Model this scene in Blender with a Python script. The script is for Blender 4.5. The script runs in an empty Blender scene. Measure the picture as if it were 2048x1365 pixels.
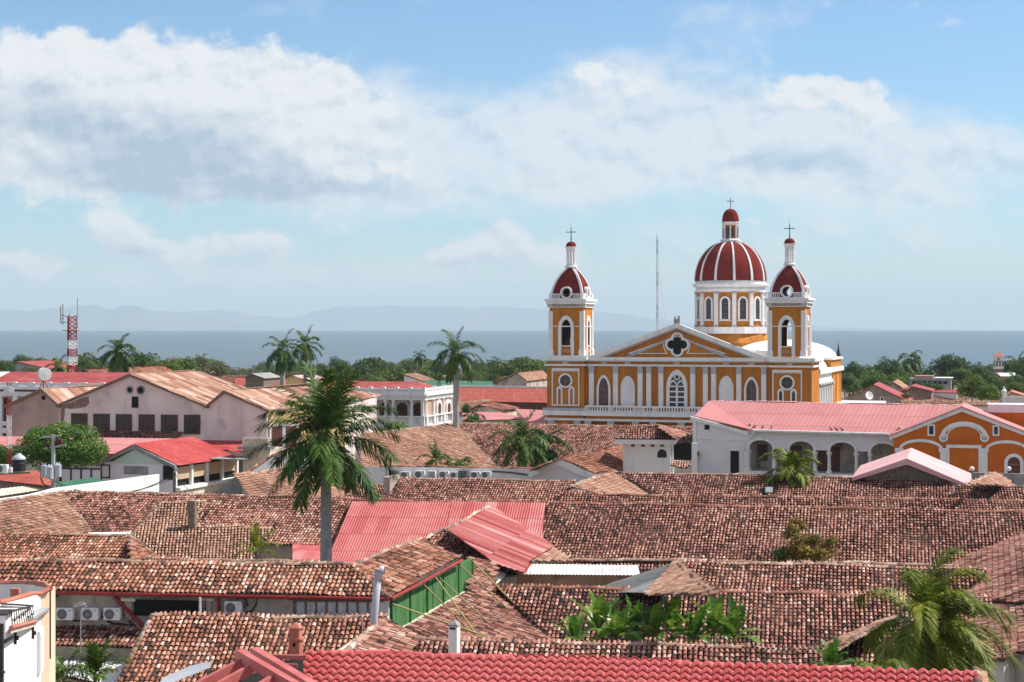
import bpy, math, random
import numpy as np
from mathutils import Vector, Matrix
R = math.radians
S = bpy.context.scene
COL = S.collection

# ------------------------------------------------------------------ camera
F, CX, HY, H = 3600.0, 1024.0, 653.0, 20.0      # focal length (px of a 2048 px wide frame), principal column, horizon row, eye height
cam_d = bpy.data.cameras.new('camera'); cam = bpy.data.objects.new('camera', cam_d); COL.objects.link(cam)
cam.location = (0, 0, H); cam.rotation_euler = (R(90), 0, 0)
cam_d.sensor_width = 36; cam_d.lens = 36 * F / 2048
cam_d.shift_y = -(682.5 - HY) / 2048
cam_d.clip_start = 1; cam_d.clip_end = 60000
S.camera = cam

# ------------------------------------------------------------------ light
SUN_EL, SUN_X, SUN_Y = 51, .955, .295              # the sun stands to the right and behind the town
SKY_STRENGTH, SUN_STRENGTH, EXPOSURE = .128, 5.0, .44
HAZE_DENSITY = 6.5e-5
sd = Vector((SUN_X * math.cos(R(SUN_EL)), SUN_Y * math.cos(R(SUN_EL)), math.sin(R(SUN_EL)))).normalized()
sun_d = bpy.data.lights.new('sun', 'SUN'); sun_d.energy = SUN_STRENGTH; sun_d.angle = R(.5); sun_d.color = (1, .955, .88)
sun = bpy.data.objects.new('sun', sun_d); COL.objects.link(sun); sun.location = (0, 0, 300)
sun.rotation_euler = sd.to_track_quat('Z', 'Y').to_euler()
S.view_settings.view_transform = 'Standard'; S.view_settings.look = 'None'
S.view_settings.exposure = EXPOSURE; S.view_settings.gamma = 1; S.view_settings.use_curve_mapping = False
S.cycles.use_denoising = True
S.cycles.max_bounces = 6; S.cycles.volume_bounces = 0; S.cycles.transparent_max_bounces = 8
S.cycles.sample_clamp_indirect = 4

W = bpy.data.worlds.new('World'); S.world = W; W.use_nodes = True
def world():
 nt = W.node_tree; nt.nodes.clear(); L = nt.links
 def N(t, **k):
  n = nt.nodes.new(t)
  for a, b in k.items(): setattr(n, a, b)
  return n
 def put(sock, v):
  if hasattr(v, 'links') or hasattr(v, 'is_linked'): L.new(v, sock)
  else: sock.default_value = v
 def M(op, a, b=0.0, c=0.0, clamp=False):
  n = N('ShaderNodeMath', operation=op, use_clamp=clamp)
  put(n.inputs[0], a); put(n.inputs[1], b); put(n.inputs[2], c)
  return n.outputs[0]
 def VM(op, a, b, out=0):
  n = N('ShaderNodeVectorMath', operation=op); put(n.inputs[0], a); put(n.inputs[1], b); return n.outputs[out]
 def mix(f, a, b):
  n = N('ShaderNodeMix', data_type='RGBA'); put(n.inputs[0], f); put(n.inputs[6], a); put(n.inputs[7], b); return n.outputs[2]
 def sstep(x, a, b):
  n = N('ShaderNodeMapRange', interpolation_type='SMOOTHSTEP'); put(n.inputs[0], x); put(n.inputs[1], a); put(n.inputs[2], b); return n.outputs[0]
 sky = N('ShaderNodeTexSky', sky_type='NISHITA', sun_disc=False, sun_elevation=R(SUN_EL), altitude=40, air_density=1.0, dust_density=.15, ozone_density=3.0)
 sky.sun_rotation = math.atan2(SUN_X, SUN_Y)
 tc = N('ShaderNodeTexCoord'); sx = N('ShaderNodeSeparateXYZ'); L.new(tc.outputs['Generated'], sx.inputs[0])
 x, y, z = sx.outputs
 ya = M('MAXIMUM', y, .08)
 U = M('MULTIPLY', M('DIVIDE', x, ya), 3.6); V = M('MULTIPLY', M('DIVIDE', z, ya), 3.6)   # thousandths of the 2048 px frame, about the horizon
 cv = N('ShaderNodeCombineXYZ'); L.new(U, cv.inputs[0]); L.new(V, cv.inputs[1]); p = cv.outputs[0]
 def noise(vec, scale, detail, rough, sy=1.0, off=0.0):
  mp = N('ShaderNodeMapping'); L.new(vec, mp.inputs[0]); mp.inputs[1].default_value = (off, off * .7, off * .3); mp.inputs[3].default_value = (1, sy, 1)
  n = N('ShaderNodeTexNoise'); L.new(mp.outputs[0], n.inputs['Vector']); n.inputs['Scale'].default_value = scale
  n.inputs['Detail'].default_value = detail; n.inputs['Roughness'].default_value = rough
  return n
 n2 = noise(p, 2.6, 6, .55, 2.2, 3.1); n3 = noise(p, 11, 7, .6, 1.2, 7.7)
 wob = VM('MULTIPLY', VM('SUBTRACT', n3.outputs['Color'], (.5, .5, .5)), (.10, .085, 0))
 q = VM('ADD', p, wob)
 n1 = noise(VM('ADD', p, VM('MULTIPLY', wob, (.35, .35, 0))), 6.5, 12, .6, 1.3); n1b = noise(VM('ADD', VM('ADD', p, VM('MULTIPLY', wob, (.35, .35, 0))), (.012, .022, 0)), 6.5, 12, .6, 1.3)
 relief = M('MULTIPLY', M('SUBTRACT', n1.outputs['Fac'], n1b.outputs['Fac']), 3.4)
 def blobs(vec, lst):
  tot = None
  for (px, py, rx, ry, w) in lst:
   d = VM('MULTIPLY', VM('SUBTRACT', vec, ((px - CX) / 1000, (HY - py) / 1000, 0)), (1000 / rx, 1000 / ry, 0))
   e = M('MULTIPLY', M('POWER', 2.718, M('MULTIPLY', VM('DOT_PRODUCT', d, d, 1), -1.0)), w)
   tot = e if tot is None else M('ADD', tot, e)
  return tot
 crisp = blobs(q, [(60, 130, 110, 62, 1.1), (180, 140, 130, 60, .9), (300, 165, 130, 75, 1.0), (440, 180, 140, 70, 1.0), (545, 165, 110, 60, .9), (640, 170, 50, 30, .5),
      (250, 250, 330, 110, 1.0), (600, 260, 190, 110, .9), (420, 350, 360, 60, .8), (120, 310, 130, 90, .6),
      (215, 460, 42, 30, 1.0), (255, 490, 52, 34, .95), (435, 485, 66, 32, .9), (545, 498, 50, 24, .8), (350, 510, 90, 28, .7), (40, 525, 90, 30, .75), (110, 545, 60, 16, .6), (10, 300, 40, 30, .6),
      (985, 478, 56, 34, .95), (895, 500, 52, 24, .85), (1135, 500, 62, 44, .65), (1490, 440, 50, 14, .6), (1010, 510, 150, 24, .55),
      (1640, 182, 78, 34, .8), (1560, 204, 66, 20, .5), (1730, 207, 62, 34, .7), (1770, 235, 62, 18, .6), (1885, 243, 36, 13, .6), (1950, 252, 30, 9, .4), (1185, 140, 50, 42, .48), (1255, 185, 80, 40, .5)])
 soft = blobs(p, [(1650, 225, 200, 55, .6), (1200, 160, 130, 75, .4), (820, 300, 200, 120, 1.0), (760, 150, 130, 80, .45), (1150, 260, 220, 110, .75), (1140, 370, 90, 50, .4), (1340, 150, 160, 90, .35), (1540, 25, 110, 38, .6), (620, 12, 60, 40, .3), (1480, 270, 420, 90, .7),
      (1850, 320, 300, 90, .8), (1300, 330, 260, 60, .6), (1750, 400, 380, 40, .45), (1100, 370, 120, 50, .35), (700, 385, 260, 34, .6), (1550, 360, 160, 30, .5), (140, 380, 190, 30, .3),
      (400, 545, 500, 45, .55), (1000, 545, 500, 55, .5), (1900, 500, 300, 70, .5), (900, 430, 300, 40, .35), (1500, 470, 300, 40, .35), (500, 25, 90, 20, .25)])
 nz1 = M('SUBTRACT', n1.outputs['Fac'], .5); nz2 = M('SUBTRACT', n2.outputs['Fac'], .5)
 dc = M('ADD', crisp, M('MULTIPLY', nz1, 2.3)); dsft = M('ADD', soft, M('MULTIPLY', M('ADD', nz2, M('MULTIPLY', nz1, .9)), 1.7))
 mc = M('MULTIPLY', sstep(dc, .24, .70), .97); ms = M('MULTIPLY', sstep(dsft, .2, 1.1), .76)
 mask = M('MAXIMUM', mc, ms)
 grey = blobs(q, [(330, 330, 300, 70, 1.0), (120, 240, 200, 50, .7), (520, 380, 260, 26, .95), (80, 170, 70, 26, .45), (450, 240, 90, 30, .35), (300, 160, 40, 16, .3), (1560, 330, 160, 22, .7), (1700, 300, 170, 30, .35), (1950, 340, 200, 30, .4),
      (1300, 235, 130, 30, .4), (250, 520, 100, 30, .5), (440, 520, 110, 26, .5), (950, 525, 130, 20, .5)])
 g = M('SUBTRACT', M('MULTIPLY', sstep(M('ADD', grey, M('MULTIPLY', nz1, 1.0)), .0, 1.0), .95), relief, clamp=True)
 tint = N('ShaderNodeMix', data_type='RGBA', blend_type='MULTIPLY'); tint.inputs[0].default_value = 1
 L.new(sky.outputs[0], tint.inputs[6]); tint.inputs[7].default_value = (.60, .72, .80, 1)
 cloudc = mix(g, (5.2, 5.3, 5.35, 1), (2.55, 3.2, 4.0, 1))
 front = sstep(y, .05, .3)
 fm = M('MULTIPLY', mask, front)
 n4 = N('ShaderNodeTexNoise'); L.new(tc.outputs['Generated'], n4.inputs['Vector']); n4.inputs['Scale'].default_value = 3.2; n4.inputs['Detail'].default_value = 6
 other = M('MULTIPLY', sstep(n4.outputs['Fac'], .40, .60), M('SUBTRACT', 1.0, M('MULTIPLY', front, M('SUBTRACT', 1.0, sstep(z, .2, .4)))))  # unseen clouds outside the view, added to whiten and brighten the fill light
 col = mix(other, mix(fm, tint.outputs[2], cloudc), (3.9, 3.8, 3.68, 1))
 bg = N('ShaderNodeBackground'); bg.inputs[1].default_value = SKY_STRENGTH; L.new(col, bg.inputs[0])
 out = N('ShaderNodeOutputWorld'); L.new(bg.outputs[0], out.inputs[0])
world()

# ------------------------------------------------------------------ geometry helpers
def P(px, py, d):                                   # the point a pixel of the photograph shows at depth d
 return Vector(((px - CX) / F * d, d, H - (py - HY) / F * d))
def dz(py, z): return F * (H - z) / (py - HY)       # depth of a point of height z seen on row py
def raydir(px, py): return Vector(((px - CX) / F, 1.0, (HY - py) / F))
EYE = Vector((0, 0, H))

class Frame:                                        # local axes of a vertical wall: x along it, y into it, z up
 def __init__(s, o, a):
  s.a = a; s.o = Vector((o[0], o[1], 0)); c, n = math.cos(R(a)), math.sin(R(a))
  s.X = Vector((c, n, 0)); s.Y = Vector((-n, c, 0)); s.M = Matrix.Translation(s.o) @ Matrix.Rotation(R(a), 4, 'Z')
 def q(s, px, py, y=0.0):
  r = raydir(px, py); n = s.Y
  t = ((s.o + s.Y * y) - EYE).dot(n) / r.dot(n)
  w = EYE + r * t - s.o
  return (w.dot(s.X), w.z)
 def w(s, x, y, z): return s.M @ Vector((x, y, z))

class Plane:                                        # a roof slope: U along the eave, V down the slope, N up
 def __init__(s, o, dh, tilt):
  s.o = Vector(o); t = R(tilt); dh = Vector((dh[0], dh[1], 0)).normalized()
  s.V = Vector((dh.x * math.cos(t), dh.y * math.cos(t), -math.sin(t)))
  s.U = Vector((-dh.y, dh.x, 0)); s.N = Vector((dh.x * math.sin(t), dh.y * math.sin(t), math.cos(t))); s.dh = dh; s.tilt = tilt
 def hit(s, px, py):
  r = raydir(px, py); return EYE + r * ((s.o - EYE).dot(s.N) / r.dot(s.N))
 def uv(s, w): w = Vector(w) - s.o; return (w.dot(s.U), w.dot(s.V))
 def at(s, u, v, n=0.0): return s.o + s.U * u + s.V * v + s.N * n

ORIG = {}
def root(name, label, cat, loc=(0, 0, 0), group=None, kind=None):
 o = bpy.data.objects.new(name, None); COL.objects.link(o); o.location = loc; o.empty_display_size = .5
 o['label'] = label; o['category'] = cat
 if group: o['group'] = group
 if kind: o['kind'] = kind
 ORIG[o.name] = Vector(loc)
 return o
def tag(o, label, cat, group=None, kind=None):
 if label: o['label'] = label
 if cat: o['category'] = cat
 if group: o['group'] = group
 if kind: o['kind'] = kind
 return o

class MB:
 def __init__(s, M=None): s.v = []; s.f = []; s.mi = []; s.t = []; s.sm = []; s.M = M; s.m = 0; s.tint = .5; s.smooth = False
 def add(s, vs, fs):
  b = len(s.v)
  for p in vs:
   p = Vector(p); s.v.append(tuple(s.M @ p) if s.M is not None else tuple(p))
  for f in fs: s.f.append([b + i for i in f]); s.mi.append(s.m); s.t.append(s.tint); s.sm.append(s.smooth)
 def box(s, x0, x1, y0, y1, z0, z1):
  s.add([(x, y, z) for x in (x0, x1) for y in (y0, y1) for z in (z0, z1)], [(0, 1, 3, 2), (4, 6, 7, 5), (0, 4, 5, 1), (2, 3, 7, 6), (0, 2, 6, 4), (1, 5, 7, 3)])
 def prism(s, pts, y0, y1):                      # polygon in x,z pushed along y
  n = len(pts)
  s.add([(x, y0, z) for x, z in pts] + [(x, y1, z) for x, z in pts],
    [list(range(n)), list(range(2 * n - 1, n - 1, -1))] + [(i, (i + 1) % n, n + (i + 1) % n, n + i) for i in range(n)])
 def solid(s, top, off):                         # polygon (3-D) pushed by a vector
  n = len(top); off = Vector(off); top = [Vector(p) for p in top]
  s.add(top + [p + off for p in top], [list(range(n)), list(range(2 * n - 1, n - 1, -1))] + [(i, (i + 1) % n, n + (i + 1) % n, n + i) for i in range(n)])
 def band(s, outer, inner, y0, y1, closed=True): # flat moulding between two outlines with the same number of points
  n = len(outer); vs = [(x, y0, z) for x, z in outer] + [(x, y0, z) for x, z in inner] + [(x, y1, z) for x, z in outer] + [(x, y1, z) for x, z in inner]
  fs = []
  for i in range(n if closed else n - 1):
   j = (i + 1) % n
   fs += [(i, j, n + j, n + i), (2 * n + i, 3 * n + i, 3 * n + j, 2 * n + j), (i, 2 * n + i, 2 * n + j, j), (n + i, n + j, 3 * n + j, 3 * n + i)]
  if not closed: fs += [(0, n, 3 * n, 2 * n), (n - 1, 3 * n - 1, 4 * n - 1, 2 * n - 1)]
  s.add(vs, fs)
 def lathe(s, prof, n=24, c=(0, 0, 0), a0=0.0, a1=None):
  full = a1 is None; cnt = n if full else n + 1; da = (2 * math.pi if full else a1 - a0) / n
  vs = [(c[0] + r * math.cos(a0 + da * k), c[1] + r * math.sin(a0 + da * k), c[2] + z) for r, z in prof for k in range(cnt)]
  fs = [(i * cnt + k, i * cnt + (k + 1) % cnt, (i + 1) * cnt + (k + 1) % cnt, (i + 1) * cnt + k) for i in range(len(prof) - 1) for k in range(n)]
  s.add(vs, fs)
 def cyl(s, p0, p1, r0, r1=None, n=10, caps=True):
  r1 = r0 if r1 is None else r1; p0, p1 = Vector(p0), Vector(p1); d = (p1 - p0).normalized()
  a = d.cross(Vector((0, 0, 1)) if abs(d.z) < .9 else Vector((1, 0, 0))).normalized(); b = d.cross(a)
  vs = [p + (a * math.cos(2 * math.pi * k / n) + b * math.sin(2 * math.pi * k / n)) * r for p, r in ((p0, r0), (p1, r1)) for k in range(n)]
  fs = [(k, (k + 1) % n, n + (k + 1) % n, n + k) for k in range(n)]
  if caps: fs += [list(range(n))[::-1], list(range(n, 2 * n))]
  s.add(vs, fs)
 def tube(s, pts, r, n=6):
  pts = [Vector(p) for p in pts]; vs = []; fs = []; rr = r if isinstance(r, (list, tuple)) else [r] * len(pts)
  for i, p in enumerate(pts):
   d = (pts[min(i + 1, len(pts) - 1)] - pts[max(i - 1, 0)]).normalized()
   a = d.cross(Vector((0, 0, 1)) if abs(d.z) < .95 else Vector((1, 0, 0))).normalized(); b = d.cross(a)
   vs += [p + (a * math.cos(2 * math.pi * k / n) + b * math.sin(2 * math.pi * k / n)) * rr[i] for k in range(n)]
  for i in range(len(pts) - 1): fs += [(i * n + k, i * n + (k + 1) % n, (i + 1) * n + (k + 1) % n, (i + 1) * n + k) for k in range(n)]
  fs += [list(range(n))[::-1], list(range((len(pts) - 1) * n, len(pts) * n))]
  s.add(vs, fs)
 def bar(s, p0, p1, w, h=None):                   # square bar between two points
  h = h or w; p0, p1 = Vector(p0), Vector(p1); d = (p1 - p0).normalized()
  a = d.cross(Vector((0, 0, 1)) if abs(d.z) < .95 else Vector((1, 0, 0))).normalized() * (w / 2); b = d.cross(a).normalized() * (h / 2)
  s.add([p + i * a + j * b for p in (p0, p1) for i, j in ((-1, -1), (1, -1), (1, 1), (-1, 1))], [(3, 2, 1, 0), (4, 5, 6, 7), (0, 1, 5, 4), (1, 2, 6, 5), (2, 3, 7, 6), (3, 0, 4, 7)])
 def ball(s, c, r, n=10, sz=1.0): s.lathe([(max(r * math.sin(math.pi * i / n), .001), -r * sz * math.cos(math.pi * i / n)) for i in range(n + 1)], max(8, n + 2), c)
 def build(s, name, mats, parent=None, smooth=None, label=None, uvs=None):
  me = bpy.data.meshes.new(name); off = ORIG.get(parent.name, Vector()) if parent else Vector()
  co = np.array(s.v, dtype=np.float64).reshape(-1, 3) - np.array(off)
  me.from_pydata(co.tolist(), [], s.f)
  for m in (mats if isinstance(mats, (list, tuple)) else [mats]): me.materials.append(m)
  me.polygons.foreach_set('material_index', s.mi)
  me.polygons.foreach_set('use_smooth', s.sm if smooth is None else [smooth] * len(s.f))
  at = me.attributes.new('tint', 'FLOAT', 'FACE'); at.data.foreach_set('value', s.t)
  o = bpy.data.objects.new(name, me); COL.objects.link(o)
  if parent: o.parent = parent; ORIG[o.name] = off
  if label: o['label'] = label
  return o

def arch(cx, w, z0, zs, zt, pointed=False, n=9):      # outline of an arched opening, bottom-left -> over the top -> bottom-right
 h = w / 2; pts = [(cx - h, z0)]
 for i in range(n + 1):
  t = i / n
  if not pointed: a = math.pi * (1 - t); pts.append((cx + h * math.cos(a), zs + (zt - zs) * math.sin(a)))
  else:
   k = 1 - abs(2 * t - 1)                     # 0 at the springing, 1 at the tip
   zz = math.sin(k * math.pi / 2 * .92) / math.sin(math.pi / 2 * .92)
   xx = h * (1 - k ** 1.75); pts.append((cx + (-xx if t <= .5 else xx), zs + (zt - zs) * (zz * .82 + k * .18)))
 pts.append((cx + h, z0)); return pts
def circ(cx, cz, r, n=24, a0=0): return [(cx + r * math.cos(a0 + 2 * math.pi * k / n), cz + r * math.sin(a0 + 2 * math.pi * k / n)) for k in range(n)]
def holed(mb, x0, x1, z0, z1, hole, y0, y1):           # a wall slab with one hole: two halves meeting above and below it
 zs = [p[1] for p in hole]; it = zs.index(max(zs)); ib = zs.index(min(zs)); hx = hole[it][0]; n = len(hole)
 a = []; i = ib
 while True:
  a.append(hole[i])
  if i == it: break
  i = (i + 1) % n
 b = []; i = it
 while True:
  b.append(hole[i])
  if i == ib: break
  i = (i + 1) % n
 ca = sum(p[0] for p in a) / len(a)
 left, right = (a, b[::-1]) if ca < hx + 1e-6 and ca <= sum(p[0] for p in b) / len(b) else (b[::-1], a)
 bx = hole[ib][0]
 mb.prism([(x0, z0), (bx, z0)] + left + [(hx, z1), (x0, z1)], y0, y1)
 mb.prism([(x1, z1), (hx, z1)] + right[::-1] + [(bx, z0), (x1, z0)], y0, y1)
def holed_arch(mb, x0, x1, z0, z1, cx, w, b0, zs, zt, y0, y1, pointed=False):
 pts = arch(cx, w, b0, zs, zt, pointed, 10); k = len(pts) // 2
 l = pts[:k + 1]; r = pts[k:] if len(pts) % 2 else pts[k:]
 apex = max(pts, key=lambda p: p[1]); i = pts.index(apex); l = pts[:i + 1]; r = pts[i:]
 if b0 > z0 + 1e-4:
  mb.prism([(x0, z0), (cx, z0), (cx, b0)] + l + [(apex[0], z1), (x0, z1)], y0, y1)
  mb.prism([(x1, z1), (apex[0], z1)] + r + [(cx, b0), (cx, z0), (x1, z0)], y0, y1)
 else:
  mb.prism([(x0, z0)] + l + [(apex[0], z1), (x0, z1)], y0, y1)
  mb.prism([(x1, z1), (apex[0], z1)] + r + [(x1, z0)], y0, y1)

# ------------------------------------------------------------------ materials
def mat(name, c1, c2=None, scale=3.0, rough=.8, detail=5, bump=0.0, bscale=None, metal=0.0, spec=.3, stops=(.35, .65), streak=None, spots=None, coord='Object'):
 m = bpy.data.materials.new(name); m.use_nodes = True; nt = m.node_tree; b = nt.nodes['Principled BSDF']; L = nt.links
 b.inputs['Roughness'].default_value = rough; b.inputs['Metallic'].default_value = metal; b.inputs['Specular IOR Level'].default_value = spec
 tc = nt.nodes.new('ShaderNodeTexCoord'); vec = tc.outputs[coord]
 def nz(sc, det, mp=None):
  n = nt.nodes.new('ShaderNodeTexNoise'); n.inputs['Scale'].default_value = sc; n.inputs['Detail'].default_value = det
  if mp:
   q = nt.nodes.new('ShaderNodeMapping'); q.inputs[3].default_value = mp; L.new(vec, q.inputs[0]); L.new(q.outputs[0], n.inputs['Vector'])
  else: L.new(vec, n.inputs['Vector'])
  return n.outputs['Fac']
 def ramp(f, a, b_):
  r = nt.nodes.new('ShaderNodeMapRange'); r.inputs[1].default_value = a; r.inputs[2].default_value = b_; L.new(f, r.inputs[0]); return r.outputs[0]
 def mixc(f, a, c):
  x = nt.nodes.new('ShaderNodeMix'); x.data_type = 'RGBA'; L.new(f, x.inputs[0])
  for i, v in ((6, a), (7, c)):
   if isinstance(v, tuple): x.inputs[i].default_value = (*v, 1)
   else: L.new(v, x.inputs[i])
  return x.outputs[2]
 col = None
 if c2 is None: b.inputs['Base Color'].default_value = (*c1, 1)
 else:
  col = mixc(ramp(nz(scale, detail), *stops), c1, c2)
  if streak:                                    # (colour, strength, mapping): dirt run-down
   x = nt.nodes.new('ShaderNodeMath'); x.operation = 'MULTIPLY'; L.new(ramp(nz(1.0, 5, streak[2]), .5, .72), x.inputs[0]); x.inputs[1].default_value = streak[1]
   col = mixc(x.outputs[0], col, streak[0])
  if spots:
   x = nt.nodes.new('ShaderNodeMath'); x.operation = 'MULTIPLY'; L.new(ramp(nz(spots[2], 6), .56, .66), x.inputs[0]); x.inputs[1].default_value = spots[1]
   col = mixc(x.outputs[0], col, spots[0])
  L.new(col, b.inputs['Base Color'])
 if bump:
  bp = nt.nodes.new('ShaderNodeBump'); bp.inputs['Strength'].default_value = bump; bp.inputs['Distance'].default_value = .05
  L.new(nz(bscale or scale * 4, 6), bp.inputs['Height']); L.new(bp.outputs[0], b.inputs['Normal'])
 return m
def ramp_mat(name, stops, rough=.85, noise=None, trans=0.0, spec=.25, bump=0):   # colour from the per-face 'tint'; noise = (scale, amount)
 m = bpy.data.materials.new(name); m.use_nodes = True; nt = m.node_tree; b = nt.nodes['Principled BSDF']; L = nt.links
 b.inputs['Roughness'].default_value = rough; b.inputs['Specular IOR Level'].default_value = spec
 a = nt.nodes.new('ShaderNodeAttribute'); a.attribute_name = 'tint'; f = a.outputs['Fac']
 tc = nt.nodes.new('ShaderNodeTexCoord')
 if noise:
  for sc, am in noise:
   n = nt.nodes.new('ShaderNodeTexNoise'); n.inputs['Scale'].default_value = sc; n.inputs['Detail'].default_value = 4; L.new(tc.outputs['Object'], n.inputs['Vector'])
   k = nt.nodes.new('ShaderNodeMath'); k.operation = 'MULTIPLY_ADD'; L.new(n.outputs['Fac'], k.inputs[0]); k.inputs[1].default_value = am; k.inputs[2].default_value = -am / 2
   s_ = nt.nodes.new('ShaderNodeMath'); s_.operation = 'ADD'; L.new(f, s_.inputs[0]); L.new(k.outputs[0], s_.inputs[1]); f = s_.outputs[0]
 cr = nt.nodes.new('ShaderNodeValToRGB'); e = cr.color_ramp.elements
 while len(e) < len(stops): e.new(.5)
 for i, (p, c) in enumerate(stops): e[i].position = p; e[i].color = (*c, 1)
 L.new(f, cr.inputs[0]); L.new(cr.outputs[0], b.inputs['Base Color'])
 if trans:
  t = nt.nodes.new('ShaderNodeBsdfTranslucent'); L.new(cr.outputs[0], t.inputs[0]); x = nt.nodes.new('ShaderNodeMixShader'); x.inputs[0].default_value = trans
  L.new(b.outputs[0], x.inputs[1]); L.new(t.outputs[0], x.inputs[2]); L.new(x.outputs[0], nt.nodes['Material Output'].inputs[0])
 return m

M = {}
M['tile'] = ramp_mat('tile_clay', [(0, (.022, .014, .012)), (.2, (.085, .04, .03)), (.42, (.25, .10, .074)), (.62, (.425, .195, .145)), (.82, (.53, .33, .26)), (1, (.66, .49, .40))], .9, [(.11, .45), (.4, .4), (2.2, .35)])
M['tile_orange'] = ramp_mat('tile_clay_orange', [(0, (.03, .02, .016)), (.2, (.13, .06, .04)), (.42, (.29, .115, .07)), (.62, (.46, .205, .135)), (.82, (.55, .34, .25)), (1, (.64, .50, .42))], .9, [(.11, .4), (.4, .4), (2.2, .35)])
M['tile_pale'] = ramp_mat('tile_clay_pale', [(0, (.09, .06, .05)), (.2, (.22, .12, .085)), (.45, (.40, .205, .14)), (.65, (.50, .29, .2)), (.82, (.60, .40, .31)), (1, (.72, .60, .50))], .9, [(.11, .4), (.4, .4), (2.2, .35)])
M['under'] = mat('tile_bedding', (.05, .032, .026), (.11, .06, .045), 2.5, .95)
M['cap'] = ramp_mat('tile_ridge', [(0, (.10, .075, .06)), (.4, (.27, .17, .125)), (.7, (.40, .27, .2)), (1, (.55, .47, .4))], .95, [(1.0, .5), (5, .3)])
M['cap_red'] = ramp_mat('tile_ridge_red', [(0, (.07, .035, .03)), (.4, (.2, .085, .06)), (.7, (.32, .13, .09)), (1, (.42, .26, .2))], .95, [(1.0, .5), (5, .3)])
M['cream'] = mat('plaster_cream', (.62, .53, .42), (.74, .67, .56), .7, .9, streak=((.30, .24, .19), .55, (1.2, 1.2, .18)), spots=((.38, .32, .27), .6, 1.1), bump=.2)
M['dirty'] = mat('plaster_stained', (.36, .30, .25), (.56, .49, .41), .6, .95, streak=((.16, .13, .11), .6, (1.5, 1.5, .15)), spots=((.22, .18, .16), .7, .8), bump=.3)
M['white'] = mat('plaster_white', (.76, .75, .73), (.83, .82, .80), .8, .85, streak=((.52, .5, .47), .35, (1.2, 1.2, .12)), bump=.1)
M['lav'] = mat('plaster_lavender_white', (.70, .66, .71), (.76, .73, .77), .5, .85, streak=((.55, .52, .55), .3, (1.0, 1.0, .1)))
M['belfry_shade'] = mat('painted_belfry_shade', (.03, .026, .022), (.055, .048, .042), 2, .95)  # near-black colour that paints the shade inside the belfries
M['shed'] = mat('plaster_ochre', (.36, .22, .14), (.48, .31, .2), 1.0, .95, spots=((.2, .13, .09), .6, .9))
M['pinkwall'] = mat('plaster_faded_pink', (.74, .58, .56), (.82, .70, .68), .45, .95, streak=((.36, .27, .26), .5, (.5, .5, .09)), spots=((.42, .34, .33), .6, .35), bump=.3)
M['pinkbrick'] = mat('brick_faded_pink', (.44, .29, .26), (.53, .36, .33), .5, .95, streak=((.26, .19, .18), .5, (.4, .4, .3)), spots=((.3, .25, .24), .6, .4), bump=.5, bscale=5)
M['brick'] = mat('bare_brick', (.2, .125, .105), (.33, .225, .19), 3, .95, bump=.6, streak=((.12, .09, .08), .6, (.4, .4, 5)))
M['ochre'] = mat('wall_orange', (.45, .160, .017), (.52, .197, .024), .35, .85, streak=((.27, .10, .018), .7, (1.1, 1.1, .07)), bump=.1, bscale=8)
M['orange2'] = mat('wall_deep_orange', (.54, .125, .010), (.62, .155, .014), .4, .85, streak=((.42, .10, .012), .5, (.8, .8, .1)))
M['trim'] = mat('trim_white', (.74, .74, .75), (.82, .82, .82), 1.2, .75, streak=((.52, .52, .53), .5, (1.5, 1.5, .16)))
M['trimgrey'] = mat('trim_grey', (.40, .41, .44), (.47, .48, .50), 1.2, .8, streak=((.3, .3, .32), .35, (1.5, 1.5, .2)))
M['domered'] = mat('dome_paint_red', (.165, .025, .022), (.205, .036, .03), .5, .8, spec=.02, streak=((.19, .025, .025), .5, (.6, .6, .1)))
M['vault'] = mat('vault_white', (.80, .80, .80), (.84, .84, .83), .4, .7)
M['red'] = mat('metal_red', (.28, .045, .043), (.36, .08, .075), .6, .6, spec=.15, streak=((.48, .15, .14), .5, (.5, .5, .5)), spots=((.26, .035, .032), .5, 1.2))
M['redbright'] = mat('metal_bright_red', (.35, .042, .04), (.42, .07, .062), .7, .6, spec=.15, spots=((.55, .14, .12), .35, 1.4))
M['redfade'] = mat('metal_faded_red', (.46, .085, .085), (.66, .27, .27), .55, .6, stops=(.4, .62), streak=((.70, .42, .41), .6, (.9, .15, .15)), spots=((.38, .05, .05), .5, .9))
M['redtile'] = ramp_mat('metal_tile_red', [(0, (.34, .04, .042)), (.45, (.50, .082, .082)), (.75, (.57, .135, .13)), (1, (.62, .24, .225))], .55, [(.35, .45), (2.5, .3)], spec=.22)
M['pink'] = mat('metal_pink', (.64, .30, .295), (.70, .37, .365), .35, .6, streak=((.56, .24, .24), .4, (.25, 1.5, 1.5)), spots=((.56, .26, .26), .5, .5))
M['pinkpale'] = mat('metal_pale_pink', (.62, .33, .33), (.68, .41, .41), .4, .6)
M['rust'] = mat('metal_rusty', (.66, .44, .31), (.46, .195, .095), .5, .75, stops=(.38, .6), streak=((.74, .66, .58), .85, (.9, .35, .35)), spots=((.33, .13, .07), .7, .6))
M['rustred'] = mat('metal_rusty_red', (.34, .07, .045), (.24, .045, .035), .8, .8, streak=((.45, .16, .1), .5, (2.5, .2, .2)))
M['zinc'] = mat('metal_zinc', (.66, .66, .66), (.78, .78, .78), .7, .45, metal=.1, spots=((.50, .27, .14), .8, .55))
M['zincwhite'] = mat('metal_zinc_white', (.72, .73, .74), (.82, .82, .82), .6, .5, spots=((.6, .58, .55), .5, 1.2))
M['zincgrey'] = mat('metal_weathered_grey', (.22, .22, .215), (.34, .335, .32), 1.2, .8, streak=((.14, .14, .135), .5, (2.5, .3, .3)))
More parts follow.
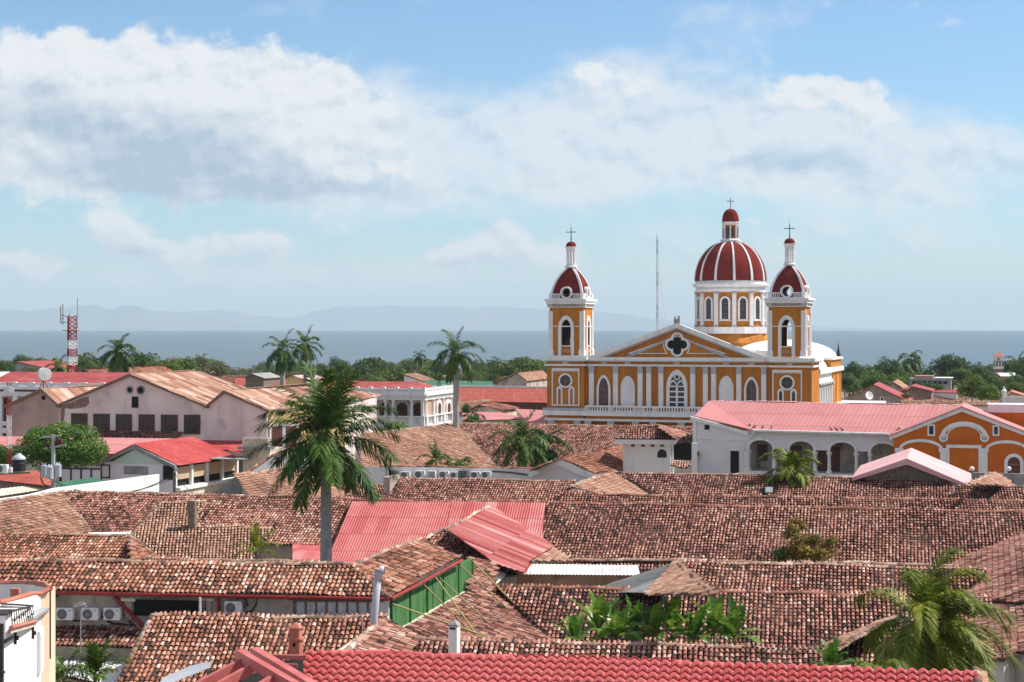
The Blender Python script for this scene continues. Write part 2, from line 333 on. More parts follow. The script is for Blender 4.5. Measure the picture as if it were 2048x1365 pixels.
M['greenwood'] = mat('boards_green', (.055, .16, .05), (.075, .21, .065), 1.5, .8, streak=((.045, .11, .04), .6, (2.5, 2.5, .15)))
M['greenroof'] = mat('metal_green', (.03, .12, .07), (.05, .16, .09), .8, .6)
M['mint'] = mat('plaster_mint', (.50, .60, .53), (.57, .66, .6), .7, .9)
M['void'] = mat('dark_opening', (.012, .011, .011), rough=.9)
M['glass'] = mat('window_glass', (.02, .022, .028), (.05, .052, .06), 2.0, .15, spec=.5)
M['curtain'] = mat('curtain_pale', (.45, .46, .5), (.68, .68, .7), 3.0, .7)
M['wood'] = mat('wood_dark_red', (.10, .032, .022), (.15, .05, .035), 3.0, .6)
M['woodpurple'] = mat('wood_purplish', (.10, .055, .062), (.16, .095, .1), 3.0, .7)
M['woodgrey'] = mat('wood_weathered', (.16, .12, .09), (.27, .21, .16), 4, .9)
M['steel'] = mat('steel_grey', (.34, .345, .35), (.44, .44, .45), 3, .5, metal=.35)
M['iron'] = mat('iron_black', (.022, .021, .022), (.04, .037, .035), 5, .6)
M['redsteel'] = mat('steel_red', (.42, .10, .095), (.50, .15, .14), 1.5, .55)
M['gutter'] = mat('gutter_red', (.26, .022, .022), (.33, .04, .036), 2, .5)
M['mastred'] = mat('mast_red', (.30, .014, .016), (.36, .03, .03), 2, .6)
M['mastwhite'] = mat('mast_white', (.68, .65, .66), (.76, .74, .75), 2, .6)
M['acwhite'] = mat('enamel_white', (.74, .74, .75), (.80, .80, .80), 4, .45)
M['acgrille'] = mat('grille_dark', (.05, .052, .06), (.10, .105, .115), 30, .7)
M['black'] = mat('plastic_black', (.018, .019, .024), (.03, .031, .036), 3, .45)
M['pvc'] = mat('pipe_grey', (.40, .42, .47), (.46, .48, .53), 2, .5)
M['terra'] = mat('stucco_terracotta', (.40, .125, .085), (.48, .18, .13), 2.5, .85, spots=((.6, .45, .38), .4, 2.2))
M['bamboo'] = mat('pole_yellow_green', (.36, .30, .11), (.46, .40, .17), 3, .7)
M['concrete'] = mat('concrete_grey', (.25, .245, .25), (.36, .355, .35), .8, .95, streak=((.14, .14, .14), .6, (1.2, 1.2, .2)))
M['pole'] = mat('concrete_pole', (.40, .39, .40), (.50, .49, .5), 2, .9)
M['yellow'] = mat('plaster_yellow', (.70, .50, .22), (.76, .57, .28), .8, .85)
M['peach'] = mat('plaster_peach', (.74, .53, .36), (.79, .6, .43), .5, .85)
M['tan'] = mat('plaster_tan', (.56, .38, .26), (.62, .45, .32), .7, .85)
M['blind'] = mat('blind_tan', (.46, .33, .2), (.56, .42, .27), 6, .9)
M['lamp'] = mat('globe_white', (.80, .80, .80), (.84, .84, .82), 2, .3)
M['trunkg'] = mat('trunk_royal', (.30, .285, .275), (.40, .385, .37), 2.5, .9, streak=((.2, .18, .17), .6, (.3, .3, 6)), bump=.3)
M['trunkb'] = mat('trunk_brown', (.10, .075, .055), (.18, .14, .1), 3, .95, bump=.5)
M['shaft'] = mat('crownshaft_green', (.12, .19, .05), (.2, .27, .09), 2, .6)
M['palm'] = ramp_mat('leaf_palm', [(0, (.012, .034, .005)), (.4, (.032, .085, .010)), (.72, (.10, .17, .020)), (.9, (.25, .27, .06)), (1, (.38, .29, .11))], .55, None, .2, .22)
M['coco'] = ramp_mat('leaf_coconut', [(0, (.035, .07, .008)), (.4, (.10, .155, .014)), (.75, (.27, .29, .028)), (1, (.46, .36, .07))], .55, None, .25, .22)
M['banana'] = ramp_mat('leaf_banana', [(0, (.025, .075, .010)), (.4, (.07, .18, .018)), (.75, (.2, .33, .04)), (1, (.42, .36, .08))], .4, None, .3, .45)
M['leafd'] = ramp_mat('leaf_dark', [(0, (.028, .06, .014)), (.5, (.062, .115, .028)), (1, (.13, .19, .05))], .6, None, .25)
M['leafm'] = ramp_mat('leaf_mid', [(0, (.028, .06, .012)), (.5, (.095, .15, .028)), (1, (.20, .26, .06))], .6, None, .28)
M['leaflight'] = ramp_mat('leaf_light', [(0, (.05, .10, .015)), (.5, (.115, .19, .03)), (1, (.23, .30, .07))], .6, None, .3)
M['leafdry'] = ramp_mat('leaf_dry', [(0, (.06, .055, .02)), (.5, (.17, .15, .045)), (1, (.31, .25, .08))], .7, None, .14)
M['leafgrey'] = ramp_mat('leaf_greyish', [(0, (.055, .075, .04)), (.5, (.14, .155, .075)), (1, (.24, .24, .12))], .7, None, .25)
M['leafmango'] = ramp_mat('leaf_mango', [(0, (.02, .06, .006)), (.5, (.07, .165, .015)), (.85, (.17, .30, .03)), (1, (.32, .40, .07))], .45, None, .28, .4)
M['leafyel'] = ramp_mat('leaf_yellowing', [(0, (.05, .045, .008)), (.35, (.15, .12, .018)), (.75, (.36, .25, .04)), (1, (.50, .34, .07))], .6, None, .18)

M['rust'] = ramp_mat('metal_rusty_sheets', [(0, (.17, .075, .05)), (.3, (.32, .145, .095)), (.55, (.46, .26, .185)), (.8, (.60, .44, .36)), (1, (.72, .64, .58))], .75, [(.5, .7), (2.5, .35)])
M['redfade'] = ramp_mat('metal_faded_red_sheets', [(0, (.31, .04, .042)), (.35, (.41, .085, .085)), (.6, (.49, .155, .15)), (.85, (.58, .27, .26)), (1, (.65, .40, .38))], .65, [(.16, .8), (.9, .35), (4, .25)])
M['pink'] = ramp_mat('metal_pink_sheets', [(0, (.43, .145, .142)), (.5, (.52, .205, .20)), (1, (.60, .285, .28))], .6, [(.12, .6), (.6, .35), (3, .3)])

# ------------------------------------------------------------------ roofs
def slope_plane(ridge, z, face, tilt, theta=None):
 (x0, y0), (x1, y1) = ridge
 if theta is None:
  d = Vector((1, 0)) if abs(y1 - y0) < .3 else Vector(((x0 + (HY - y0) * (x1 - x0) / (y1 - y0) - CX) / F, 1)).normalized()
 else:
  d = Vector((math.cos(R(theta)), -math.sin(R(theta)))) if face in ('front', 'back') else Vector((math.sin(R(theta)), math.cos(R(theta))))
 c = [Vector((-d.y, d.x)), Vector((d.y, -d.x))]
 k = {'front': lambda v: -v.y, 'back': lambda v: v.y, 'right': lambda v: v.x, 'left': lambda v: -v.x}[face]
 return Plane(P(x0, y0, dz(y0, z)), max(c, key=k), tilt)

def spans(poly, u):                                    # v-intervals of a polygon in (u, v) on a line of constant u
 vs = []
 for i in range(len(poly)):
  (a, b), (c, d) = poly[i], poly[(i + 1) % len(poly)]
  if (a <= u) != (c <= u): vs.append(b + (u - a) * (d - b) / (c - a))
 vs.sort(); return list(zip(vs[::2], vs[1::2]))

def mesh_np(name, verts, quads, tints, mats, parent, smooth=True, extra=None):
 off = np.array(ORIG.get(parent.name, Vector())) if parent else 0
 verts = np.asarray(verts, dtype=np.float32).reshape(-1, 3) - np.asarray(off, dtype=np.float32); quads = np.asarray(quads, dtype=np.int32).reshape(-1, 4)
 nv, nq = len(verts), len(quads); loops = quads.ravel(); starts = np.arange(nq) * 4; mi = np.zeros(nq, dtype=np.int32); sm = np.full(nq, smooth); tt = np.asarray(tints, dtype=np.float32)
 if extra is not None:                              # one flat n-gon in material slot 1
  ev = np.asarray(extra, dtype=np.float32) - np.asarray(off, dtype=np.float32); verts = np.vstack([verts, ev]); loops = np.concatenate([loops, np.arange(nv, nv + len(ev), dtype=np.int32)])
  starts = np.append(starts, nq * 4); mi = np.append(mi, 1); sm = np.append(sm, False); tt = np.append(tt, .3)
 me = bpy.data.meshes.new(name); me.vertices.add(len(verts)); me.vertices.foreach_set('co', verts.ravel())
 me.loops.add(len(loops)); me.loops.foreach_set('vertex_index', loops.astype(np.int32))
 me.polygons.add(len(starts)); me.polygons.foreach_set('loop_start', starts.astype(np.int32))
 me.polygons.foreach_set('material_index', mi.astype(np.int32)); me.polygons.foreach_set('use_smooth', sm.astype(bool))
 for m in mats: me.materials.append(m)
 at = me.attributes.new('tint', 'FLOAT', 'FACE'); at.data.foreach_set('value', tt.astype(np.float32))
 me.update(calc_edges=True); me.validate()
 o = bpy.data.objects.new(name, me); COL.objects.link(o)
 if parent: o.parent = parent; ORIG[o.name] = ORIG.get(parent.name, Vector())
 return o

def tile_roof(pl, poly, parent, m='tile', w=.23, e=.36, seed=0, name='roof_slope', k=5):
 rng = np.random.RandomState(seed + 17); uv = [pl.uv(p) for p in poly]; us = [a for a, b in uv]
 c0, c1 = math.floor(min(us) / w), math.ceil(max(us) / w); cu, cvv = [], []
 vmax = max(b for a, b in uv)
 for c in range(c0, c1):
  u = (c + .5) * w; sag = .03 * math.sin(u * .55 + seed)
  for a, b in spans(uv, u):
   n = int((b - a) / e) + 1; lo = vmax - math.floor((vmax - b) / e) * e
   vv = lo - np.arange(n + 1) * e; vv = vv[(vv <= b + .12) & (vv >= a + .05)]
   cu += [u] * len(vv); cvv += list(vv + rng.normal(0, .012))
 cu, cvv = np.array(cu), np.array(cvv); n = len(cu)
 cu = cu + rng.normal(0, .010, n); cvv = cvv + rng.normal(0, .016, n)
 ang = np.pi * np.arange(k + 1) / k; ca, sa = np.cos(ang), np.sin(ang)
 rl = .090 + rng.normal(0, .005, n); ru = .074 + rng.normal(0, .004, n); sk = rng.normal(0, .012, n); lift = .036 + np.abs(rng.normal(0, .011, n))
 undul = .055 * np.sin(cu * .7 + seed * 1.3) * np.sin(cvv * .9 + seed) + .02 * np.sin(cu * 2.1 + seed)
 U, V, N, O = (np.array(t) for t in (pl.U, pl.V, pl.N, pl.o))
 def ring(r, h, v, lf, s): 
  du = cu[:, None] + s[:, None] + r[:, None] * ca; dn = lf[:, None] + h * sa + undul[:, None]
  return O + du[..., None] * U + v[:, None, None] * V + dn[..., None] * N
 A = ring(rl, .08, cvv, lift, sk); B = ring(ru, .066, cvv - e - .06, np.zeros(n), -sk)
 C = ring(rl * .97, .076, cvv - .035, lift, sk); kk = k + 1
 vs = np.concatenate([A, B, C], axis=1); q = np.array([[i, i + 1, kk + 1 + i, kk + i] for i in range(k)] + [[2 * kk, 2 * kk + 1, 2 * kk + 4, 2 * kk + 5], [2 * kk + 1, 2 * kk + 2, 2 * kk + 3, 2 * kk + 4]])
 quads = (q[None] + (np.arange(n) * 3 * kk)[:, None, None]).reshape(-1, 4)
 t = np.clip(rng.normal(.50, .21, n) + .1 * np.sin(cu * .23 + seed) * np.cos(cvv * .5 + seed * 2), 0, 1)
 fr_ = min(1, max(.35, 1.6 - pl.o.y / 110)); t = .5 + (t - .5) * (.55 + .45 * fr_) - .04 * (1 - fr_); t[rng.rand(n) < .005 * fr_] = .95; t[rng.rand(n) < .07 * fr_] = .18
 ext = [pl.at(a, b, -.012) for a, b in uv]
 tt = np.concatenate([np.repeat(t[:, None], k, 1), np.full((n, 2), -.3)], axis=1).ravel()  # tile-end caps tinted near black: shade of the hollow ends put in colour
 return mesh_np(name, vs, quads, tt, [M[m], M['under']], parent, True, ext)

def sheet_roof(pl, poly, parent, m='redfade', pitch=.18, amp=.03, panel=(.8, 2.6), seed=0, name='roof_slope', tv=None):
 rng = np.random.RandomState(seed + 5); uv = [pl.uv(p) for p in poly]; us = [a for a, b in uv]; vmin = min(b for a, b in uv)
 st = pitch / 4; n = max(2, int((max(us) - min(us)) / st)); vs, qs, ts = [], [], []; tab = {}
 lines = []
 for i in range(n + 1):
  u = min(us) + 1e-4 + (max(us) - min(us) - 2e-4) * i / n; s = spans(uv, u); lines.append((u, amp * math.sin(2 * math.pi * u / pitch), s[0] if s else None))
 for (u0, h0, s0), (u1, h1, s1) in zip(lines, lines[1:]):
  if not s0 or not s1: continue
  lo, hi = min(s0[0], s1[0]), max(s0[1], s1[1]); r = 0
  while vmin + r * panel[1] < hi:
   a, b = vmin + r * panel[1], vmin + (r + 1) * panel[1] + .06
   q = []
   for (u, h, s) in ((u0, h0, s0), (u1, h1, s1)):
    va, vb = max(a, s[0]), min(b, s[1]); q.append((u, h, va, max(va, vb)))
   if q[0][3] - q[0][2] > .005 or q[1][3] - q[1][2] > .005:
    b0 = len(vs); lift = .016
    for (u, h, va, vb) in q: vs += [pl.at(u, va, h + lift * (va - a) / panel[1]), pl.at(u, vb, h + lift * (vb - a) / panel[1])]
    qs.append((b0, b0 + 1, b0 + 3, b0 + 2)); key = (math.floor(u0 / panel[0]), r)
    if key not in tab: tab[key] = float(np.clip(rng.normal(.5, tv or (.17 if m == 'rust' else .05)), 0, 1))
    ts.append(tab[key])
   r += 1
 return mesh_np(name, [tuple(v) for v in vs], qs, ts, [M[m]], parent, True)

def cap_line(mb, a, b, r=.15, seg=.42, rng=random):
 a, b = Vector(a), Vector(b); d = b - a; L = d.length; n = max(1, int(L / seg)); d.normalize()
 side = d.cross(Vector((0, 0, 1))).normalized(); up = side.cross(d)
 for i in range(n):
  wz = lambda t: Vector((0, 0, .05 * math.sin(t * .55 + a.x) + .03 * math.sin(t * 1.7 + a.y))); p0 = a + d * (L * i / n - .03) + wz(L * i / n); p1 = a + d * (L * (i + 1) / n + .03) + wz(L * (i + 1) / n); j = rng.uniform(-.02, .02); vs = []
  for p, rr, lf in ((p0, r * .84, -.02), (p1, r, .02)):
   for k in range(6):
    t = math.pi * k / 5; vs.append(p + side * (math.cos(t) * rr + j) + up * (math.sin(t) * rr * .85 + lf - .02))
  mb.tint = min(1, max(0, rng.gauss(.5, .22))); mb.smooth = True
  mb.add(vs, [(k, k + 1, 7 + k, 6 + k) for k in range(5)] + [tuple(range(6, 12))])

class House:
 n = 0
 def __init__(s, name, label, cat='house', at=None, wall='cream', group=None):
  s.name, s.label, s.cat, s.group = name, label, cat, group; s.r = None; s.wall = MB(); s.wm = wall; s.caps = MB(); s.capm = 'cap'; s.at = at; House.n += 1; s.seed = House.n; s.rng = random.Random(s.seed)
  if at: s.mk(at)
 def mk(s, p): s.r = root(s.name, s.label, s.cat, (p[0], p[1], 0), s.group)
 def roof(s, poly, z, face='front', tilt=22, kind='tile', m=None, ridge=None, theta=None, cap=(0, 1), wall=True, inset=.35, plane=None, back=0.0, **kw):
  pl = plane or slope_plane(ridge or (poly[0], poly[1]), z, face, tilt, theta)
  w = [pl.hit(*p) for p in poly]
  if s.r is None:
   c = sum(w, Vector()) / len(w); s.mk(c)
  s.seed += 13
  if kind == 'tile': tile_roof(pl, w, s.r, m or 'tile', seed=s.seed, **kw)
  elif kind == 'sheet': sheet_roof(pl, w, s.r, m or 'redfade', seed=s.seed, **kw)
  for i, j in ([cap] if cap and isinstance(cap[0], int) else (cap or [])): cap_line(s.caps, w[i], w[j], rng=s.rng)
  if wall: s.prism(w, inset)
  if back:
   d = -pl.dh; t = math.tan(R(tilt)) * back; v3 = Vector((d.x * back, d.y * back, -t))
   mb = MB(); mb.solid([w[0] - Vector((0, 0, .05)), w[1] - Vector((0, 0, .05)), w[1] + v3, w[0] + v3], (0, 0, -.1)); mb.build('rear_slope', M['under' if kind == 'tile' else (m or 'redfade')], s.r)
  s.pl = pl; s.w = w
  return pl, w
 def prism(s, w, inset=.35, drop=.17, z0=0.0):
  n = len(w); A = sum(w[i].x * w[(i + 1) % n].y - w[(i + 1) % n].x * w[i].y for i in range(n)); sg = 1 if A > 0 else -1; top = []
  nv = (w[1] - w[0]).cross(w[2] - w[0])
  for i in range(2, n - 1):
   t = (w[i] - w[0]).cross(w[i + 1] - w[0]); nv = t if t.length > nv.length else nv
  nv.normalize()
  for i in range(n):
   p0, p, p1 = w[i - 1], w[i], w[(i + 1) % n]
   d0 = Vector((p.x - p0.x, p.y - p0.y)).normalized(); d1 = Vector((p1.x - p.x, p1.y - p.y)).normalized()
   n0, n1 = Vector((-d0.y, d0.x)) * sg, Vector((-d1.y, d1.x)) * sg; k = max(.35, 1 + n0.dot(n1)); o = (n0 + n1) / k * inset
   x, y = p.x + o.x, p.y + o.y; z = p.z - (nv.x * o.x + nv.y * o.y) / nv.z if abs(nv.z) > .2 else p.z
   top.append(Vector((x, y, z - drop)))
  n = len(top); s.wall.add(top + [Vector((p.x, p.y, z0)) for p in top], [list(range(n)), list(range(2 * n - 1, n - 1, -1))] + [(i, (i + 1) % n, n + (i + 1) % n, n + i) for i in range(n)])
 def panel(s, pxs, frame, m, name='wall', th=.2, y=0.0):  # a vertical wall polygon given by pixels on a frame's plane
  pts = [frame.q(x, yy, y) for x, yy in pxs]; mb = MB(frame.M); mb.prism(pts, y, y + th); return mb.build(name, M[m], s.r)
 def done(s):
  if s.wall.v: s.wall.build('wall', M[s.wm], s.r)
  if s.caps.v: s.caps.build('ridge_cap', M[s.capm], s.r)
  return s.r

# ------------------------------------------------------------------ ground, lake, hills, haze
def setting():
 def shore(x): return 1120 + 60 * math.sin(x * .004) + 30 * math.sin(x * .013 + 1)
 xs = [-30000, -4000] + [-1500 + 60 * i for i in range(51)] + [4000, 30000]
 mb = MB(); rows = []
 for x in xs: rows.append([(x, -300, 0), (x, 60, 0), (x, 700, 0), (x, shore(x) - 60, -8.6), (x, shore(x), -9.9), (x, shore(x) + 90, -12)])
 vs = [p for r in rows for p in r]; n = 6
 mb.add(vs, [(i * n + k, (i + 1) * n + k, (i + 1) * n + k + 1, i * n + k + 1) for i in range(len(xs) - 1) for k in range(n - 1)])
 o = mb.build('ground', mat('ground_dust', (.16, .125, .09), (.27, .22, .17), .05, .95, spots=((.06, .075, .03), .9, .03))); o['kind'] = 'structure'
 mb = MB(); mb.add([(-30000, 900, -10), (30000, 900, -10), (30000, 12200, -10), (-30000, 12200, -10)], [(0, 1, 2, 3)])
 wm = mat('lake_water', (.055, .085, .092), (.07, .105, .112), .004, .32, spec=.4)
 nt = wm.node_tree; tc = nt.nodes.new('ShaderNodeTexCoord'); mp = nt.nodes.new('ShaderNodeMapping'); mp.inputs[3].default_value = (.35, .12, 1); nz = nt.nodes.new('ShaderNodeTexNoise'); nz.inputs['Scale'].default_value = .3; nz.inputs['Detail'].default_value = 8
 bp = nt.nodes.new('ShaderNodeBump'); bp.inputs['Strength'].default_value = .9; bp.inputs['Distance'].default_value = 1.6
 nt.links.new(tc.outputs['Object'], mp.inputs[0]); nt.links.new(mp.outputs[0], nz.inputs['Vector']); nt.links.new(nz.outputs['Fac'], bp.inputs['Height']); nt.links.new(bp.outputs[0], nt.nodes['Principled BSDF'].inputs['Normal'])
 o = mb.build('lake', wm); o['kind'] = 'structure'
 # far shore: ridges of hills across the lake
 hm = mat('hill_scrub', (.06, .085, .04), (.13, .125, .075), .002, .95)
 def ridge(name, y, prof, seed, depth=2200):
  rng = random.Random(seed); mb = MB(); K = 150; x0, x1 = prof[0][0], prof[-1][0]; rows = []
  for i in range(K + 1):
   px = x0 + (x1 - x0) * i / K
   for (a, b), (c, d) in zip(prof, prof[1:]):
    if a <= px <= c: t = (px - a) / (c - a); t = t * t * (3 - 2 * t); py = b + (d - b) * t; break
   x = (px - CX) / F * y; h = max(1, H + (HY - py) / F * y + 140); h *= 1 + .02 * math.sin(px * .045 + seed) + .012 * math.sin(px * .13 + seed * 2) + .006 * rng.uniform(-1, 1)
   rows.append([(x, y - depth * (1 - t2) + 300 * math.sin(px * .03 + t2 * 3), -140 + h * t2 ** 1.2 * (1 + .1 * (1 - t2) * math.sin(px * .09 + t2 * 9))) for t2 in (0, .25, .5, .75, 1)] + [(x, y + depth, -140)])
  vs = [p for r in rows for p in r]
  mb.smooth = True; mb.add(vs, [(i * 6 + k, (i + 1) * 6 + k, (i + 1) * 6 + k + 1, i * 6 + k + 1) for i in range(K) for k in range(5)])
  o = mb.build(name, hm); o['kind'] = 'structure'
 ridge('hills', 29000, [(-300, 640), (-60, 618), (60, 622), (110, 616), (180, 610), (225, 618), (262, 611), (310, 622), (420, 634), (520, 650), (600, 660)], 1)
 ridge('hills', 33000, [(250, 650), (330, 625), (440, 620), (480, 624), (520, 634), (580, 634), (640, 622), (680, 615), (760, 612), (860, 613), (940, 617), (990, 612), (1060, 618), (1150, 621), (1240, 628), (1320, 640), (1400, 650), (1480, 646), (1600, 651), (1680, 655), (1800, 659), (2000, 661)], 4)
setting()
def haze():
 mb = MB(); mb.box(-26000, 26000, -60, 37000, -145, 520)
 m = bpy.data.materials.new('haze_air'); m.use_nodes = True; nt = m.node_tree; nt.nodes.clear()
 v = nt.nodes.new('ShaderNodeVolumePrincipled'); v.inputs['Color'].default_value = (.70, .86, 1, 1); v.inputs['Density'].default_value = HAZE_DENSITY; v.inputs['Anisotropy'].default_value = 0
 o = nt.nodes.new('ShaderNodeOutputMaterial'); nt.links.new(v.outputs[0], o.inputs['Volume'])
 b = mb.build('haze', m); b['kind'] = 'stuff'
haze()

# ------------------------------------------------------------------ the cathedral
TH = 18.0
CF = Frame(P(1354, 700, 245), -TH)
def cq(zx, zy, y=0.0): return CF.q(1060 + zx / 2.844, 390 + zy / 2.844, y)
def cathedral():
 r = root('cathedral', 'orange and white cathedral with twin bell towers and large dark red dome', 'cathedral', CF.o)
 MBC = lambda: MB(CF.M)
 def bld(mb, n, m, p=r, **k): return mb.build(n, M[m] if isinstance(m, str) else m, p, **k)
 XL0, XL1 = cq(97, 950, -.5)[0], cq(306, 950, -.5)[0]; XR0, XR1 = cq(1345, 950, -.5)[0], cq(1602, 950, -.5)[0]
 Z = lambda zy: cq(835, zy)[1]
 wt = XL1 - XL0; cxl = (XL0 + XL1) / 2
 XR1 = XR1; XR0 = XR1 - wt; cxr = (XR0 + XR1) / 2
 zc0, zc1 = Z(977), Z(925)                       # entablature of the whole front
 # main body
 mb = MBC(); mb.box(XL1, XR0, .25, 46, 0, zc1 - 2.0); mb.box(XL1, XR0, .25, .9, zc1 - 2.0, zc1 - .1)
 mb.box(XL0, XL1, -.5, 6.5, 0, zc1 - .1); mb.box(XR0, XR1, -.5, 6.5, 0, zc1 - .1)
 mb.box(XL0 + .6, XL1, 6.5, 46, 0, Z(1075)); mb.box(XR0, XR1 - .6, 6.5, 20, 0, Z(1075)); bld(mb, 'wall', 'ochre')
 # entablature, frieze lines, plinth band
 mb = MBC()
 def course(z0, z1, out, xs=((XL0, XL1, -.5), (XL1, XR0, .25), (XR0, XR1, -.5))):
  for i, (a, b, y) in enumerate(xs):
   e0 = out if i != 1 else 0; mb.box(a - e0, b + (out if i != 1 else 0), y - out, y + .4, z0, z1)
  a, b, y = xs[2]; mb.box(b - .05, b + out, y + .41, 6.5 + out, z0, z1)
 h = zc1 - zc0
 course(zc1 - .34 * h, zc1, .55); course(zc1 - .44 * h, zc1 - .345 * h, .36); course(zc0, zc0 + .2 * h, .3); bld(mb, 'cornice', 'trim')
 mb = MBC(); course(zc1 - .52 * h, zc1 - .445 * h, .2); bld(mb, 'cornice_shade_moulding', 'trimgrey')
 mb = MBC(); zf = (zc1 - .52 * h + zc0 + .2 * h) / 2
 for zx in (202, 420, 557, 835, 1115, 1260, 1475):
  y = -.5 if zx in (202, 1475) else .25; x, _ = cq(zx, 955, y); mb.band(circ(x, zf, .2, 12), circ(x, zf, .11, 12), y - .1, y)
  for s in (-.34, .34): mb.box(x + s - .05, x + s + .05, y - .1, y, zf - .16, zf + .16)
 for a, b, y in ((XL0 + .4, XL1 - .3, -.5), (XL1 + .2, XR0 - .2, .25), (XR0 + .4, XR1 - .3, -.5)):
  for zz in (zf - .24, zf + .24): mb.box(a, b, y - .06, y, zz - .035, zz + .035)
 bld(mb, 'frieze_ornament', 'trim')
 # pilasters between the towers
 for zx in (350, 487, 627, 676, 745, 926, 998, 1045, 1188, 1330):
  x, _ = cq(zx, 1050, .1); mb = MBC(); z0 = Z(1206); mb.box(x - .33, x + .33, -.05, .25, z0, zc0 - .95); o = bld(mb, 'pilaster', 'trim')
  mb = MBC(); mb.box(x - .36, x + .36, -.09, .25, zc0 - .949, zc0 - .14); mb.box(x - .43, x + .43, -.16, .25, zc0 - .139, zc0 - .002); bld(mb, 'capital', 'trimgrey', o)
 # windows and niches
 def window(zx, w, zy0, zys, zyt, fill, y, fr=.28, pointed=True, bars=True):
  x, z0 = cq(zx, zy0, y); zs, zt = cq(zx, zys, y)[1], cq(zx, zyt, y)[1]
  o_, i_ = arch(x, w, z0, zs, zt, pointed), arch(x, w - 2 * fr, z0, zs, zt - fr * 1.5, pointed)
  mb = MBC(); mb.band(o_, i_, y - .22, y - .002, closed=False); f = bld(mb, 'window', 'trim')
  mb = MBC(); mb.prism(i_, y - .04, y - .003); bld(mb, 'pane', fill, f)
  if bars:
   mb = MBC(); mb.box(x - .035, x + .035, y - .09, y - .041, z0, zt - fr * 2.2)
   for k in (.32, .62, .98): mb.box(x - w / 2 + fr, x + w / 2 - fr, y - .085, y - .041, z0 + (zs - z0) * k - .03, z0 + (zs - z0) * k + .03)
   bld(mb, 'glazing_bar', 'woodgrey', f)
  return f, x, z0, zs, zt
 window(420, 1.95, 1206, 1105, 1022, 'woodpurple', .25); window(1260, 1.95, 1206, 1108, 1032, 'woodpurple', .25)
 for zx in (557, 1117):
  x, z0 = cq(zx, 1206, .25); zs, zt = cq(zx, 1095, .25)[1], cq(zx, 1027, .25)[1]; mb = MBC(); mb.band(arch(x, 1.98, z0, zs, zt, True), arch(x, 1.72, z0, zs, zt - .2, True), .12, .249, closed=False)
  mb.prism(arch(x, 1.72, z0, zs, zt - .2, True), .2, .2495); bld(mb, 'blind_niche', 'trim')
 x, z0 = cq(837, 1210, .25); zs, zt = cq(837, 1090, .25)[1], cq(837, 993, .25)[1]
 mb = MBC(); o_, i_ = arch(x, 2.9, z0, zs, zt, True, 12), arch(x, 2.05, z0, zs, zt - .62, True, 12); mb.band(o_, i_, -.02, .249, closed=False)
 gw = bld(mb, 'great_window', 'trim')
 mb = MBC(); mb.prism(i_, .19, .248); bld(mb, 'pane', 'glass', gw)
 mb = MBC(); zc = zs + (zt - zs) * .50
 mb.box(x - .13, x + .13, .05, .189, z0, zs + .4)
 for s in (-1, 1):
  cx = x + s * .53; mb.band(arch(cx, 1.05, zs - .1, zs + .02, zc - .25, True, 8), arch(cx, .78, zs - .1, zs + .02, zc - .5, True, 8), .05, .188, closed=False)
 mb.band(circ(x, zc + .12, .42, 16), circ(x, zc + .12, .27, 16), .04, .187)
 for k in range(5):
  zz = z0 + (zs - z0) * (k + .02) / 4.02; mb.box(x - 1.02, x + 1.02, .09, .186, zz - .09, zz + .09)
 bld(mb, 'tracery', 'trim', gw)
 # bases of the towers: framed panel, oculus, two little arches
 for cx_, sd_ in ((cxl, 0), (cxr, 1)):
  y = -.5; c0, zp0 = cq(203 if not sd_ else 1463, 1200, y); zp1 = cq(203, 987, y)[1]; hw = 1.98
  mb = MBC(); mb.band([(c0 - hw, zp0), (c0 + hw, zp0), (c0 + hw, zp1), (c0 - hw, zp1)], [(c0 - hw + .16, zp0 + .16), (c0 + hw - .16, zp0 + .16), (c0 + hw - .16, zp1 - .3), (c0 - hw + .16, zp1 - .3)], y - .12, y - .002)
  for k in range(13): xx = c0 - hw + .3 + k * (2 * hw - .6) / 12; mb.add([(xx - .1, y - .12, zp1 - .3), (xx + .1, y - .12, zp1 - .3), (xx, y - .12, zp1 - .56), (xx - .1, y - .002, zp1 - .3), (xx + .1, y - .002, zp1 - .3), (xx, y - .002, zp1 - .56)], [(0, 2, 1), (0, 3, 5, 2), (1, 2, 5, 4)])
  pnl = bld(mb, 'framed_panel', 'trim')
  zo = cq(203, 1057, y)[1]; mb = MBC(); mb.band(circ(c0, zo, 1.02), circ(c0, zo, .78), y - .24, y - .002); oc = bld(mb, 'round_window', 'trim')
  mb = MBC(); mb.prism(circ(c0, zo, .78), y - .05, y - .003); bld(mb, 'pane', 'glass', oc)
  mb = MBC(); mb.box(c0 - .03, c0 + .03, y - .09, y - .051, zo - .77, zo + .77); mb.box(c0 - .77, c0 - .031, y - .09, y - .051, zo - .03, zo + .03); mb.box(c0 + .031, c0 + .77, y - .09, y - .051, zo - .03, zo + .03); bld(mb, 'glazing_bar', 'woodgrey', oc)
  for s in (-.86, .86):
   w_ = .84; zt_ = cq(203, 1088, y)[1]; mb = MBC(); i_ = arch(c0 + s, w_ - .42, zp0 + .17, zt_ - .75, zt_ - .3, True); mb.band(arch(c0 + s, w_, zp0 + .17, zt_ - .5, zt_), i_[:1] + i_[1:], y - .16, y - .002, closed=False); a_ = bld(mb, 'small_arch', 'trim')
   if sd_: mb = MBC(); mb.prism(i_, y - .05, y - .003); bld(mb, 'pane', 'glass', a_)
 # balustrade, ledges below it, ground storey
 zb0, zb1 = Z(1240), Z(1203); xa, xb = cq(315, 1220, -.9)[0], XR0 - .1
 mb = MBC(); mb.box(xa, xb, -1.05, -.75, zb1 - .22, zb1); mb.box(xa, xb, -1.05, -.75, zb0, zb0 + .18)
 n = 66
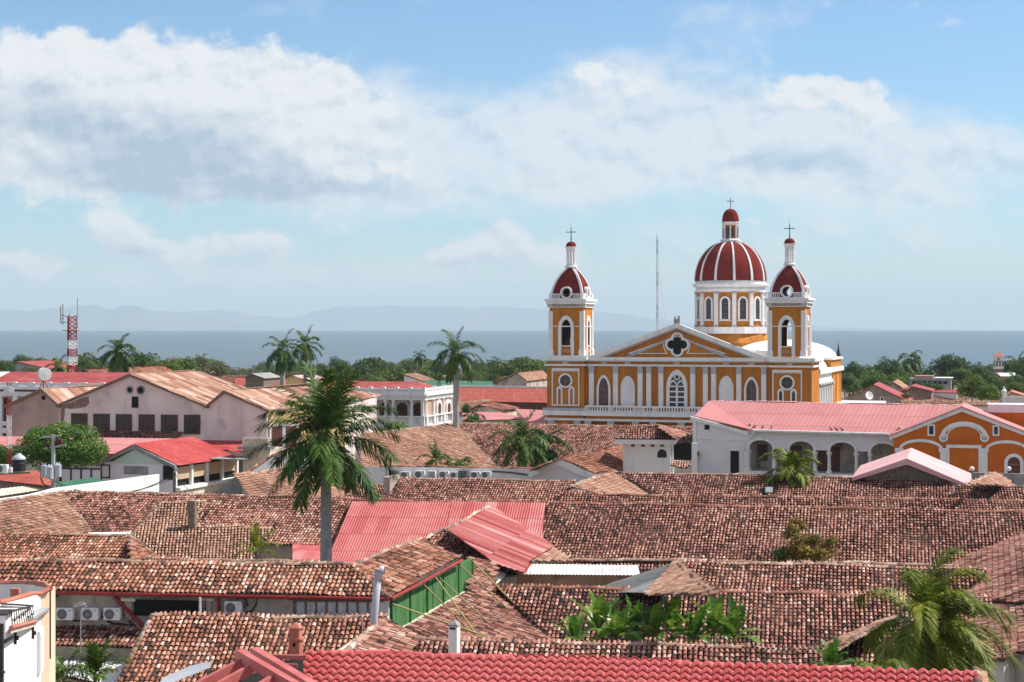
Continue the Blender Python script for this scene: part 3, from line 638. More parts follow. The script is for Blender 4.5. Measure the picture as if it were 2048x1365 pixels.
 for k in range(n):
  xx = xa + (k + .5) * (xb - xa) / n; mb.box(xx - .075, xx + .075, -.98, -.82, zb0 + .18, zb1 - .22)
 b_ = bld(mb, 'balustrade', 'trim')
 for zx in (318, 457, 598, 637, 708, 893, 968, 1040, 1190):
  x = cq(zx, 1220, -1.1)[0]; mb = MBC(); mb.box(x - .28, x + .28, -1.12, -.7, zb0 + .182, zb1 - .222); p_ = bld(mb, 'pedestal', 'trim', b_)
  mb = MBC(); mb.band(circ(x, (zb0 + zb1) / 2, .2, 12), circ(x, (zb0 + zb1) / 2, .1, 12), -1.16, -1.121); bld(mb, 'boss', 'tan', b_)
 mb = MBC(); z1, z2, z3, z4 = Z(1242), Z(1262), Z(1279), Z(1292)
 mb.box(xa - .3, xb, -1.5, .25, z2, zb0 - .02); mb.box(xa - .1, xb, -1.1, .25, z4, z3)
 mb.box(XL0 - .5, XL1 + .4, -1.1, -.5, z2, zb0 + .1); mb.box(XL0 - .25, XL1 + .2, -.8, -.5, z4, z3); bld(mb, 'ledge', 'trim')
 mb = MBC(); mb.box(xa, xb, -.9, .25, 0, z4 - .9); mb.box(xa, xb, -.85, .25, z3, z2 - .002); bld(mb, 'lower_wall', 'ochre')
 mb = MBC(); mb.box(XL0 - .45, XL1 + .3, -1.0, -.5, zb0 + .12, cq(200, 1212, -.5)[1]); bld(mb, 'plinth', 'trimgrey')
 for zx in (120, 270, 330, 460, 600, 700, 860, 990):
  x = cq(zx, 1300, -1)[0]; mb = MBC(); mb.box(x - .45, x + .45, -1.25, -.4, z4 - .5, z4 - .002); mb.box(x - .34, x + .34, -1.15, -.4, 0, z4 - .5); bld(mb, 'lower_pilaster', 'trimgrey')
 # pediment with raking cornice, quatrefoil and outlined panels; nave roof behind it
 ax, az = cq(835, 730, -.2); lx, lz = cq(345, 918, -.2); rx, rz = cq(1345, 920, -.2); lz = rz = zc1; lx, rx = ax - (rx - lx) / 2, ax + (rx - lx) / 2
 mb = MBC(); mb.prism([(lx + .6, lz), (rx - .6, rz), (ax, az - .45)], .2, .7); ped = bld(mb, 'pediment', 'ochre')
 mb = MBC(); t = .62; sl = (az - lz) / (ax - lx)
 mb.prism([(lx - .1, lz), (ax, az), (rx + .1, rz), (rx - t / sl + .1, rz), (ax, az - t), (lx + t / sl - .1, lz)], -.45, .199); bld(mb, 'raking_cornice', 'trim', ped)
 mb = MBC(); mb.prism([(lx + t / sl - .1, lz), (ax, az - t), (rx - t / sl + .1, rz), (rx - (t + .22) / sl, rz), (ax, az - t - .22), (lx + (t + .22) / sl, lz)], -.2, .1985)
 mb.prism([(lx + 1.05 / sl + 2.1, lz + .0), (ax, az - 1.55), (rx - 1.05 / sl - 2.1, rz), (rx - 1.05 / sl - 2.9, rz), (ax, az - 1.85), (lx + 1.05 / sl + 2.9, lz)], .06, .1975); bld(mb, 'inner_moulding', 'trimgrey', ped)
 qx, qz = cq(838, 852, .1); lobe, off = .60, .80
 def quatre(rr, n=10):
  pts = []
  for k in range(4):
   c = math.pi / 2 * k; ox, oz = qx + off * math.cos(c), qz + off * math.sin(c)
   b_ = (off + math.sqrt(2 * rr * rr - off * off)) / 2; w_ = math.atan2(b_, b_ - off)
   for i in range(n): a = c - w_ + 2 * w_ * i / (n - 1); pts.append((ox + rr * math.cos(a), oz + rr * math.sin(a)))
  return pts
 mb = MBC(); mb.band(quatre(lobe + .28), quatre(lobe), -.02, .198); qf = bld(mb, 'quatrefoil', 'trim', ped)
 mb = MBC(); mb.prism(quatre(lobe), .1, .1975); bld(mb, 'quatrefoil_pane', 'void', ped)
 for s in (-1, 1):
  k = 1 if s < 0 else -1
  pts = [cq(835 + s * (835 - 548), 905, .1), cq(835 + s * (835 - 765), 828, .1), cq(835 + s * (835 - 762), 862, .1), cq(835 + s * (835 - 780), 905, .1)]
  ins = [(p[0] + dx * k, p[1] + dz_) for p, (dx, dz_) in zip(pts, ((.75, .1), (-.1, -.2), (-.12, 0), (-.22, .1)))]
  mb = MBC(); mb.band(pts, ins, .1, .198); bld(mb, 'outlined_panel', 'trim', ped)
 mb = MBC(); mb.box(ax - .42, ax + .42, -.2, .55, az - .1, az + .55); mb.box(ax - .36, ax - .2, -.1, .5, az + .55, az + .9); mb.box(ax + .12, ax + .36, -.1, .5, az + .55, az + 1.0); bld(mb, 'apex_pedestal', 'concrete', ped)
 mb = MBC(); zr = az - 2.7; mb.prism([(lx + .5, lz - 1.9), (ax, zr), (rx - .5, rz - 1.9)], .7, 34); bld(mb, 'nave_roof', 'vault')
 # bell towers
 zt = {k: cq(203, v, -.5)[1] for k, v in dict(base=915, bal=862, lat=896, sill=862, spring=755, tip=708, otip=684, band=748, cap=662, fr=640, mold=605, top=592, balt=562, dtop=408, lan0=390, lanc=300, lan1=292, knob=262, arm=207, ctop=184).items()}
 for cx_, nm in ((cxl, 0), (cxr, 1)):
  y0 = -.35; hw = (cq(303, 800, -.4)[0] - cq(107, 800, -.4)[0]) / 2; cy = y0 + hw; cx_ = (cq(205, 800, -.4)[0] if not nm else cq(1459, 800, -.4)[0])
  T = Matrix.Translation((cx_, cy, 0)); ow = 1.38
  faces = [CF.M @ T @ Matrix.Rotation(R(90 * k), 4, 'Z') for k in range(4)]
  mb = MB()
  for k, fm in enumerate(faces):
   mb.M = fm; e = hw - .06 if k % 2 == 0 else hw - .45
   holed_arch(mb, -e, e, zt['base'], zt['fr'], 0, ow, zt['bal'], zt['spring'], zt['tip'], -hw + .06, -hw + .45, True)
  tw = bld(mb, 'bell_tower', 'ochre')
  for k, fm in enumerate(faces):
   mb = MB(fm); e = hw - .4501 if k % 2 == 0 else hw - .95; holed_arch(mb, -e, e, zt['base'], zt['fr'], 0, ow, zt['bal'], zt['spring'], zt['tip'], -hw + .4502, -hw + .95, True); bld(mb, 'belfry_shade_lining', 'belfry_shade', tw)  # added dark lining; the shade of the interior is put into its colour
  for k in range(4):
   mb = MB()
   for fm, s in ((faces[k], 1), (faces[(k + 1) % 4], -1)):
    mb.M = fm
    a, b = sorted((s * hw, s * (hw - .56))); mb.box(a, b, -hw - .06, -hw + .059, zt['base'] + .8, zt['cap'])
    a, b = sorted((s * (hw + .1), s * (hw - .68))); mb.box(a, b, -hw - .14, -hw + .0595, zt['base'], zt['base'] + .8)
    a, b = sorted((s * (hw - .15), s * (hw - .41))); mb.box(a, b, -hw - .1, -hw - .0601, zt['base'] + 1.1, zt['cap'] - .2)
   bld(mb, 'corner_pilaster', 'trim', tw)
  for fm in faces:
   mb = MB(fm)
   mb.band(arch(0, ow + .9, zt['lat'] - .45, zt['spring'], zt['otip'], True), arch(0, ow, zt['lat'] - .45, zt['spring'], zt['tip'], True), -hw - .1, -hw + .0597, closed=False)
   mb.box(-ow / 2 - .62, ow / 2 + .62, -hw - .14, -hw + .0598, zt['base'], zt['lat'] - .45)
   mb.box(-ow / 2, ow / 2, -hw - .02, -hw + .3, zt['bal'] - .02, zt['bal'] + .12); mb.box(-ow / 2, ow / 2, -hw - .03, -hw + .1, zt['band'] - .09, zt['band'] + .07)
   for s in (-1, 1):
    a, b = sorted((s * (ow / 2 + .46), s * (hw - .57))); mb.box(a, b, -hw - .02, -hw + .0596, zt['band'] - .06, zt['band'] + .06)
   bld(mb, 'belfry_window', 'trim', tw)
   mb = MB(fm); zz0, zz1 = zt['lat'] - .4, zt['bal'] - .05
   for k in range(4):
    xx = -ow / 2 + .17 + k * (ow - .34) / 3
    mb.band(circ(xx, (zz0 + zz1) / 2, .21, 10), circ(xx, (zz0 + zz1) / 2, .13, 10), -hw - .17, -hw - .141)
   bld(mb, 'lattice', 'tan', tw)
  mb = MB(CF.M @ T)
  e = hw + .02; mb.box(-e - .12, e + .12, -e - .12, e + .12, zt['fr'] - .02, zt['fr'] + .1)
  mb.box(-e - .5, e + .5, -e - .5, e + .5, zt['mold'] + .0, zt['mold'] + .28); mb.box(-e - .33, e + .33, -e - .33, e + .33, zt['mold'] - .4, zt['mold'] - .002)
  mb.box(-e - .05, e + .05, -e - .05, e + .05, zt['mold'] + .282, zt['top'])
  bld(mb, 'tower_cornice', 'trim', tw)
  mb = MB(CF.M @ T); mb.box(-e, e, -e, e, zt['fr'] + .1, zt['mold'] - .4); bld(mb, 'tower_frieze', 'ochre', tw)
  mb = MB()
  for fm in faces:
   mb.M = fm
   for k in range(11): xx = -hw + .5 + k * (2 * hw - 1) / 10; mb.box(xx - .11, xx + .11, -hw - .2, -hw - .021, zt['fr'] + .16, zt['mold'] - .4)
   for s in (-1, 1): a, b = sorted((s * (hw + .1), s * (hw - .6))); mb.box(a, b, -hw - .24, -hw - .0205, zt['fr'] + .101, zt['mold'] - .401)
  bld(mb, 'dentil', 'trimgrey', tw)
  # roof balustrade
  e2 = hw - .18; mb = MB()
  for fm in faces:
   mb.M = fm
   [mb.box(*sorted((g * (e2 - .01), g * .8)), -e2 - .14, -e2 + .14, zt['balt'] - .12, zt['balt']) for g in (-1, 1)]; mb.box(-e2 + .01, e2 - .01, -e2 - .14, -e2 + .14, zt['top'], zt['top'] + .1)
   for k in range(17):
    xx = -e2 + .3 + k * (2 * e2 - .6) / 16
    if abs(xx) > .8: mb.box(xx - .06, xx + .06, -e2 - .09, -e2 + .09, zt['top'] + .1, zt['balt'] - .12)
   mb.box(-e2 - .2, -e2 + .28, -e2 - .2, -e2 + .28, zt['top'] + .001, zt['balt'] + .04)
  bld(mb, 'parapet', 'trim', tw)
  mb = MB(CF.M @ T); mb.box(-e2 + .28, e2 - .28, -e2 + .3, e2 - .3, zt['top'] - .02, zt['top'] + .05); bld(mb, 'parapet_floor', 'ochre', tw)
  # cloister dome in stepped courses, open at the foot of each side through a round window
  zb, ztop = zt['top'] + .05, zt['dtop']; hb = hw - .2; rad = .66; zoc = zt['balt'] + .12
  def hh(z):
   t = min(1, max(0, (z - zb) / (ztop - zb))); return hb * max(.2, .06 + .94 * (1 - t ** 1.75) ** .72)
  mb = MB(); nst = 16
  for fm in faces:
   mb.M = fm; mb.smooth = False
   for k in range(nst):
    za, zb_ = zb + (ztop - zb) * k / nst, zb + (ztop - zb) * (k + 1) / nst; ha, hc = hh(za) + .05, hh(zb_) - .0
    cuts = []
    zm = (za + zb_) / 2
    if abs(zm - zoc) < rad: g = math.sqrt(rad * rad - (zm - zoc) ** 2); cuts = [(-ha, -g), (g, ha)]
    else: cuts = [(-ha, ha)]
    for a, b in cuts:
     fa = hc / ha; a2, b2 = (a * fa if abs(a) == ha else a), (b * fa if abs(b) == ha else b)
     mb.add([(a, -ha, za), (b, -ha, za), (b2, -hc, zb_), (a2, -hc, zb_)], [(0, 1, 2, 3)])
     mb.add([(a, -ha, za), (b, -ha, za), (b, -hh(za) + .0, za - .005), (a, -hh(za) + .0, za - .005)], [(0, 3, 2, 1)])
  bld(mb, 'tower_dome', 'domered', tw)
  for fm in faces:                               # corner ribs
   mb = MB(fm)
   for k in range(nst * 2):
    za, zb_ = zb + (ztop - zb) * k / nst / 2, zb + (ztop - zb) * (k + 1) / nst / 2; ha, hc = hh(za) + .1, hh(zb_) + .1; w0, w1 = .30 + .0 * k, .30
    sc0, sc1 = min(w0, ha), min(w1, hc)
    mb.add([(-ha, -ha, za), (-ha + sc0, -ha, za), (-hc + sc1, -hc, zb_), (-hc, -hc, zb_), (-ha, -ha + sc0, za), (-hc, -hc + sc1, zb_), (-ha + sc0, -ha + .12, za), (-hc + sc1, -hc + .12, zb_), (-ha + .12, -ha + sc0, za), (-hc + .12, -hc + sc1, zb_)],
      [(0, 1, 2, 3), (0, 3, 5, 4), (1, 6, 7, 2), (4, 5, 9, 8)])
   bld(mb, 'dome_rib', 'trim', tw)
  for fm in faces:                               # round window: a short white barrel
   mb = MB(fm); mb.band(circ(0, zoc, rad + .2, 28), circ(0, zoc, rad - .02, 28), -e2 - .24, -hb + .6)
   bld(mb, 'dome_oculus', 'trim', tw)
  # lantern
  mb = MB(CF.M @ T); s = hh(ztop)
  mb.lathe([(.001, ztop - .15), (.86, ztop - .1), (.90, ztop + .08), (.70, ztop + .2), (.74, ztop + .34), (.001, ztop + .36)], 20); mb.lathe([(.001, zt['lanc'] - .3), (.70, zt['lanc'] - .28), (.72, zt['lanc'] - .02), (.84, zt['lan1'] - .06), (.84, zt['lan1'] + .02), (.001, zt['lan1'] + .03)], 20)
  for k in range(8):
   a = math.pi / 8 + math.pi / 4 * k; mb.lathe([(.15, ztop + .3), (.12, ztop + .6), (.10, zt['lanc'] - .5), (.14, zt['lanc'] - .28)], 8, (.54 * math.cos(a), .54 * math.sin(a), 0))
  bld(mb, 'lantern', 'trim', tw)
  mb = MB(CF.M @ T); mb.smooth = True; hk = zt['knob'] - zt['lan1']; mb.lathe([(.74 * math.cos(t * math.pi / 2 / 8) ** .8 + .001, zt['lan1'] + .02 + hk * math.sin(t * math.pi / 2 / 8)) for t in range(9)], 20); bld(mb, 'lantern_cap', 'domered', tw)
  mb = MB(CF.M @ T); zk = zt['knob']; mb.lathe([(.001, zk - .05), (.1, zk), (.05, zk + .25), (.13, zk + .36), (.05, zk + .46), (.035, zk + .6)], 10); mb.box(-.05, .05, -.05, .05, zk + .5, zt['ctop']); mb.box(-.62, -.051, -.045, .045, zt['arm'] - .05, zt['arm'] + .05); mb.box(.051, .62, -.045, .045, zt['arm'] - .05, zt['arm'] + .05)
  for s_ in (-.62, .62): mb.ball((s_, 0, zt['arm']), .08, 6)
  mb.cyl((0, 0, zt['ctop']), (0, 0, zt['ctop'] + .9), .02, .008, 5); bld(mb, 'cross', 'iron', tw)
  mb = MB(CF.M @ T); zz = zt['band'] - .1                                         # belfry floor, beam and bell
  mb.box(-hw + .5, hw - .5, -hw + .5, hw - .5, zt['base'], zt['base'] + .15); bld(mb, 'belfry_floor', 'concrete', tw)
  if not nm:
   mb = MB(CF.M @ T); mb.box(-hw + .3, hw - .3, -.1, .1, zz - .2, zz); mb.smooth = True; mb.lathe([(.06, zz - .2), (.2, zz - .35), (.36, zz - .55), (.44, zz - 1.0), (.62, zz - 1.45), (.58, zz - 1.47)], 16); mb.smooth = False
   mb.box(-.35, .1, -hw + .75, -hw + 1.05, zt['bal'], zz - 1.6); bld(mb, 'bell', 'iron', tw)
 # crossing: square base, drum, dome
 sx = 0.0; sy = 0.0
 for k in range(400):                             # the depth on the axis at which the drum falls on its column of the picture
  sy = 25 + k * .06; pw = CF.w(ax, sy, 0)
  if CX + F * pw.x / pw.y >= 1461: break
 D = (CF.w(ax, sy, 0)).y; ppm = F / D; zz = lambda zy: H - (390 + zy / 2.844 - HY) / ppm
 T = CF.M @ Matrix.Translation((ax, sy, 0)); rd = 205 / 2.844 / ppm; A0 = R(-73)
 mb = MB(T); mb.box(-rd * 1.06, rd * 1.06, -rd * 1.06, rd * 1.06, 10, zz(840)); mb.lathe([(rd * 1.2, zz(842)), (rd * 1.0, zz(788)), (.1, zz(788))], 8, a0=R(22.5)); bld(mb, 'crossing_base', 'ochre')
 mb = MB(T); mb.lathe([(.1, zz(790)), (rd * 1.07, zz(789)), (rd * 1.07, zz(752)), (rd * .9, zz(750))], 8, a0=A0 + R(15)); bld(mb, 'drum_base', 'trim')
 mb = MB(T); mb.lathe([(rd * .93, zz(752)), (rd * .93, zz(552))], 36); dr = bld(mb, 'drum', 'ochre')
 mb = MB(T); mb.lathe([(rd * .93, zz(556)), (rd * .98, zz(554)), (rd * .98, zz(540)), (rd * 1.0, zz(538)), (rd * .95, zz(537)), (rd * .95, zz(528)), (rd * 1.01, zz(526)), (rd * 1.05, zz(518)), (rd * 1.05, zz(508)), (rd * .97, zz(506)), (rd * .97, zz(490)), (.1, zz(488))], 72); bld(mb, 'drum_cornice', 'trim')
 for k in range(12):
  a = A0 + R(30) * k; fm = T @ Matrix.Rotation(a + R(90), 4, 'Z')
  mb = MB(fm); mb.box(-.31, .31, -rd * .985, -rd * .9, zz(742), zz(566)); c_ = bld(mb, 'drum_pilaster', 'trim', dr)
  mb = MB(fm); mb.box(-.4, .4, -rd * 1.0, -rd * .9, zz(566) + .002, zz(555)); bld(mb, 'drum_capital', 'trimgrey', dr); mb = MB(fm); mb.box(-.4, .4, -rd * 1.0, -rd * .9, zz(752), zz(742) - .002); bld(mb, 'drum_plinth', 'trimgrey', dr)
  fm = T @ Matrix.Rotation(a + R(105), 4, 'Z'); mb = MB(fm); w_ = 1.62; yy = -rd * .93; o_, i_ = arch(0, w_, zz(712), zz(612), zz(580)), arch(0, w_ - .58, zz(708), zz(612), zz(590)); mb.band(o_, i_, yy - .14, yy + .25, closed=False); mb.box(-w_ / 2 - .08, w_ / 2 + .08, yy - .16, yy + .2, zz(718), zz(712) - .002); mb.box(-w_ / 2 + .29, w_ / 2 - .29, yy - .1, yy + .1, zz(712), zz(708)); wv = bld(mb, 'drum_window', 'trim', dr)
  mb = MB(fm); mb.prism(i_, yy - .02, yy + .1); bld(mb, 'drum_pane', 'glass', dr)
  mb = MB(fm); mb.box(-.02, .02, yy - .05, yy - .021, zz(708), zz(594))
  for q in (680, 650, 622): mb.box(-w_ / 2 + .29, w_ / 2 - .29, yy - .048, yy - .0215, zz(q) - .02, zz(q) + .02)
  bld(mb, 'drum_glazing', 'woodgrey', dr)
 zd0, zd1 = zz(492), zz(272); Rb = rd * .985; Rt = 55 / 2.844 / ppm
 def prof(t): return Rt + (Rb - Rt) * (1 - t ** 2.05) ** .62
 mb = MB(T); mb.smooth = True; mb.lathe([(prof(i / 40), zd0 + (zd1 - zd0) * i / 40) for i in range(41)], 72); dm = bld(mb, 'dome', 'domered')
 for k in range(12):
  fm = T @ Matrix.Rotation(A0 + R(90) + R(30) * k, 4, 'Z'); mb = MB(fm); vs = []; nn = 30
  for i in range(nn + 1):
   t = i / nn; rr = prof(t); z_ = zd0 + (zd1 - zd0) * t; w_ = .2 * (1 - .45 * t)
   vs += [(-w_, -rr + .1, z_), (-w_, -rr - .12, z_ + .03), (w_, -rr - .12, z_ + .03), (w_, -rr + .1, z_)]
  mb.add(vs, [(i * 4 + j, i * 4 + j + 1, i * 4 + j + 5, i * 4 + j + 4) for i in range(nn) for j in range(3)]); bld(mb, 'rib', 'trim', dm)
 mb = MB(T); rl = 47 / 2.844 / ppm; l0, l1 = zz(270), zz(157)
 mb.lathe([(rl * 1.05, l0 - .1), (rl * 1.22, l0 + .05), (rl * 1.22, l0 + .35), (rl, l0 + .5), (.1, l0 + .52)], 32); mb.lathe([(.1, l1 - .45), (rl * 1.0, l1 - .45), (rl * 1.0, l1 - .2), (rl * 1.1, l1 - .1), (rl * 1.1, l1 + .05), (.1, l1 + .06)], 32); lan = bld(mb, 'lantern', 'trim')
 mb = MB(T); mb.lathe([(rl * .8, l0 + .5), (rl * .8, l1 - .45)], 16); bld(mb, 'lantern_core', 'ochre', lan)
 for k in range(8):
  fm = T @ Matrix.Rotation(R(45 * k + 10), 4, 'Z'); mb = MB(fm); mb.cyl((0, -rl * .95, l0 + .5), (0, -rl * .95, l1 - .44), .11, .1, 8); bld(mb, 'lantern_column', 'trim', lan)
  fm = T @ Matrix.Rotation(R(45 * k + 32.5), 4, 'Z'); mb = MB(fm); i_ = arch(0, .5, l0 + .7, l1 - 1.2, l1 - .75); mb.prism(i_, -rl * .8 - .06, -rl * .8 + .25); bld(mb, 'lantern_window', 'glass', lan)
 mb = MB(T); mb.smooth = True; zc_ = zz(83) - l1; mb.lathe([(rl * 1.03 * math.cos(i * math.pi / 20) ** .75 + .001, l1 + .06 + zc_ * math.sin(i * math.pi / 20)) for i in range(11)], 24); bld(mb, 'lantern_dome', 'domered')
 mb = MB(T @ Matrix.Rotation(R(4), 4, 'Y')); mb = MB(T); zk = zz(83); mb.lathe([(.001, zk - .05), (.16, zk), (.07, zk + .3), (.05, zk + .5)], 10); mb.box(-.07, .07, -.06, .06, zk + .4, zz(17)); mb.box(-.62, -.071, -.055, .055, zz(37) - .07, zz(37) + .07); mb.box(.071, .62, -.055, .055, zz(37) - .07, zz(37) + .07); bld(mb, 'cross', 'steel')
 # south side: aisle with columns under a white vault, transept block with a larger white vault
 xa = XR1 - .6; zca = cq(1602, 1040, 6)[1]; zw = Z(1075)
 mb = MBC(); mb.box(xa - .3, xa + .55, 6.5, 20, zw, zw + .35); mb.box(xa - .3, xa + .75, 6.5, 20, zw + 1.25, zw + 1.95); mb.box(xa - .3, xa + .35, 6.5, 20, zw + .35, zw + 1.25); bld(mb, 'aisle_cornice', 'trim')
 for k in range(6):
  yy = 7.6 + k * 2.35; mb = MBC(); mb.lathe([(.42, zw - 5.6), (.42, zw - 5.3), (.3, zw - 5.2), (.26, zw - .6)], 12, (xa + .35, yy, 0)); mb.box(xa, xa + .7, yy - .34, yy + .34, 0, zw - 5.6); mb.box(xa, xa + .78, yy - .4, yy + .4, zw - .25, zw - .002); c_ = bld(mb, 'aisle_column', 'trim')
  mb = MBC(); mb.lathe([(.26, zw - .6), (.42, zw - .27), (.42, zw - .25)], 12, (xa + .35, yy, 0)); bld(mb, 'aisle_capital', 'trimgrey', c_)
 for k in range(5):
  yy = 8.8 + k * 2.35; fm = CF.M @ Matrix.Translation((xa, yy, 0)) @ Matrix.Rotation(R(90), 4, 'Z'); mb = MB(fm); o_, i_ = arch(0, 1.2, zw - 4.8, zw - 1.9, zw - 1.1), arch(0, .8, zw - 4.8, zw - 1.9, zw - 1.3); mb.band(o_, i_, -.15, -.002, closed=False); mb.prism(i_, -.04, -.003); bld(mb, 'aisle_window', 'curtain')
 mb = MBC(); mb.smooth = True; xi = xa - 8.2; vs = []
 for i in range(13):
  t = math.pi / 2 * i / 12; xx = xa - .2 - (xa - .2 - xi) * (1 - math.cos(t)); z_ = zw + 1.9 + 2.6 * math.sin(t)
  vs += [(xx, 6.6, z_), (xx, 19.5, z_)]
 mb.add(vs, [(i * 2, i * 2 + 1, i * 2 + 3, i * 2 + 2) for i in range(12)]); mb.smooth = False; mb.add([vs[i * 2] for i in range(13)] + [(xi, 6.6, zw + 1.9)], [tuple(range(14))]); bld(mb, 'aisle_vault', 'vault')
 ztr = cq(1640, 925, 26)[1]; xt = xa + .3; mb = MBC()
 plan = [(xi, 20), (xt, 20), (xt, 31), (xt - 2.4, 34), (xi, 34)]
 mb.solid([(x_, y_, ztr) for x_, y_ in plan], (0, 0, -ztr)); bld(mb, 'transept', 'ochre')
 mb = MBC(); mb.solid([(x_ + (.35 if x_ > xi else 0), y_ + (-.3 if y_ == 20 else .2), zw + 1.9) for x_, y_ in plan], (0, 0, -.6)); mb.solid([(x_ + (.25 if x_ > xi else 0), y_ + (-.2 if y_ == 20 else .15), ztr + .05) for x_, y_ in plan], (0, 0, -.3)); mb.solid([(x_ + (.18 if x_ > xi else 0), y_ + (-.15 if y_ == 20 else .1), ztr - 1.5) for x_, y_ in plan], (0, 0, -.25)); bld(mb, 'transept_cornice', 'trim')
 mb = MBC(); mb.smooth = True; cx_, cy_ = xt - 7.6, 25.5; mb.lathe([(7.6 * math.cos(i * math.pi / 24) + .001, ztr + .02 + 2.6 * math.sin(i * math.pi / 24)) for i in range(13)], 40, (cx_, cy_, 0)); bld(mb, 'transept_vault', 'vault')
 x_, z_ = xt - .5, ztr
 mb = MBC(); mb.lathe([(.34, z_ - .2), (.34, z_ + .3), (.42, z_ + .34), (.26, z_ + .6), (.1, z_ + 1.4), (.03, z_ + 2.0), (.001, z_ + 2.3)], 8, (xt - .6, 32.0, 0)); bld(mb, 'pinnacle', 'iron')
 for y_ in (21.3, 25.2, 29.5): mb = MBC(); mb.box(xt, xt + .1, y_ - .35, y_ + .35, 0, zw + 1.2); bld(mb, 'buttress', 'ochre')
cathedral()

# ------------------------------------------------------------------ the tiled houses, near to far
def label_roof(*a, **k): return House(*a, **k)

def wall_frame(pl, w, i, j, inset=.35):                # vertical plane under the eave between roof corners i and j (facing out)
 a, b = w[i], w[j]; a, b = Vector((a.x, a.y)), Vector((b.x, b.y)); d = (b - a).normalized(); n = Vector((pl.dh.x, pl.dh.y))
 o = a - n * inset; ang = math.degrees(math.atan2(d.y, d.x))
 return Frame((o.x, o.y), ang)

# long house with the air conditioners (left, near)
def long_house():
 h = House('tile_house', 'long orange tile-roofed house with air conditioner wall and green boarded end', wall='dirty')
 pl, w = h.roof([(-70, 1119.5), (703, 1131), (779, 1194), (101, 1181), (-70, 1174)], 8.4, m='tile_orange', back=3)
 fr = wall_frame(pl, w, 3, 2); eave = (w[3], w[2])
 pe, we = h.roof([(703, 1131), (842, 1077), (921, 1118), (779, 1194.5)], 8.4, 'right', m='tile_orange', caps=None) if False else h.roof([(703, 1131), (842, 1077), (921, 1118), (779, 1194.5)], 8.4, 'right', m='tile_orange', cap=[(0, 1), (0, 3)])
 r = h.r
 mb = MB(); a, b = eave; a = w[4]; d = Vector((pl.dh.x, pl.dh.y, 0)) * .1; mb.tube([a + d - Vector((0, 0, .1)), w[3] + d - Vector((0, 0, .1)), b + d - Vector((0, 0, .1))], .085, 8); mb.build('gutter', M['gutter'], r)
 mb = MB(); d = Vector((pe.dh.x, pe.dh.y, 0)) * .1; mb.tube([we[3] + d - Vector((0, 0, .08)), we[2] + d - Vector((0, 0, .08))], .085, 8); mb.build('gutter', M['gutter'], r)
 # openings in the shaded wall
 def rect(px0, py0, px1, py1, m, name, y0, y1, parent=r):
  x0, z1 = fr.q(px0, py0); x1, z0 = fr.q(px1, py1); mb = MB(fr.M); mb.box(x0, x1, y0, y1, z0, z1); return mb.build(name, M[m], parent)
 rect(268, 1199, 400, 1234, 'void', 'dark_opening', -.02, .1)
 for px in (258, 416):
  rect(px - 7, 1203, px + 7, 1240, 'dirty', 'column', -.12, .1); rect(px - 14, 1196, px + 14, 1202.5, 'cream', 'column_capital', -.16, .1)
 rect(278, 1197, 415, 1199, 'woodgrey', 'lintel_beam', -.1, .1)
 f = rect(586, 1201, 756, 1236, 'woodgrey', 'window_band', -.03, .1)
 for i in range(8):
  px = 592 + i * 20.7
  rect(px + 2, 1204, px + 17.5, 1235, 'curtain', 'pane', -.06, -.031, f)
 rect(577, 1199.5, 770, 1202.5, 'concrete', 'window_head', -.25, .1)
 rect(757, 1199, 778, 1240, 'white', 'end_pier', -.06, .1)
 # rain pipes
 q = lambda px, py, y: fr.w(*(lambda t: (t[0], y, t[1]))(fr.q(px, py)))
 mb = MB(); mb.tube([q(230, 1186, -.2), q(231, 1194, -.15), q(262, 1225, -.12), q(286, 1252, -.12)], .1, 8); mb.build('downpipe', M['gutter'], r)
 mb = MB(); mb.tube([q(439, 1190, -.2), q(439, 1232, -.12)], .08, 8); mb.build('downpipe', M['gutter'], r)
 for pts in ([(118, 1190), (109, 1196), (104, 1206), (103, 1222), (108, 1234), (118, 1239), (160, 1242), (172, 1236)], [(205, 1232), (214, 1241), (226, 1247), (246, 1248), (270, 1252), (283, 1258)], [(488, 1216), (496, 1210), (492, 1198), (480, 1194), (474, 1198)], [(490, 1226), (505, 1222), (513, 1208), (515, 1198)], [(248, 1228), (256, 1236), (262, 1246), (280, 1256)]):
  mb = MB(); mb.tube([q(a, b, -.08) for a, b in pts], .045, 6); mb.build('refrigerant_hose', M['iron'], r)
 # green boarded end under the right-hand eave
 ang = math.degrees(math.atan2((we[2] - we[3]).y, (we[2] - we[3]).x)); o = we[3] - Vector((pe.dh.x, pe.dh.y, 0)) * .25; gf = Frame((o.x, o.y), ang)
 T = [(780, 1197), (944, 1117)]; B = [(780, 1241), (814, 1248), (940, 1176)]
 t0, t1 = gf.q(*T[0]), gf.q(*T[1]); b0, b1 = gf.q(*B[1]), gf.q(*B[2])
 n = 19; g = None; x0, x1 = t0[0] + .02, t1[0]; rng = random.Random(4); mb = MB(gf.M)
 for i in range(n):
  a = x0 + (x1 - x0) * i / n; b = x0 + (x1 - x0) * (i + 1) / n - .025; zt = lambda x: t0[1] + (t1[1] - t0[1]) * (x - t0[0]) / (t1[0] - t0[0]) - .02; zb = lambda x: b0[1] + (b1[1] - b0[1]) * (x - b0[0]) / (b1[0] - b0[0])
  y = rng.uniform(-.02, .02); mb.prism([(a, zb(a)), (b, zb(b)), (b, zt(b)), (a, zt(a))], y - .03, y + .02)
 g = mb.build('green_boarding', M['greenwood'], r)
 mb = MB(gf.M); mb.prism([(x0, b0[1] - .1), (x1, b1[1] - .1), (x1, t1[1] - .05), (x0, t0[1] - .05)], .05, .25); mb.build('boarding_back', M['greenwood'], r)
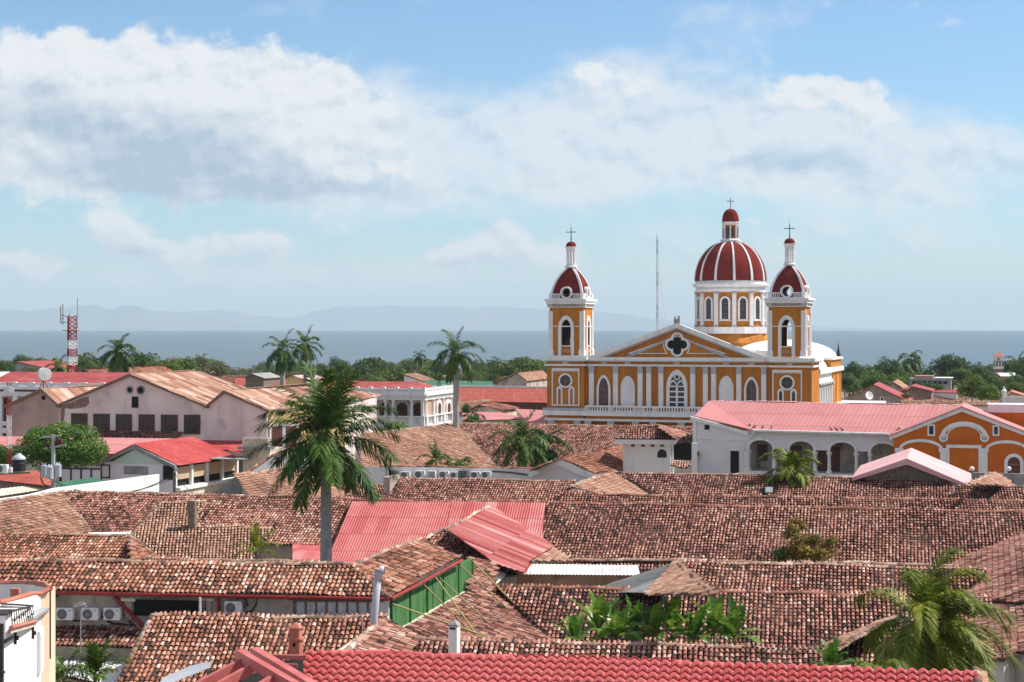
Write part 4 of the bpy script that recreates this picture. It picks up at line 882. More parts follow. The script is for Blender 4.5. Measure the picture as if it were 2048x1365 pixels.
 for i in range(6):
  a = x0 + (x1 - x0) * (i + .02) / 5.05; zt_, zb_ = zt(a), zb(a); mb = MB(gf.M); mb.box(a - .05, a + .05, -.12, -.052, zb_, zt_); mb.build('batten', M['greenwood'], r)
 mb = MB(gf.M); mb.prism([(x0 - .1, b0[1] - 1.0), (x1 + .2, b1[1] - .6), (x1 + .1, b1[1] + .02), (x0 - .1, b0[1] + .02)], -.14, .3); mb.build('mortar_flashing', M['cream'], r)
 h.done(); return fr, gf, pl
LF, GF, LPL = long_house()

h = House('lean_to_house', 'low lean-to tile roof in the shade below the three air conditioners', wall='dirty')
h.roof([(40, 1247), (292, 1256), (279, 1297), (40, 1289)], 5.6, m='tile', tilt=21, inset=.25)
h.done()
h = House('metal_shed', 'white corrugated metal shed roof behind the small fan palm', 'shed', wall='shed')
h.roof([(60, 1319), (262, 1324), (232, 1375), (60, 1334)], 4.3, kind='sheet', m='zincwhite', tilt=14, cap=None, pitch=.2, amp=.02, inset=.1)
h.done()

h = House('tile_house', 'orange tile-roofed house with the grey vent pipe, in front of the condenser wall', wall='dirty')
h.roof([(304, 1233), (773, 1237), (690, 1306), (700, 1330), (600, 1378), (231, 1372)], 6.5, m='tile_orange', cap=[(0, 1), (0, 5)], back=2)
h.roof([(690, 1305), (773, 1236), (838, 1279), (815, 1310), (760, 1335), (700, 1335)], 6.5, 'right', ridge=((690, 1305), (773, 1236)), cap=[(0, 1)], m='tile')
h.done()
h = House('tile_gable', 'little tiled gable with whitewashed mortar edge right of the terracotta chimney', 'gable roof', wall='dirty')
h.roof([(684, 1308), (727, 1274), (787, 1311), (770, 1335), (700, 1335)], 6.2, 'right', ridge=((684, 1308), (727, 1274)), m='tile_pale', cap=None, inset=.1)
a, b, c = h.w[0], h.w[1], h.w[2]
mb = MB(); mb.tube([a + Vector((-.1, 0, -.05)), b + Vector((0, 0, .06))], [.22, .12], 8); mb.build('mortar_edge', M['cream'], h.r)
mb = MB(); mb.bar(b + Vector((.05, 0, .06)), c + Vector((0, 0, .06)), .16, .1); mb.build('verge_board', M['concrete'], h.r)
h.done()

h = House('tile_house', 'low strip of dark tile roof just behind the red metal tile roof', wall='dirty')
h.roof([(812, 1281), (1655, 1300), (1655, 1362), (812, 1345)], 5.6, m='tile', back=2); h.done()
h = House('tile_house', 'small tiled gable beside the big windblown coconut palm, its ridge climbing to the right', wall='dirty')
h.roof([(1627, 1299), (1782, 1235), (1787, 1242), (1672, 1298)], 6.0, 'left', ridge=((1672, 1298), (1787, 1242)), m='tile_pale', cap=[(2, 3)], wall=False)
h.roof([(1690, 1290), (1787, 1242), (1830, 1250), (1830, 1350), (1650, 1350), (1660, 1305)], 6.0, 'front', theta=15, plane=slope_plane(((1787, 1242), (1789, 1242)), 6.0, 'front', 22, 15), m='tile', cap=None); h.done()

h = House('tile_house', 'tile slope below the green boards, running down under the bamboo poles', wall='dirty')
h.roof([(814, 1255), (941, 1182), (944, 1117), (995, 1127), (992, 1176), (1101, 1285), (1098, 1302), (826, 1302)], 5.7, 'right', ridge=((818, 1253), (941, 1182)), m='tile', cap=[(4, 5)]); h.done()
h = House('tile_house', 'wide tile roof behind the banana plants, in the sun with a red ridge', wall='dirty'); h.capm = 'cap_red'
h.roof([(992, 1174), (1998, 1198), (1960, 1310), (1100, 1300), (1101, 1285)], 5.7, m='tile', back=2); h.done()
h = House('tile_house', 'tile roof with whitewashed ridge, right of the weathered grey sheet metal', wall='dirty')
h.roof([(1350, 1124), (1972, 1140), (1930, 1206), (1424, 1192)], 6.1, m='tile', back=2)
h.roof([(1350, 1124), (1427, 1192), (1290, 1190)], 6.1, 'left', theta=16, m='tile_pale', ridge=((1350, 1124), (1351, 1124)), cap=[(0, 1)], wall=False); h.done()
h = House('metal_lean_to', 'weathered grey corrugated lean-to beside the white corrugated strip', 'lean-to', wall='shed')
h.roof([(1340, 1129), (1346, 1133), (1292, 1186), (1168, 1185)], 6.0, 'left', theta=16, ridge=((1340, 1129), (1341, 1129)), kind='sheet', m='zincgrey', cap=None, wall=False); h.done()
h = House('metal_shed', 'ochre shed under a white corrugated strip with rust stains', 'shed', wall='shed')
h.roof([(1058, 1128), (1276, 1131), (1280, 1151), (1046, 1149)], 5.2, kind='sheet', m='zinc', tilt=12, cap=None, pitch=.22, amp=.022, inset=.5, panel=(1.6, 4)); h.done()

h = House('tile_house', 'big dusky tile roof spanning the middle of the right half, behind the yellowing shrub', wall='shed'); h.capm = 'cap_red'
h.roof([(1094, 1005.5), (2260, 1029.5), (2260, 1150), (1140, 1142), (1118, 1098), (1083, 1075)], 7.4, m='tile', back=3, cap=[(0, 1)])
a = h.pl.hit(1145, 1125); b = h.pl.hit(1900, 1137); mb = MB(); cap_line(mb, a + Vector((0, 0, .2)), b + Vector((0, 0, .2)), .18); mb.build('eave_wall_cap', M['cap'], h.r); h.done()
h = House('tile_house', 'steep tile slope filling the right edge, upper of the two that fall to the left', wall='dirty')
h.roof([(2120, 1008), (1888, 1140), (1932, 1200), (2120, 1208)], 4.6, 'left', theta=15, plane=slope_plane(((1896, 1136), (1897, 1136)), 4.6, 'left', 20, 15), m='tile', cap=None); h.done()
h = House('tile_house', 'tile slope at the lower right edge with a ragged eave above a white wall', wall='white')
h.roof([(2120, 1210), (2003, 1199), (1894, 1270), (1930, 1318), (2010, 1322), (2032, 1304), (2120, 1312)], 4.6, 'left', theta=15, plane=slope_plane(((1900, 1268), (1901, 1268)), 4.6, 'left', 20, 15), m='tile', cap=[(0, 1)], inset=.3); h.done()

h = House('tile_house', 'thin strip of tile roof between the floodlight post and the big dusky roof', wall='dirty'); h.capm = 'cap_red'
h.roof([(1134, 981), (1212, 991), (2260, 1006.5), (2260, 1045), (1110, 1022)], 7.0, ridge=((1212, 991), (2260, 1006.5)), m='tile', cap=[(0, 1), (1, 2)]); h.done()
h = House('tile_house', 'tile roof behind the small coconut palm, with a hipped slope falling to the right', wall='cream')
h.roof([(1225, 946), (1908, 959), (1908, 1008), (1340, 1000)], 7.6, m='tile', back=2, cap=[(0, 1)])
cap_line(h.caps, h.pl.hit(1455, 950.5), h.pl.hit(1440, 1000), .2); cap_line(h.caps, h.pl.hit(1907, 960), h.pl.hit(1904, 1008), .25)
h.roof([(1137, 973), (1225, 946), (1350, 994), (1208, 993)], 7.6, 'right', m='tile_pale', cap=[(0, 1), (1, 2)], wall=False); h.done()
h = House('tile_house', 'short tile roof right of the dark parapet, below the grey wall with globe lamps', wall='dirty')
h.roof([(1910, 972), (2260, 977), (2260, 1012), (1908, 1009)], 7.3, m='tile'); h.done()
h = House('tile_house', 'small pale tile roof at the right edge under the grey lamp wall', wall='dirty')
h.roof([(1938, 969), (1990, 947), (2005, 952), (2030, 974)], 7.6, 'right', theta=15, ridge=((1990, 947), (1991, 947)), m='tile_pale', cap=[(0, 1)], wall=False); h.done()

# faded red corrugated roofs in the middle
h = House('metal_house', 'faded red corrugated roof right of the royal palm trunk', wall='shed'); h.capm = 'cap_red'
h.roof([(705, 1001), (1092, 1005), (1083, 1078), (1020, 1082), (880, 1085), (700, 1140), (645, 1140)], 7.6, kind='sheet', tilt=20, cap=None, back=3)
cap_line(h.caps, h.w[0], h.w[1], .12)
h.roof([(903, 1003.2), (1091, 1005), (1083, 1078), (960, 1080), (893, 1062)], 7.6, kind='sheet', m='redfade', plane=Plane(h.pl.at(0, 0, .05), h.pl.dh, 20), cap=None, wall=False, tv=.12)
h.roof([(585, 1079), (680, 1080), (730, 1128), (585, 1126)], 5.2, kind='sheet', tilt=8, cap=None, wall=False, ridge=((585, 1079), (680, 1080)))
h.done()
h = House('metal_house', 'scuffed red and pink corrugated gable falling to the right', wall='shed')
h.roof([(893, 1058), (989, 1007.5), (1108, 1092), (1060, 1122), (1047, 1145), (992, 1128)], 7.4, 'right', kind='sheet', tilt=21, cap=None, panel=(.75, 3.4), tv=.2, wall=False); cap_line(h.caps, h.w[0], h.w[1], .13, 1.0, h.rng)
h.roof([(1104, 1090), (1146, 1124), (1064, 1126), (1068, 1110)], 5.4, 'right', theta=16, plane=Plane(h.pl.at(0, 0, -.25), h.pl.dh, 21), m='tile_pale', cap=None, wall=False)
h.roof([(1008, 1112), (1064, 1128), (1048, 1150), (993, 1128)], 5, 'right', plane=Plane(h.pl.at(0, 0, .12), h.pl.dh, 21), kind='sheet', m='rustred', cap=None, wall=False)
h.done()
h = House('metal_awning', 'bare zinc sheets sagging below the red corrugated gable', 'awning', wall='shed')
h.roof([(990, 1130), (1024, 1139), (994, 1168), (963, 1160)], 5.3, 'right', theta=15, ridge=((990, 1130), (991, 1130)), tilt=16, kind='sheet', m='zincwhite', cap=None, wall=False)
h.roof([(966, 1158), (992, 1170), (966, 1194), (946, 1183)], 5.0, 'right', theta=15, ridge=((966, 1158), (967, 1158)), tilt=16, kind='sheet', m='zincwhite', cap=None, wall=False); h.done()
h = House('tile_house', 'small dark tile slope wedged between the green boards and the red gable', wall='dirty')
h.roof([(852, 1079), (886, 1060), (1000, 1124), (1040, 1150), (990, 1152), (920, 1132)], 6.8, 'front', theta=15, plane=slope_plane(((886, 1060), (887, 1060)), 7.0, 'front', 24, 15), m='tile', cap=[(0, 1), (1, 2)], inset=.1); h.done()

# left middle roofs
h = House('tile_house', 'tile roof sloping right at the left edge, white sheets in its valley', wall='dirty')
h.roof([(-70, 1015), (127, 984), (184, 1068), (130, 1082), (-70, 1082)], 7.6, 'right', ridge=((0, 1004), (126, 984)), m='tile_pale', cap=[(0, 1)]); h.done()
h = House('tile_house', 'long tile roof behind the royal palm trunk and the utility pole foot', wall='dirty')
h.roof([(127, 984), (706, 997), (668, 1092), (200, 1090), (180, 1064)], 7.6, m='tile', cap=[(0, 1), (0, 4)], back=2); h.done()
h = House('valley_sheet', 'white corrugated sheets patched into the roof valley', 'roof sheet', wall='dirty')
h.roof([(120, 1054), (182, 1066), (262, 1064), (262, 1080), (95, 1075)], 5.55, 'front', theta=15, tilt=10, ridge=((120, 1054), (121, 1054)), kind='sheet', m='zincwhite', cap=None, wall=False, pitch=.2); h.done()
h = House('tile_house', 'pale tile roof with a stepped right edge and cream gable wall', wall='cream')
h.roof([(323, 1006), (411, 1005), (372, 1054.5), (547, 1056), (505, 1122), (305, 1122), (262, 1071)], 7.35, m='tile_pale', cap=[(0, 1), (2, 3), (0, 6), (1, 2)], ridge=((323, 1006), (411, 1005)))
gf = Frame((h.w[3].x + .1, h.w[3].y), 74)
h.panel([(525, 1116), (548, 1059), (566, 1063), (590, 1076), (588, 1118)], gf, 'cream', 'gable_wall', .3)
cap_line(h.caps, gf.w(gf.q(548, 1057)[0], 0, gf.q(548, 1057)[1]), gf.w(gf.q(592, 1075)[0], 0, gf.q(592, 1075)[1]), .18)
mb = MB(Frame((h.w[2].x, h.w[2].y), -15).M); z = h.w[2].z; mb.box(.2, .75, -.2, .2, z - .6, z + 1.85); mb.build('brick_pier', M['woodgrey'], h.r)
h.done()
h = House('tile_house', 'bright orange tile roof at the left edge in front of the white valley sheets', wall='dirty')
h.roof([(-70, 1066), (261, 1074), (266, 1132), (-70, 1132)], 6.8, m='tile_orange', cap=[(0, 1)], back=1.5)
pr = slope_plane(((261, 1074), (262, 1074)), 6.8, 'right', 24, 3)
h.roof([(261, 1074), (313, 1114), (300, 1130), (266, 1132)], 6.8, plane=pr, m='tile_orange', cap=[(0, 1), (0, 3)], wall=False); h.done()
h = House('tile_house', 'narrow strip of tile roof peeping over the ridge of the long house', wall='dirty')
h.roof([(285, 1117), (702, 1128), (702, 1150), (285, 1140)], 6.2, m='tile', wall=True); h.done()

# roofs behind: white wall with a row of condensers and what stands round it
h = House('tile_house', 'tile roof in front of the white wall with the row of condensers', wall='shed')
h.roof([(785, 957.5), (1150, 964), (1132, 985), (1092, 1010), (752, 1010)], 7.0, m='tile', cap=[(0, 1), (0, 4)], back=1.5)
a = h.pl.hit(793, 958); mb = MB(Frame((a.x, a.y), -15).M); mb.box(-.28, .28, -2.6, .1, a.z - 3, a.z + .35); mb.build('fire_wall', M['dirty'], h.r); h.done()
h = House('tile_house', 'dark corner of tile roof under the crown of the near royal palm', wall='shed')
h.roof([(690, 972), (792, 970), (775, 1003), (640, 1003)], 5.6, m='tile', cap=None); h.done()
h = House('tile_house', 'pale tile gable left of the near royal palm crown', wall='dirty')
h.roof([(471, 952), (580, 936), (700, 990), (690, 1000), (505, 997)], 8.2, 'right', theta=15, ridge=((471, 952), (472, 952)), m='tile_pale', cap=[(0, 1)])
gf = Frame((h.w[0].x, h.w[0].y - .3), -15); h.panel([(418, 992), (471, 953), (515, 992)], gf, 'concrete', 'gable_wall'); h.done()

def white_house():
 h = House('plastered_house', 'long white wall carrying a row of condensers under a tile coping', wall='white')
 fr = Frame(P(900, 950, 168), -12); r0 = fr.w(fr.q(755, 950)[0], 0, 0); h.mk(r0)
 x0, zt = fr.q(700, 933); x1, zt1 = fr.q(1062, 938.5); mb = MB(fr.M); mb.prism([(x0, 0), (x1, 0), (x1, zt1), (x0, zt)], 0, .4); mb.build('wall', M['white'], h.r)
 mb = MB(); cap_line(mb, fr.w(x0, .2, zt + .02), fr.w(x1, .2, zt1 + .02), .2); mb.build('coping', M['cap_red'], h.r)
 z_ = fr.q(900, 962)[1]; mb = MB(fr.M); mb.tube([(fr.q(985, 943)[0], -.1, fr.q(985, 943)[1]), (fr.q(1020, 945)[0], -.1, fr.q(1020, 945)[1]), (x1 - .3, -.1, fr.q(1055, 950)[1])], .07, 6); mb.build('conduit', M['iron'], h.r)
 return fr
WFm = white_house()
def gable_white():
 h = House('tile_house', 'white gable house with orange tile roof and thick white barge boards', wall='white')
 pl, w = h.roof([(1118, 918.5), (1251, 890), (1328, 923), (1187, 951)], 8.4, 'right', tilt=24, m='tile_orange', cap=[(0, 1)], inset=.5)
 pl2, w2 = h.roof([(1118, 918.5), (1251, 890), (1195, 913), (1057, 944)], 8.4, 'left', tilt=26, m='tile_orange', cap=None, wall=False, ridge=((1118, 918.5), (1251, 890)))
 d = (w[1] - w[0]).normalized(); fr = Frame((w[0].x + d.x * .35, w[0].y + d.y * .35), math.degrees(math.atan2(-d.x, d.y)))
 h.panel([(1058, 985), (1058, 947), (1118, 923), (1184, 952), (1184, 985)], fr, 'lav', 'gable_wall', .3)
 A, B, C = fr.q(1057, 943.5, -.5), fr.q(1118, 918.5, -.5), fr.q(1188, 951, -.5)
 t = .55; mb = MB(fr.M); mb.prism([A, B, C, (C[0], C[1] - t), (B[0], B[1] - t - .1), (A[0], A[1] - t)], -.3, .0); mb.build('barge_board', M['white'], h.r)
 mb = MB(); cap_line(mb, fr.w(A[0], -.1, A[1] + .05), fr.w(B[0], -.1, B[1] + .08), .14); cap_line(mb, fr.w(C[0], -.1, C[1] + .05), fr.w(B[0], -.1, B[1] + .08), .14); mb.build('verge_tiles', M['cap_red'], h.r)
 mb = MB(); mb.bar(w[3] + Vector((0, 0, -.12)), w[2] + Vector((0, 0, -.12)), .18, .22); mb.build('eave_board', M['terra'], h.r)
 h.done()
gable_white()
def lookout():
 h = House('hip_house', 'small white upper room with a tiled hip roof and one arched window', wall='white')
 z = 10.9; pl, w = h.roof([(1281, 851), (1315, 851.5), (1352, 879.5), (1229, 878.5)], z, tilt=23, m='tile', cap=[(0, 1), (0, 3), (1, 2)], theta=6, wall=False)
 pl2, w2 = h.roof([(1315, 851.5), (1379, 869), (1352, 879.5)], z, plane=slope_plane(((1315, 851.5), (1316, 851.5)), z, 'right', 21, 6), m='tile', cap=[(0, 1)], wall=False)
 a, b = w[3], w[2]; fr = Frame((a.x, a.y), math.degrees(math.atan2((b - a).y, (b - a).x))); L = (b - a).length; zf = min(a.z, b.z)
 mb = MB(fr.M); mb.box(0, L, -.02, 5.5, zf - .45, zf - .03); mb.build('fascia', M['white'], h.r)
 x0, x1 = fr.q(1246, 900, .9)[0], fr.q(1341, 900, .9)[0]; aw, z0 = fr.q(1324, 916, .9); zt_ = fr.q(1324, 899, .9)[1]
 mb = MB(fr.M); holed_arch(mb, x0, x1, 0, zf - .45, aw, .85, z0, zt_ - .42, zt_, .9, 1.15); mb.box(x1 - .25, x1, 1.1501, 5, 0, zf - .45); mb.box(x0, x0 + .25, 1.1501, 5, 0, zf - .45); mb.build('wall', M['white'], h.r)
 mb = MB(fr.M); mb.box(aw - .6, aw + .6, 1.5, 1.6, z0 - .2, zt_ + .2); mb.build('window', M['glass'], h.r)
 for px in (1266, 1286, 1305, 1324):
  xx, zz = fr.q(px, 890.5, .9); mb = MB(fr.M); mb.box(xx - .16, xx + .16, .87, 1.0, zz - .16, zz + .13); mb.build('vent_hole', M['wood'], h.r)
 x2, zd = fr.q(1366, 921, 2.6); mb = MB(fr.M); mb.box(x1 + .05, x1 + .25, 2.6, 4.8, 0, zf - .5); mb.box(x1 + 1.9, x1 + 2.4, 2.0, 2.4, 0, zf - .45); mb.build('side_pier', M['white'], h.r)
 mb = MB(fr.M); mb.box(x1 + .26, x1 + 1.9, 2.9, 3.0, zd, zf - .5); mb.build('dark_doorway', M['void'], h.r)
 h.done()
 s_ = House('tile_canopy', 'tiny tiled canopy beside the dark doorway', 'canopy', wall='white'); s_.roof([(1342, 925), (1358, 921), (1382, 930), (1372, 940), (1340, 932)], 8.2, theta=10, ridge=((1358, 921), (1359, 921)), m='tile_pale', cap=None, wall=False); s_.done()
lookout()
h = House('tile_house', 'broad hipped tile roof in front of the cathedral, behind the bushy palm', wall='cream')
h.roof([(911, 848), (1398, 856), (1398, 912), (1003, 944)], 8.4, m='tile', cap=[(0, 1)], back=2)
h.roof([(725, 869), (911, 848), (1004, 945), (725, 945)], 8.4, 'right', m='tile_pale', cap=[(0, 1), (1, 2)], wall=True); h.done()

# ------------------------------------------------------------------ larger buildings of the middle distance
def arcade_building():
 h = House('arcade_building', 'long pink metal-roofed building with a white arcade and an orange gabled front', 'building', wall='lav')
 pl, w = h.roof([(1418, 802), (1926, 811), (1779, 867.5), (1506, 860)], 11.5, kind='sheet', m='pink', tilt=21, cap=None, wall=False, pitch=.5, amp=.012, panel=(1.0, 3.2))
 r = h.r; z0 = 0
 a, b = w[3], w[2]; ang = math.degrees(math.atan2((b - a).y, (b - a).x)); n = Vector((pl.dh.x, pl.dh.y, 0)); o = a - n * .55; fr = Frame((o.x, o.y), ang)
 mb = MB(); cap_line(mb, w[0], w[1], .12, 1.6); mb.build('ridge_cap', M['pinkpale'], r)
 # left end: gable wall and the slip of roof above it
 A, B, C = P(1418, 802, w[0].y), P(1389, 832, w[3].y + 4.5), w[3]
 mb = MB(); mb.solid([A, B, C], (0, 0, -.1)); mb.build('end_roof_slip', M['pink'], r)
 x0 = fr.q(1506, 860)[0]; zE = fr.q(1500, 862)[1]; c0 = fr.w(fr.q(1494, 862)[0], 0, 0); e0 = Vector((P(1387, 835, w[3].y + 4.2).x, w[3].y + 4.2, 0)); zt = H - (835 - HY) / F * e0.y
 v = (c0 - e0); ef = Frame((e0.x, e0.y), math.degrees(math.atan2(v.y, v.x))); L = v.length
 mb = MB(ef.M); mb.prism([(0, 0), (L, 0), (L, zE - .15), (0, zt)], 0, .4); mb.build('end_wall', M['lav'], r)
 mb = MB(ef.M); mb.prism([(-.25, zt - .28), (L + .2, zE - .48), (L + .2, zE - .1), (-.25, zt + .12)], -.25, -.002); mb.build('end_cornice', M['trim'], r)
 zz = ef.q(1420, 878)[1]; mb = MB(ef.M); mb.box(0, L, -.07, -.001, zz - .05, zz + .05); mb.box(-.05, .38, -.12, -.0011, 0, zt - .3); mb.build('string_course', M['trim'], r)
 x1, zw = ef.q(1409, 850); x2, zv = ef.q(1419, 860); mb = MB(ef.M); mb.box(x1, x2, -.03, .1, zv, zw); mb.build('small_window', M['void'], r)
 x1, zw = ef.q(1461, 902); x2, zv = ef.q(1478, 945); mb = MB(ef.M); mb.box(x1, x2, -.03, .1, zv - 1, zw); mb.build('tall_opening', M['void'], r)
 # arcade front: arches between slim columns, flat openings between the arches
 X = lambda px: fr.q(px, 900)[0]; ZZ = lambda py: fr.q(1640, py)[1]
 zb, zs, zt, zh = ZZ(947), ZZ(899), ZZ(884), ZZ(862); ar = [(1498, 1545), (1579, 1627), (1660, 1710), (1742, 1792)]
 xs0, xs1 = X(1494), X(1800); edges = [xs0] + [v for p in ar for v in (X(p[0]), X(p[1]))]
 mb = MB(fr.M); prev = xs0
 for i, (p0, p1) in enumerate(ar):
  a, b = X(p0), X(p1); c = (a + b) / 2
  holed_arch(mb, a - .12, b + .12, zs - .3, zh, c, b - a, zs - .3, zs, zt, 0, .35)
  nx = X(ar[i + 1][0]) - .12 if i < 3 else xs1
  if nx > b + .13: mb.box(b + .12, nx, 0, .35, ZZ(901), zh)
 mb.box(xs0, X(1498) - .12, 0, .35, zs - .3, zh); mb.build('arcade_wall', M['lav'], r)
 mb = MB(fr.M)
 for p0, p1 in ar:
  a, b = X(p0), X(p1); mb.band(arch((a + b) / 2, b - a + .5, zs - .3, zs, zt + .3, n=12), arch((a + b) / 2, b - a - .02, zs - .3, zs, zt, n=12), -.1, -.001, closed=False); mb.build('arch_moulding', M['trim'], r); mb = MB(fr.M)
 mb.box(xs0, xs1, -.08, -.002, ZZ(878), ZZ(876)); mb.build('string_course', M['trim'], r)
 for px in [1498, 1545, 1579, 1627, 1660, 1710, 1742, 1792]:
  x = X(px) + (-.12 if px in [p[0] for p in ar] else .12); mb = MB(fr.M); mb.lathe([(.30, zb), (.30, zb + .25), (.2, zb + .35), (.17, zs - .75), (.2, zs - .7), (.3, zs - .45), (.33, zs - .3), (.001, zs - .3)], 12, (x, .17, 0)); mb.build('column', M['trim'], r)
 for px in (1489, 1495): x = X(px); mb = MB(fr.M); mb.lathe([(.34, 0), (.34, zb + .25), (.24, zb + .35), (.2, zs - .75), (.34, zs - .3), (.001, zs - .3)], 12, (x, -.1, 0)); mb.build('corner_column', M['trim'], r)
 mb = MB(fr.M); mb.box(xs0, xs1, -.2, 3.5, 0, zb - .01); mb.build('gallery_base', M['lav'], r)
 mb = MB(fr.M); mb.box(xs0, xs1, -.25, -.02, zb - .3, zb + .02); mb.build('gallery_sill', M['trim'], r)
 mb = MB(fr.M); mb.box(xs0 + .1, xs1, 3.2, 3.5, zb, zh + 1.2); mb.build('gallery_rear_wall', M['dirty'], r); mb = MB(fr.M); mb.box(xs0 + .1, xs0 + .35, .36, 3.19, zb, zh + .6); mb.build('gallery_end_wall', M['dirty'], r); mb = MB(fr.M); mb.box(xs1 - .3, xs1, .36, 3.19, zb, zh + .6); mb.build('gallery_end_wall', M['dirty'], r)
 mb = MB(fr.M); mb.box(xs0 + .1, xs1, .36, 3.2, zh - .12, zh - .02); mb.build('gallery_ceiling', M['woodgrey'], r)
 for px, wd in ((1521, 1.6), (1592, 1.3), (1645, 1.0), (1668, 1.3)):
  x = fr.q(px, 900, 3.2)[0]; mb = MB(fr.M); mb.box(x - wd / 2, x + wd / 2, 3.1, 3.19, zb + (.9 if px == 1521 else 0), zs + .1); mb.build('gallery_door', M['wood'], r)
 mb = MB(fr.M); mb.tube([fr.M.inverted() @ (w[3] + n * .1 - Vector((0, 0, .08))), fr.M.inverted() @ (w[2] + n * .1 - Vector((0, 0, .08)))], .14, 8); mb.build('gutter', M['trim'], r)
 q0 = fr.M.inverted() @ w[3]; mb = MB(fr.M); mb.tube([(q0.x + .2, q0.y, q0.z - .2), (q0.x - .5, q0.y + .5, q0.z - 1.0), (X(1487), -.5, q0.z - 1.8), (X(1487), -.5, 0)], .1, 8); mb.build('downpipe', M['trim'], r)
 q0 = fr.M.inverted() @ w[2]; mb = MB(fr.M); mb.tube([(q0.x - .1, q0.y, q0.z - .2), (q0.x + .6, q0.y + .4, q0.z - 1.2), (q0.x + 1.0, q0.y + .45, q0.z - 1.7), (q0.x + 1.0, q0.y + .45, 0)], .1, 8); mb.build('downpipe', M['trim'], r)
 # orange gabled front
 of = Frame(P(1924, 850, w[2].y - 5.5), -15); q = of.q
 ax, az = q(1924, 815); lx, lz = q(1781, 867.5); rx, rz = q(2068, 868); zb2 = q(1924, 950)[1]
 mb = MB(of.M); mb.prism([(lx + .3, 0), (rx, 0), (rx, rz), (ax, az - .1), (lx + .3, lz)], 0, .5); mb.build('gable_front', M['orange2'], r)
 mb = MB(of.M); mb.box(lx + .3, lx + .6, .51, 9, 0, lz - .1); mb.build('gable_side_wall', M['orange2'], r)
 for s, ex, ez, nm in ((-1, lx - .1, lz - .15, 0), (1, rx, rz - .05, 1)):
  A, B = Vector((ax, -.5, az + .12)), Vector((ex, -.5, ez)); A2, B2 = Vector((ax, 9.5, az + .12)), Vector((ex, 9.5, ez))
  mb = MB(); mb.solid([of.M @ v for v in (A, B, B2, A2)], (0, 0, -.12)); mb.build('gable_roof', M['pink'], r)
  mb = MB(of.M); t = .38; mb.prism([(ax, az), (ex, ez - .12), (ex, ez - .12 - t), (ax, az - t - .05)] if s < 0 else [(ax, az), (ax, az - t - .05), (ex, ez - .12 - t), (ex, ez - .12)], -.3, -.002); mb.build('verge_moulding', M['trim'], r)
 def zo4(zx, zy): return q(1340 + zx / 2.893, 640 + zy / 2.893)
 def ring(name, cx, czb, top, w, t, out=.14, n=14):
  c, zb_ = zo4(cx, czb); zt_ = zo4(cx, top)[1]; mb = MB(of.M); mb.band(arch(c, w, zb_, zb_ + .01, zt_, n=n), arch(c, w - 2 * t, zb_, zb_ + .01, zt_ - t, n=n), -out, -.003, closed=False); return mb.build(name, M['trim'], r)
 W = lambda a, b: zo4(b, 700)[0] - zo4(a, 700)[0]
 o_ = ring('scroll_arch', 1702, 678, 588, W(1565, 1840), .42, .2, 18); ring('scroll_arch_inner', 1702, 678, 610, W(1600, 1805), .12, .1, 18)
 for zx in (1583, 1820):
  c, zc = zo4(zx, 682); mb = MB(of.M); mb.band(circ(c, zc, .45, 18), circ(c, zc, .26, 18), -.24, -.0035); mb.band(circ(c, zc, .17, 12), circ(c, zc, .05, 12), -.2, -.0036); mb.build('volute', M['trim'], r)
 x0, zt_ = zo4(1598, 722); x1, zb_ = zo4(1803, 895); mb = MB(of.M); mb.band([(x0, zb_), (x1, zb_), (x1, zt_), (x0, zt_)], [(x0 + .32, zb_ + .05), (x1 - .32, zb_ + .05), (x1 - .32, zt_ - .32), (x0 + .32, zt_ - .32)], -.18, -.0045); mb.build('framed_panel', M['trim'], r)
 mb = MB(of.M); xa, z_ = zo4(1600, 700); xb = zo4(1800, 700)[0]; mb.box(xa - .1, xb + .1, -.12, -.0046, z_ - .05, z_ + .06); mb.build('shadow_ledge', M['orange2'], r)
 ring('blind_arch', 1452, 752, 690, W(1322, 1582), .3); ring('blind_arch', 1948, 756, 697, W(1820, 2076), .3)
 for zx in (1327, 1580, 1820):
  c, za = zo4(zx, 745); mb = MB(of.M); mb.box(c - .3, c + .3, -.26, -.004, 0, za - .35); mb.box(c - .42, c + .42, -.34, -.0042, za - .35, za + .05); mb.build('pilaster', M['trim'], r)
 for a, b, t0, t1, m in ((1490, 1534, 605, 672, 'glass'), (1866, 1906, 610, 672, 'glass')):
  x0, z1 = zo4(a, t0); x1, z0_ = zo4(b, t1); mb = MB(of.M); mb.band([(x0, z0_), (x1, z0_), (x1, z1), (x0, z1)], [(x0 + .16, z0_ + .16), (x1 - .16, z0_ + .16), (x1 - .16, z1 - .16), (x0 + .16, z1 - .16)], -.12, -.003); f = mb.build('window', M['trim'], r)
  mb = MB(of.M); mb.box(x0 + .15, x1 - .15, -.04, -.0032, z0_ + .15, z1 - .15); mb.build('pane', M[m], f)
 for cx, a, b, tp, bt in ((1409, 1352, 1466, 764, 900), (1990, 1934, 2046, 774, 900)):
  c, zb_ = zo4(cx, bt); zt_ = zo4(cx, tp)[1]; w_ = W(a, b); mb = MB(of.M); i_ = arch(c, w_ - .66, zb_, zt_ - 1.0, zt_ - .33); mb.band(arch(c, w_, zb_, zt_ - .9, zt_), i_, -.16, -.003, closed=False); f = mb.build('door', M['trim'], r)
  mb = MB(of.M); mb.prism(i_, -.05, -.0033); mb.build('door_leaf', M['wood'], f); mb = MB(of.M); mb.box(c - (w_ - .7) / 2, c + (w_ - .7) / 2, -.09, -.051, zt_ - 1.15, zt_ - 1.05); mb.build('transom', M['woodgrey'], f)
 # lower orange side wing with a pale parapet behind the gable
 A = fr.w(xs1 + 14, -3, 0)
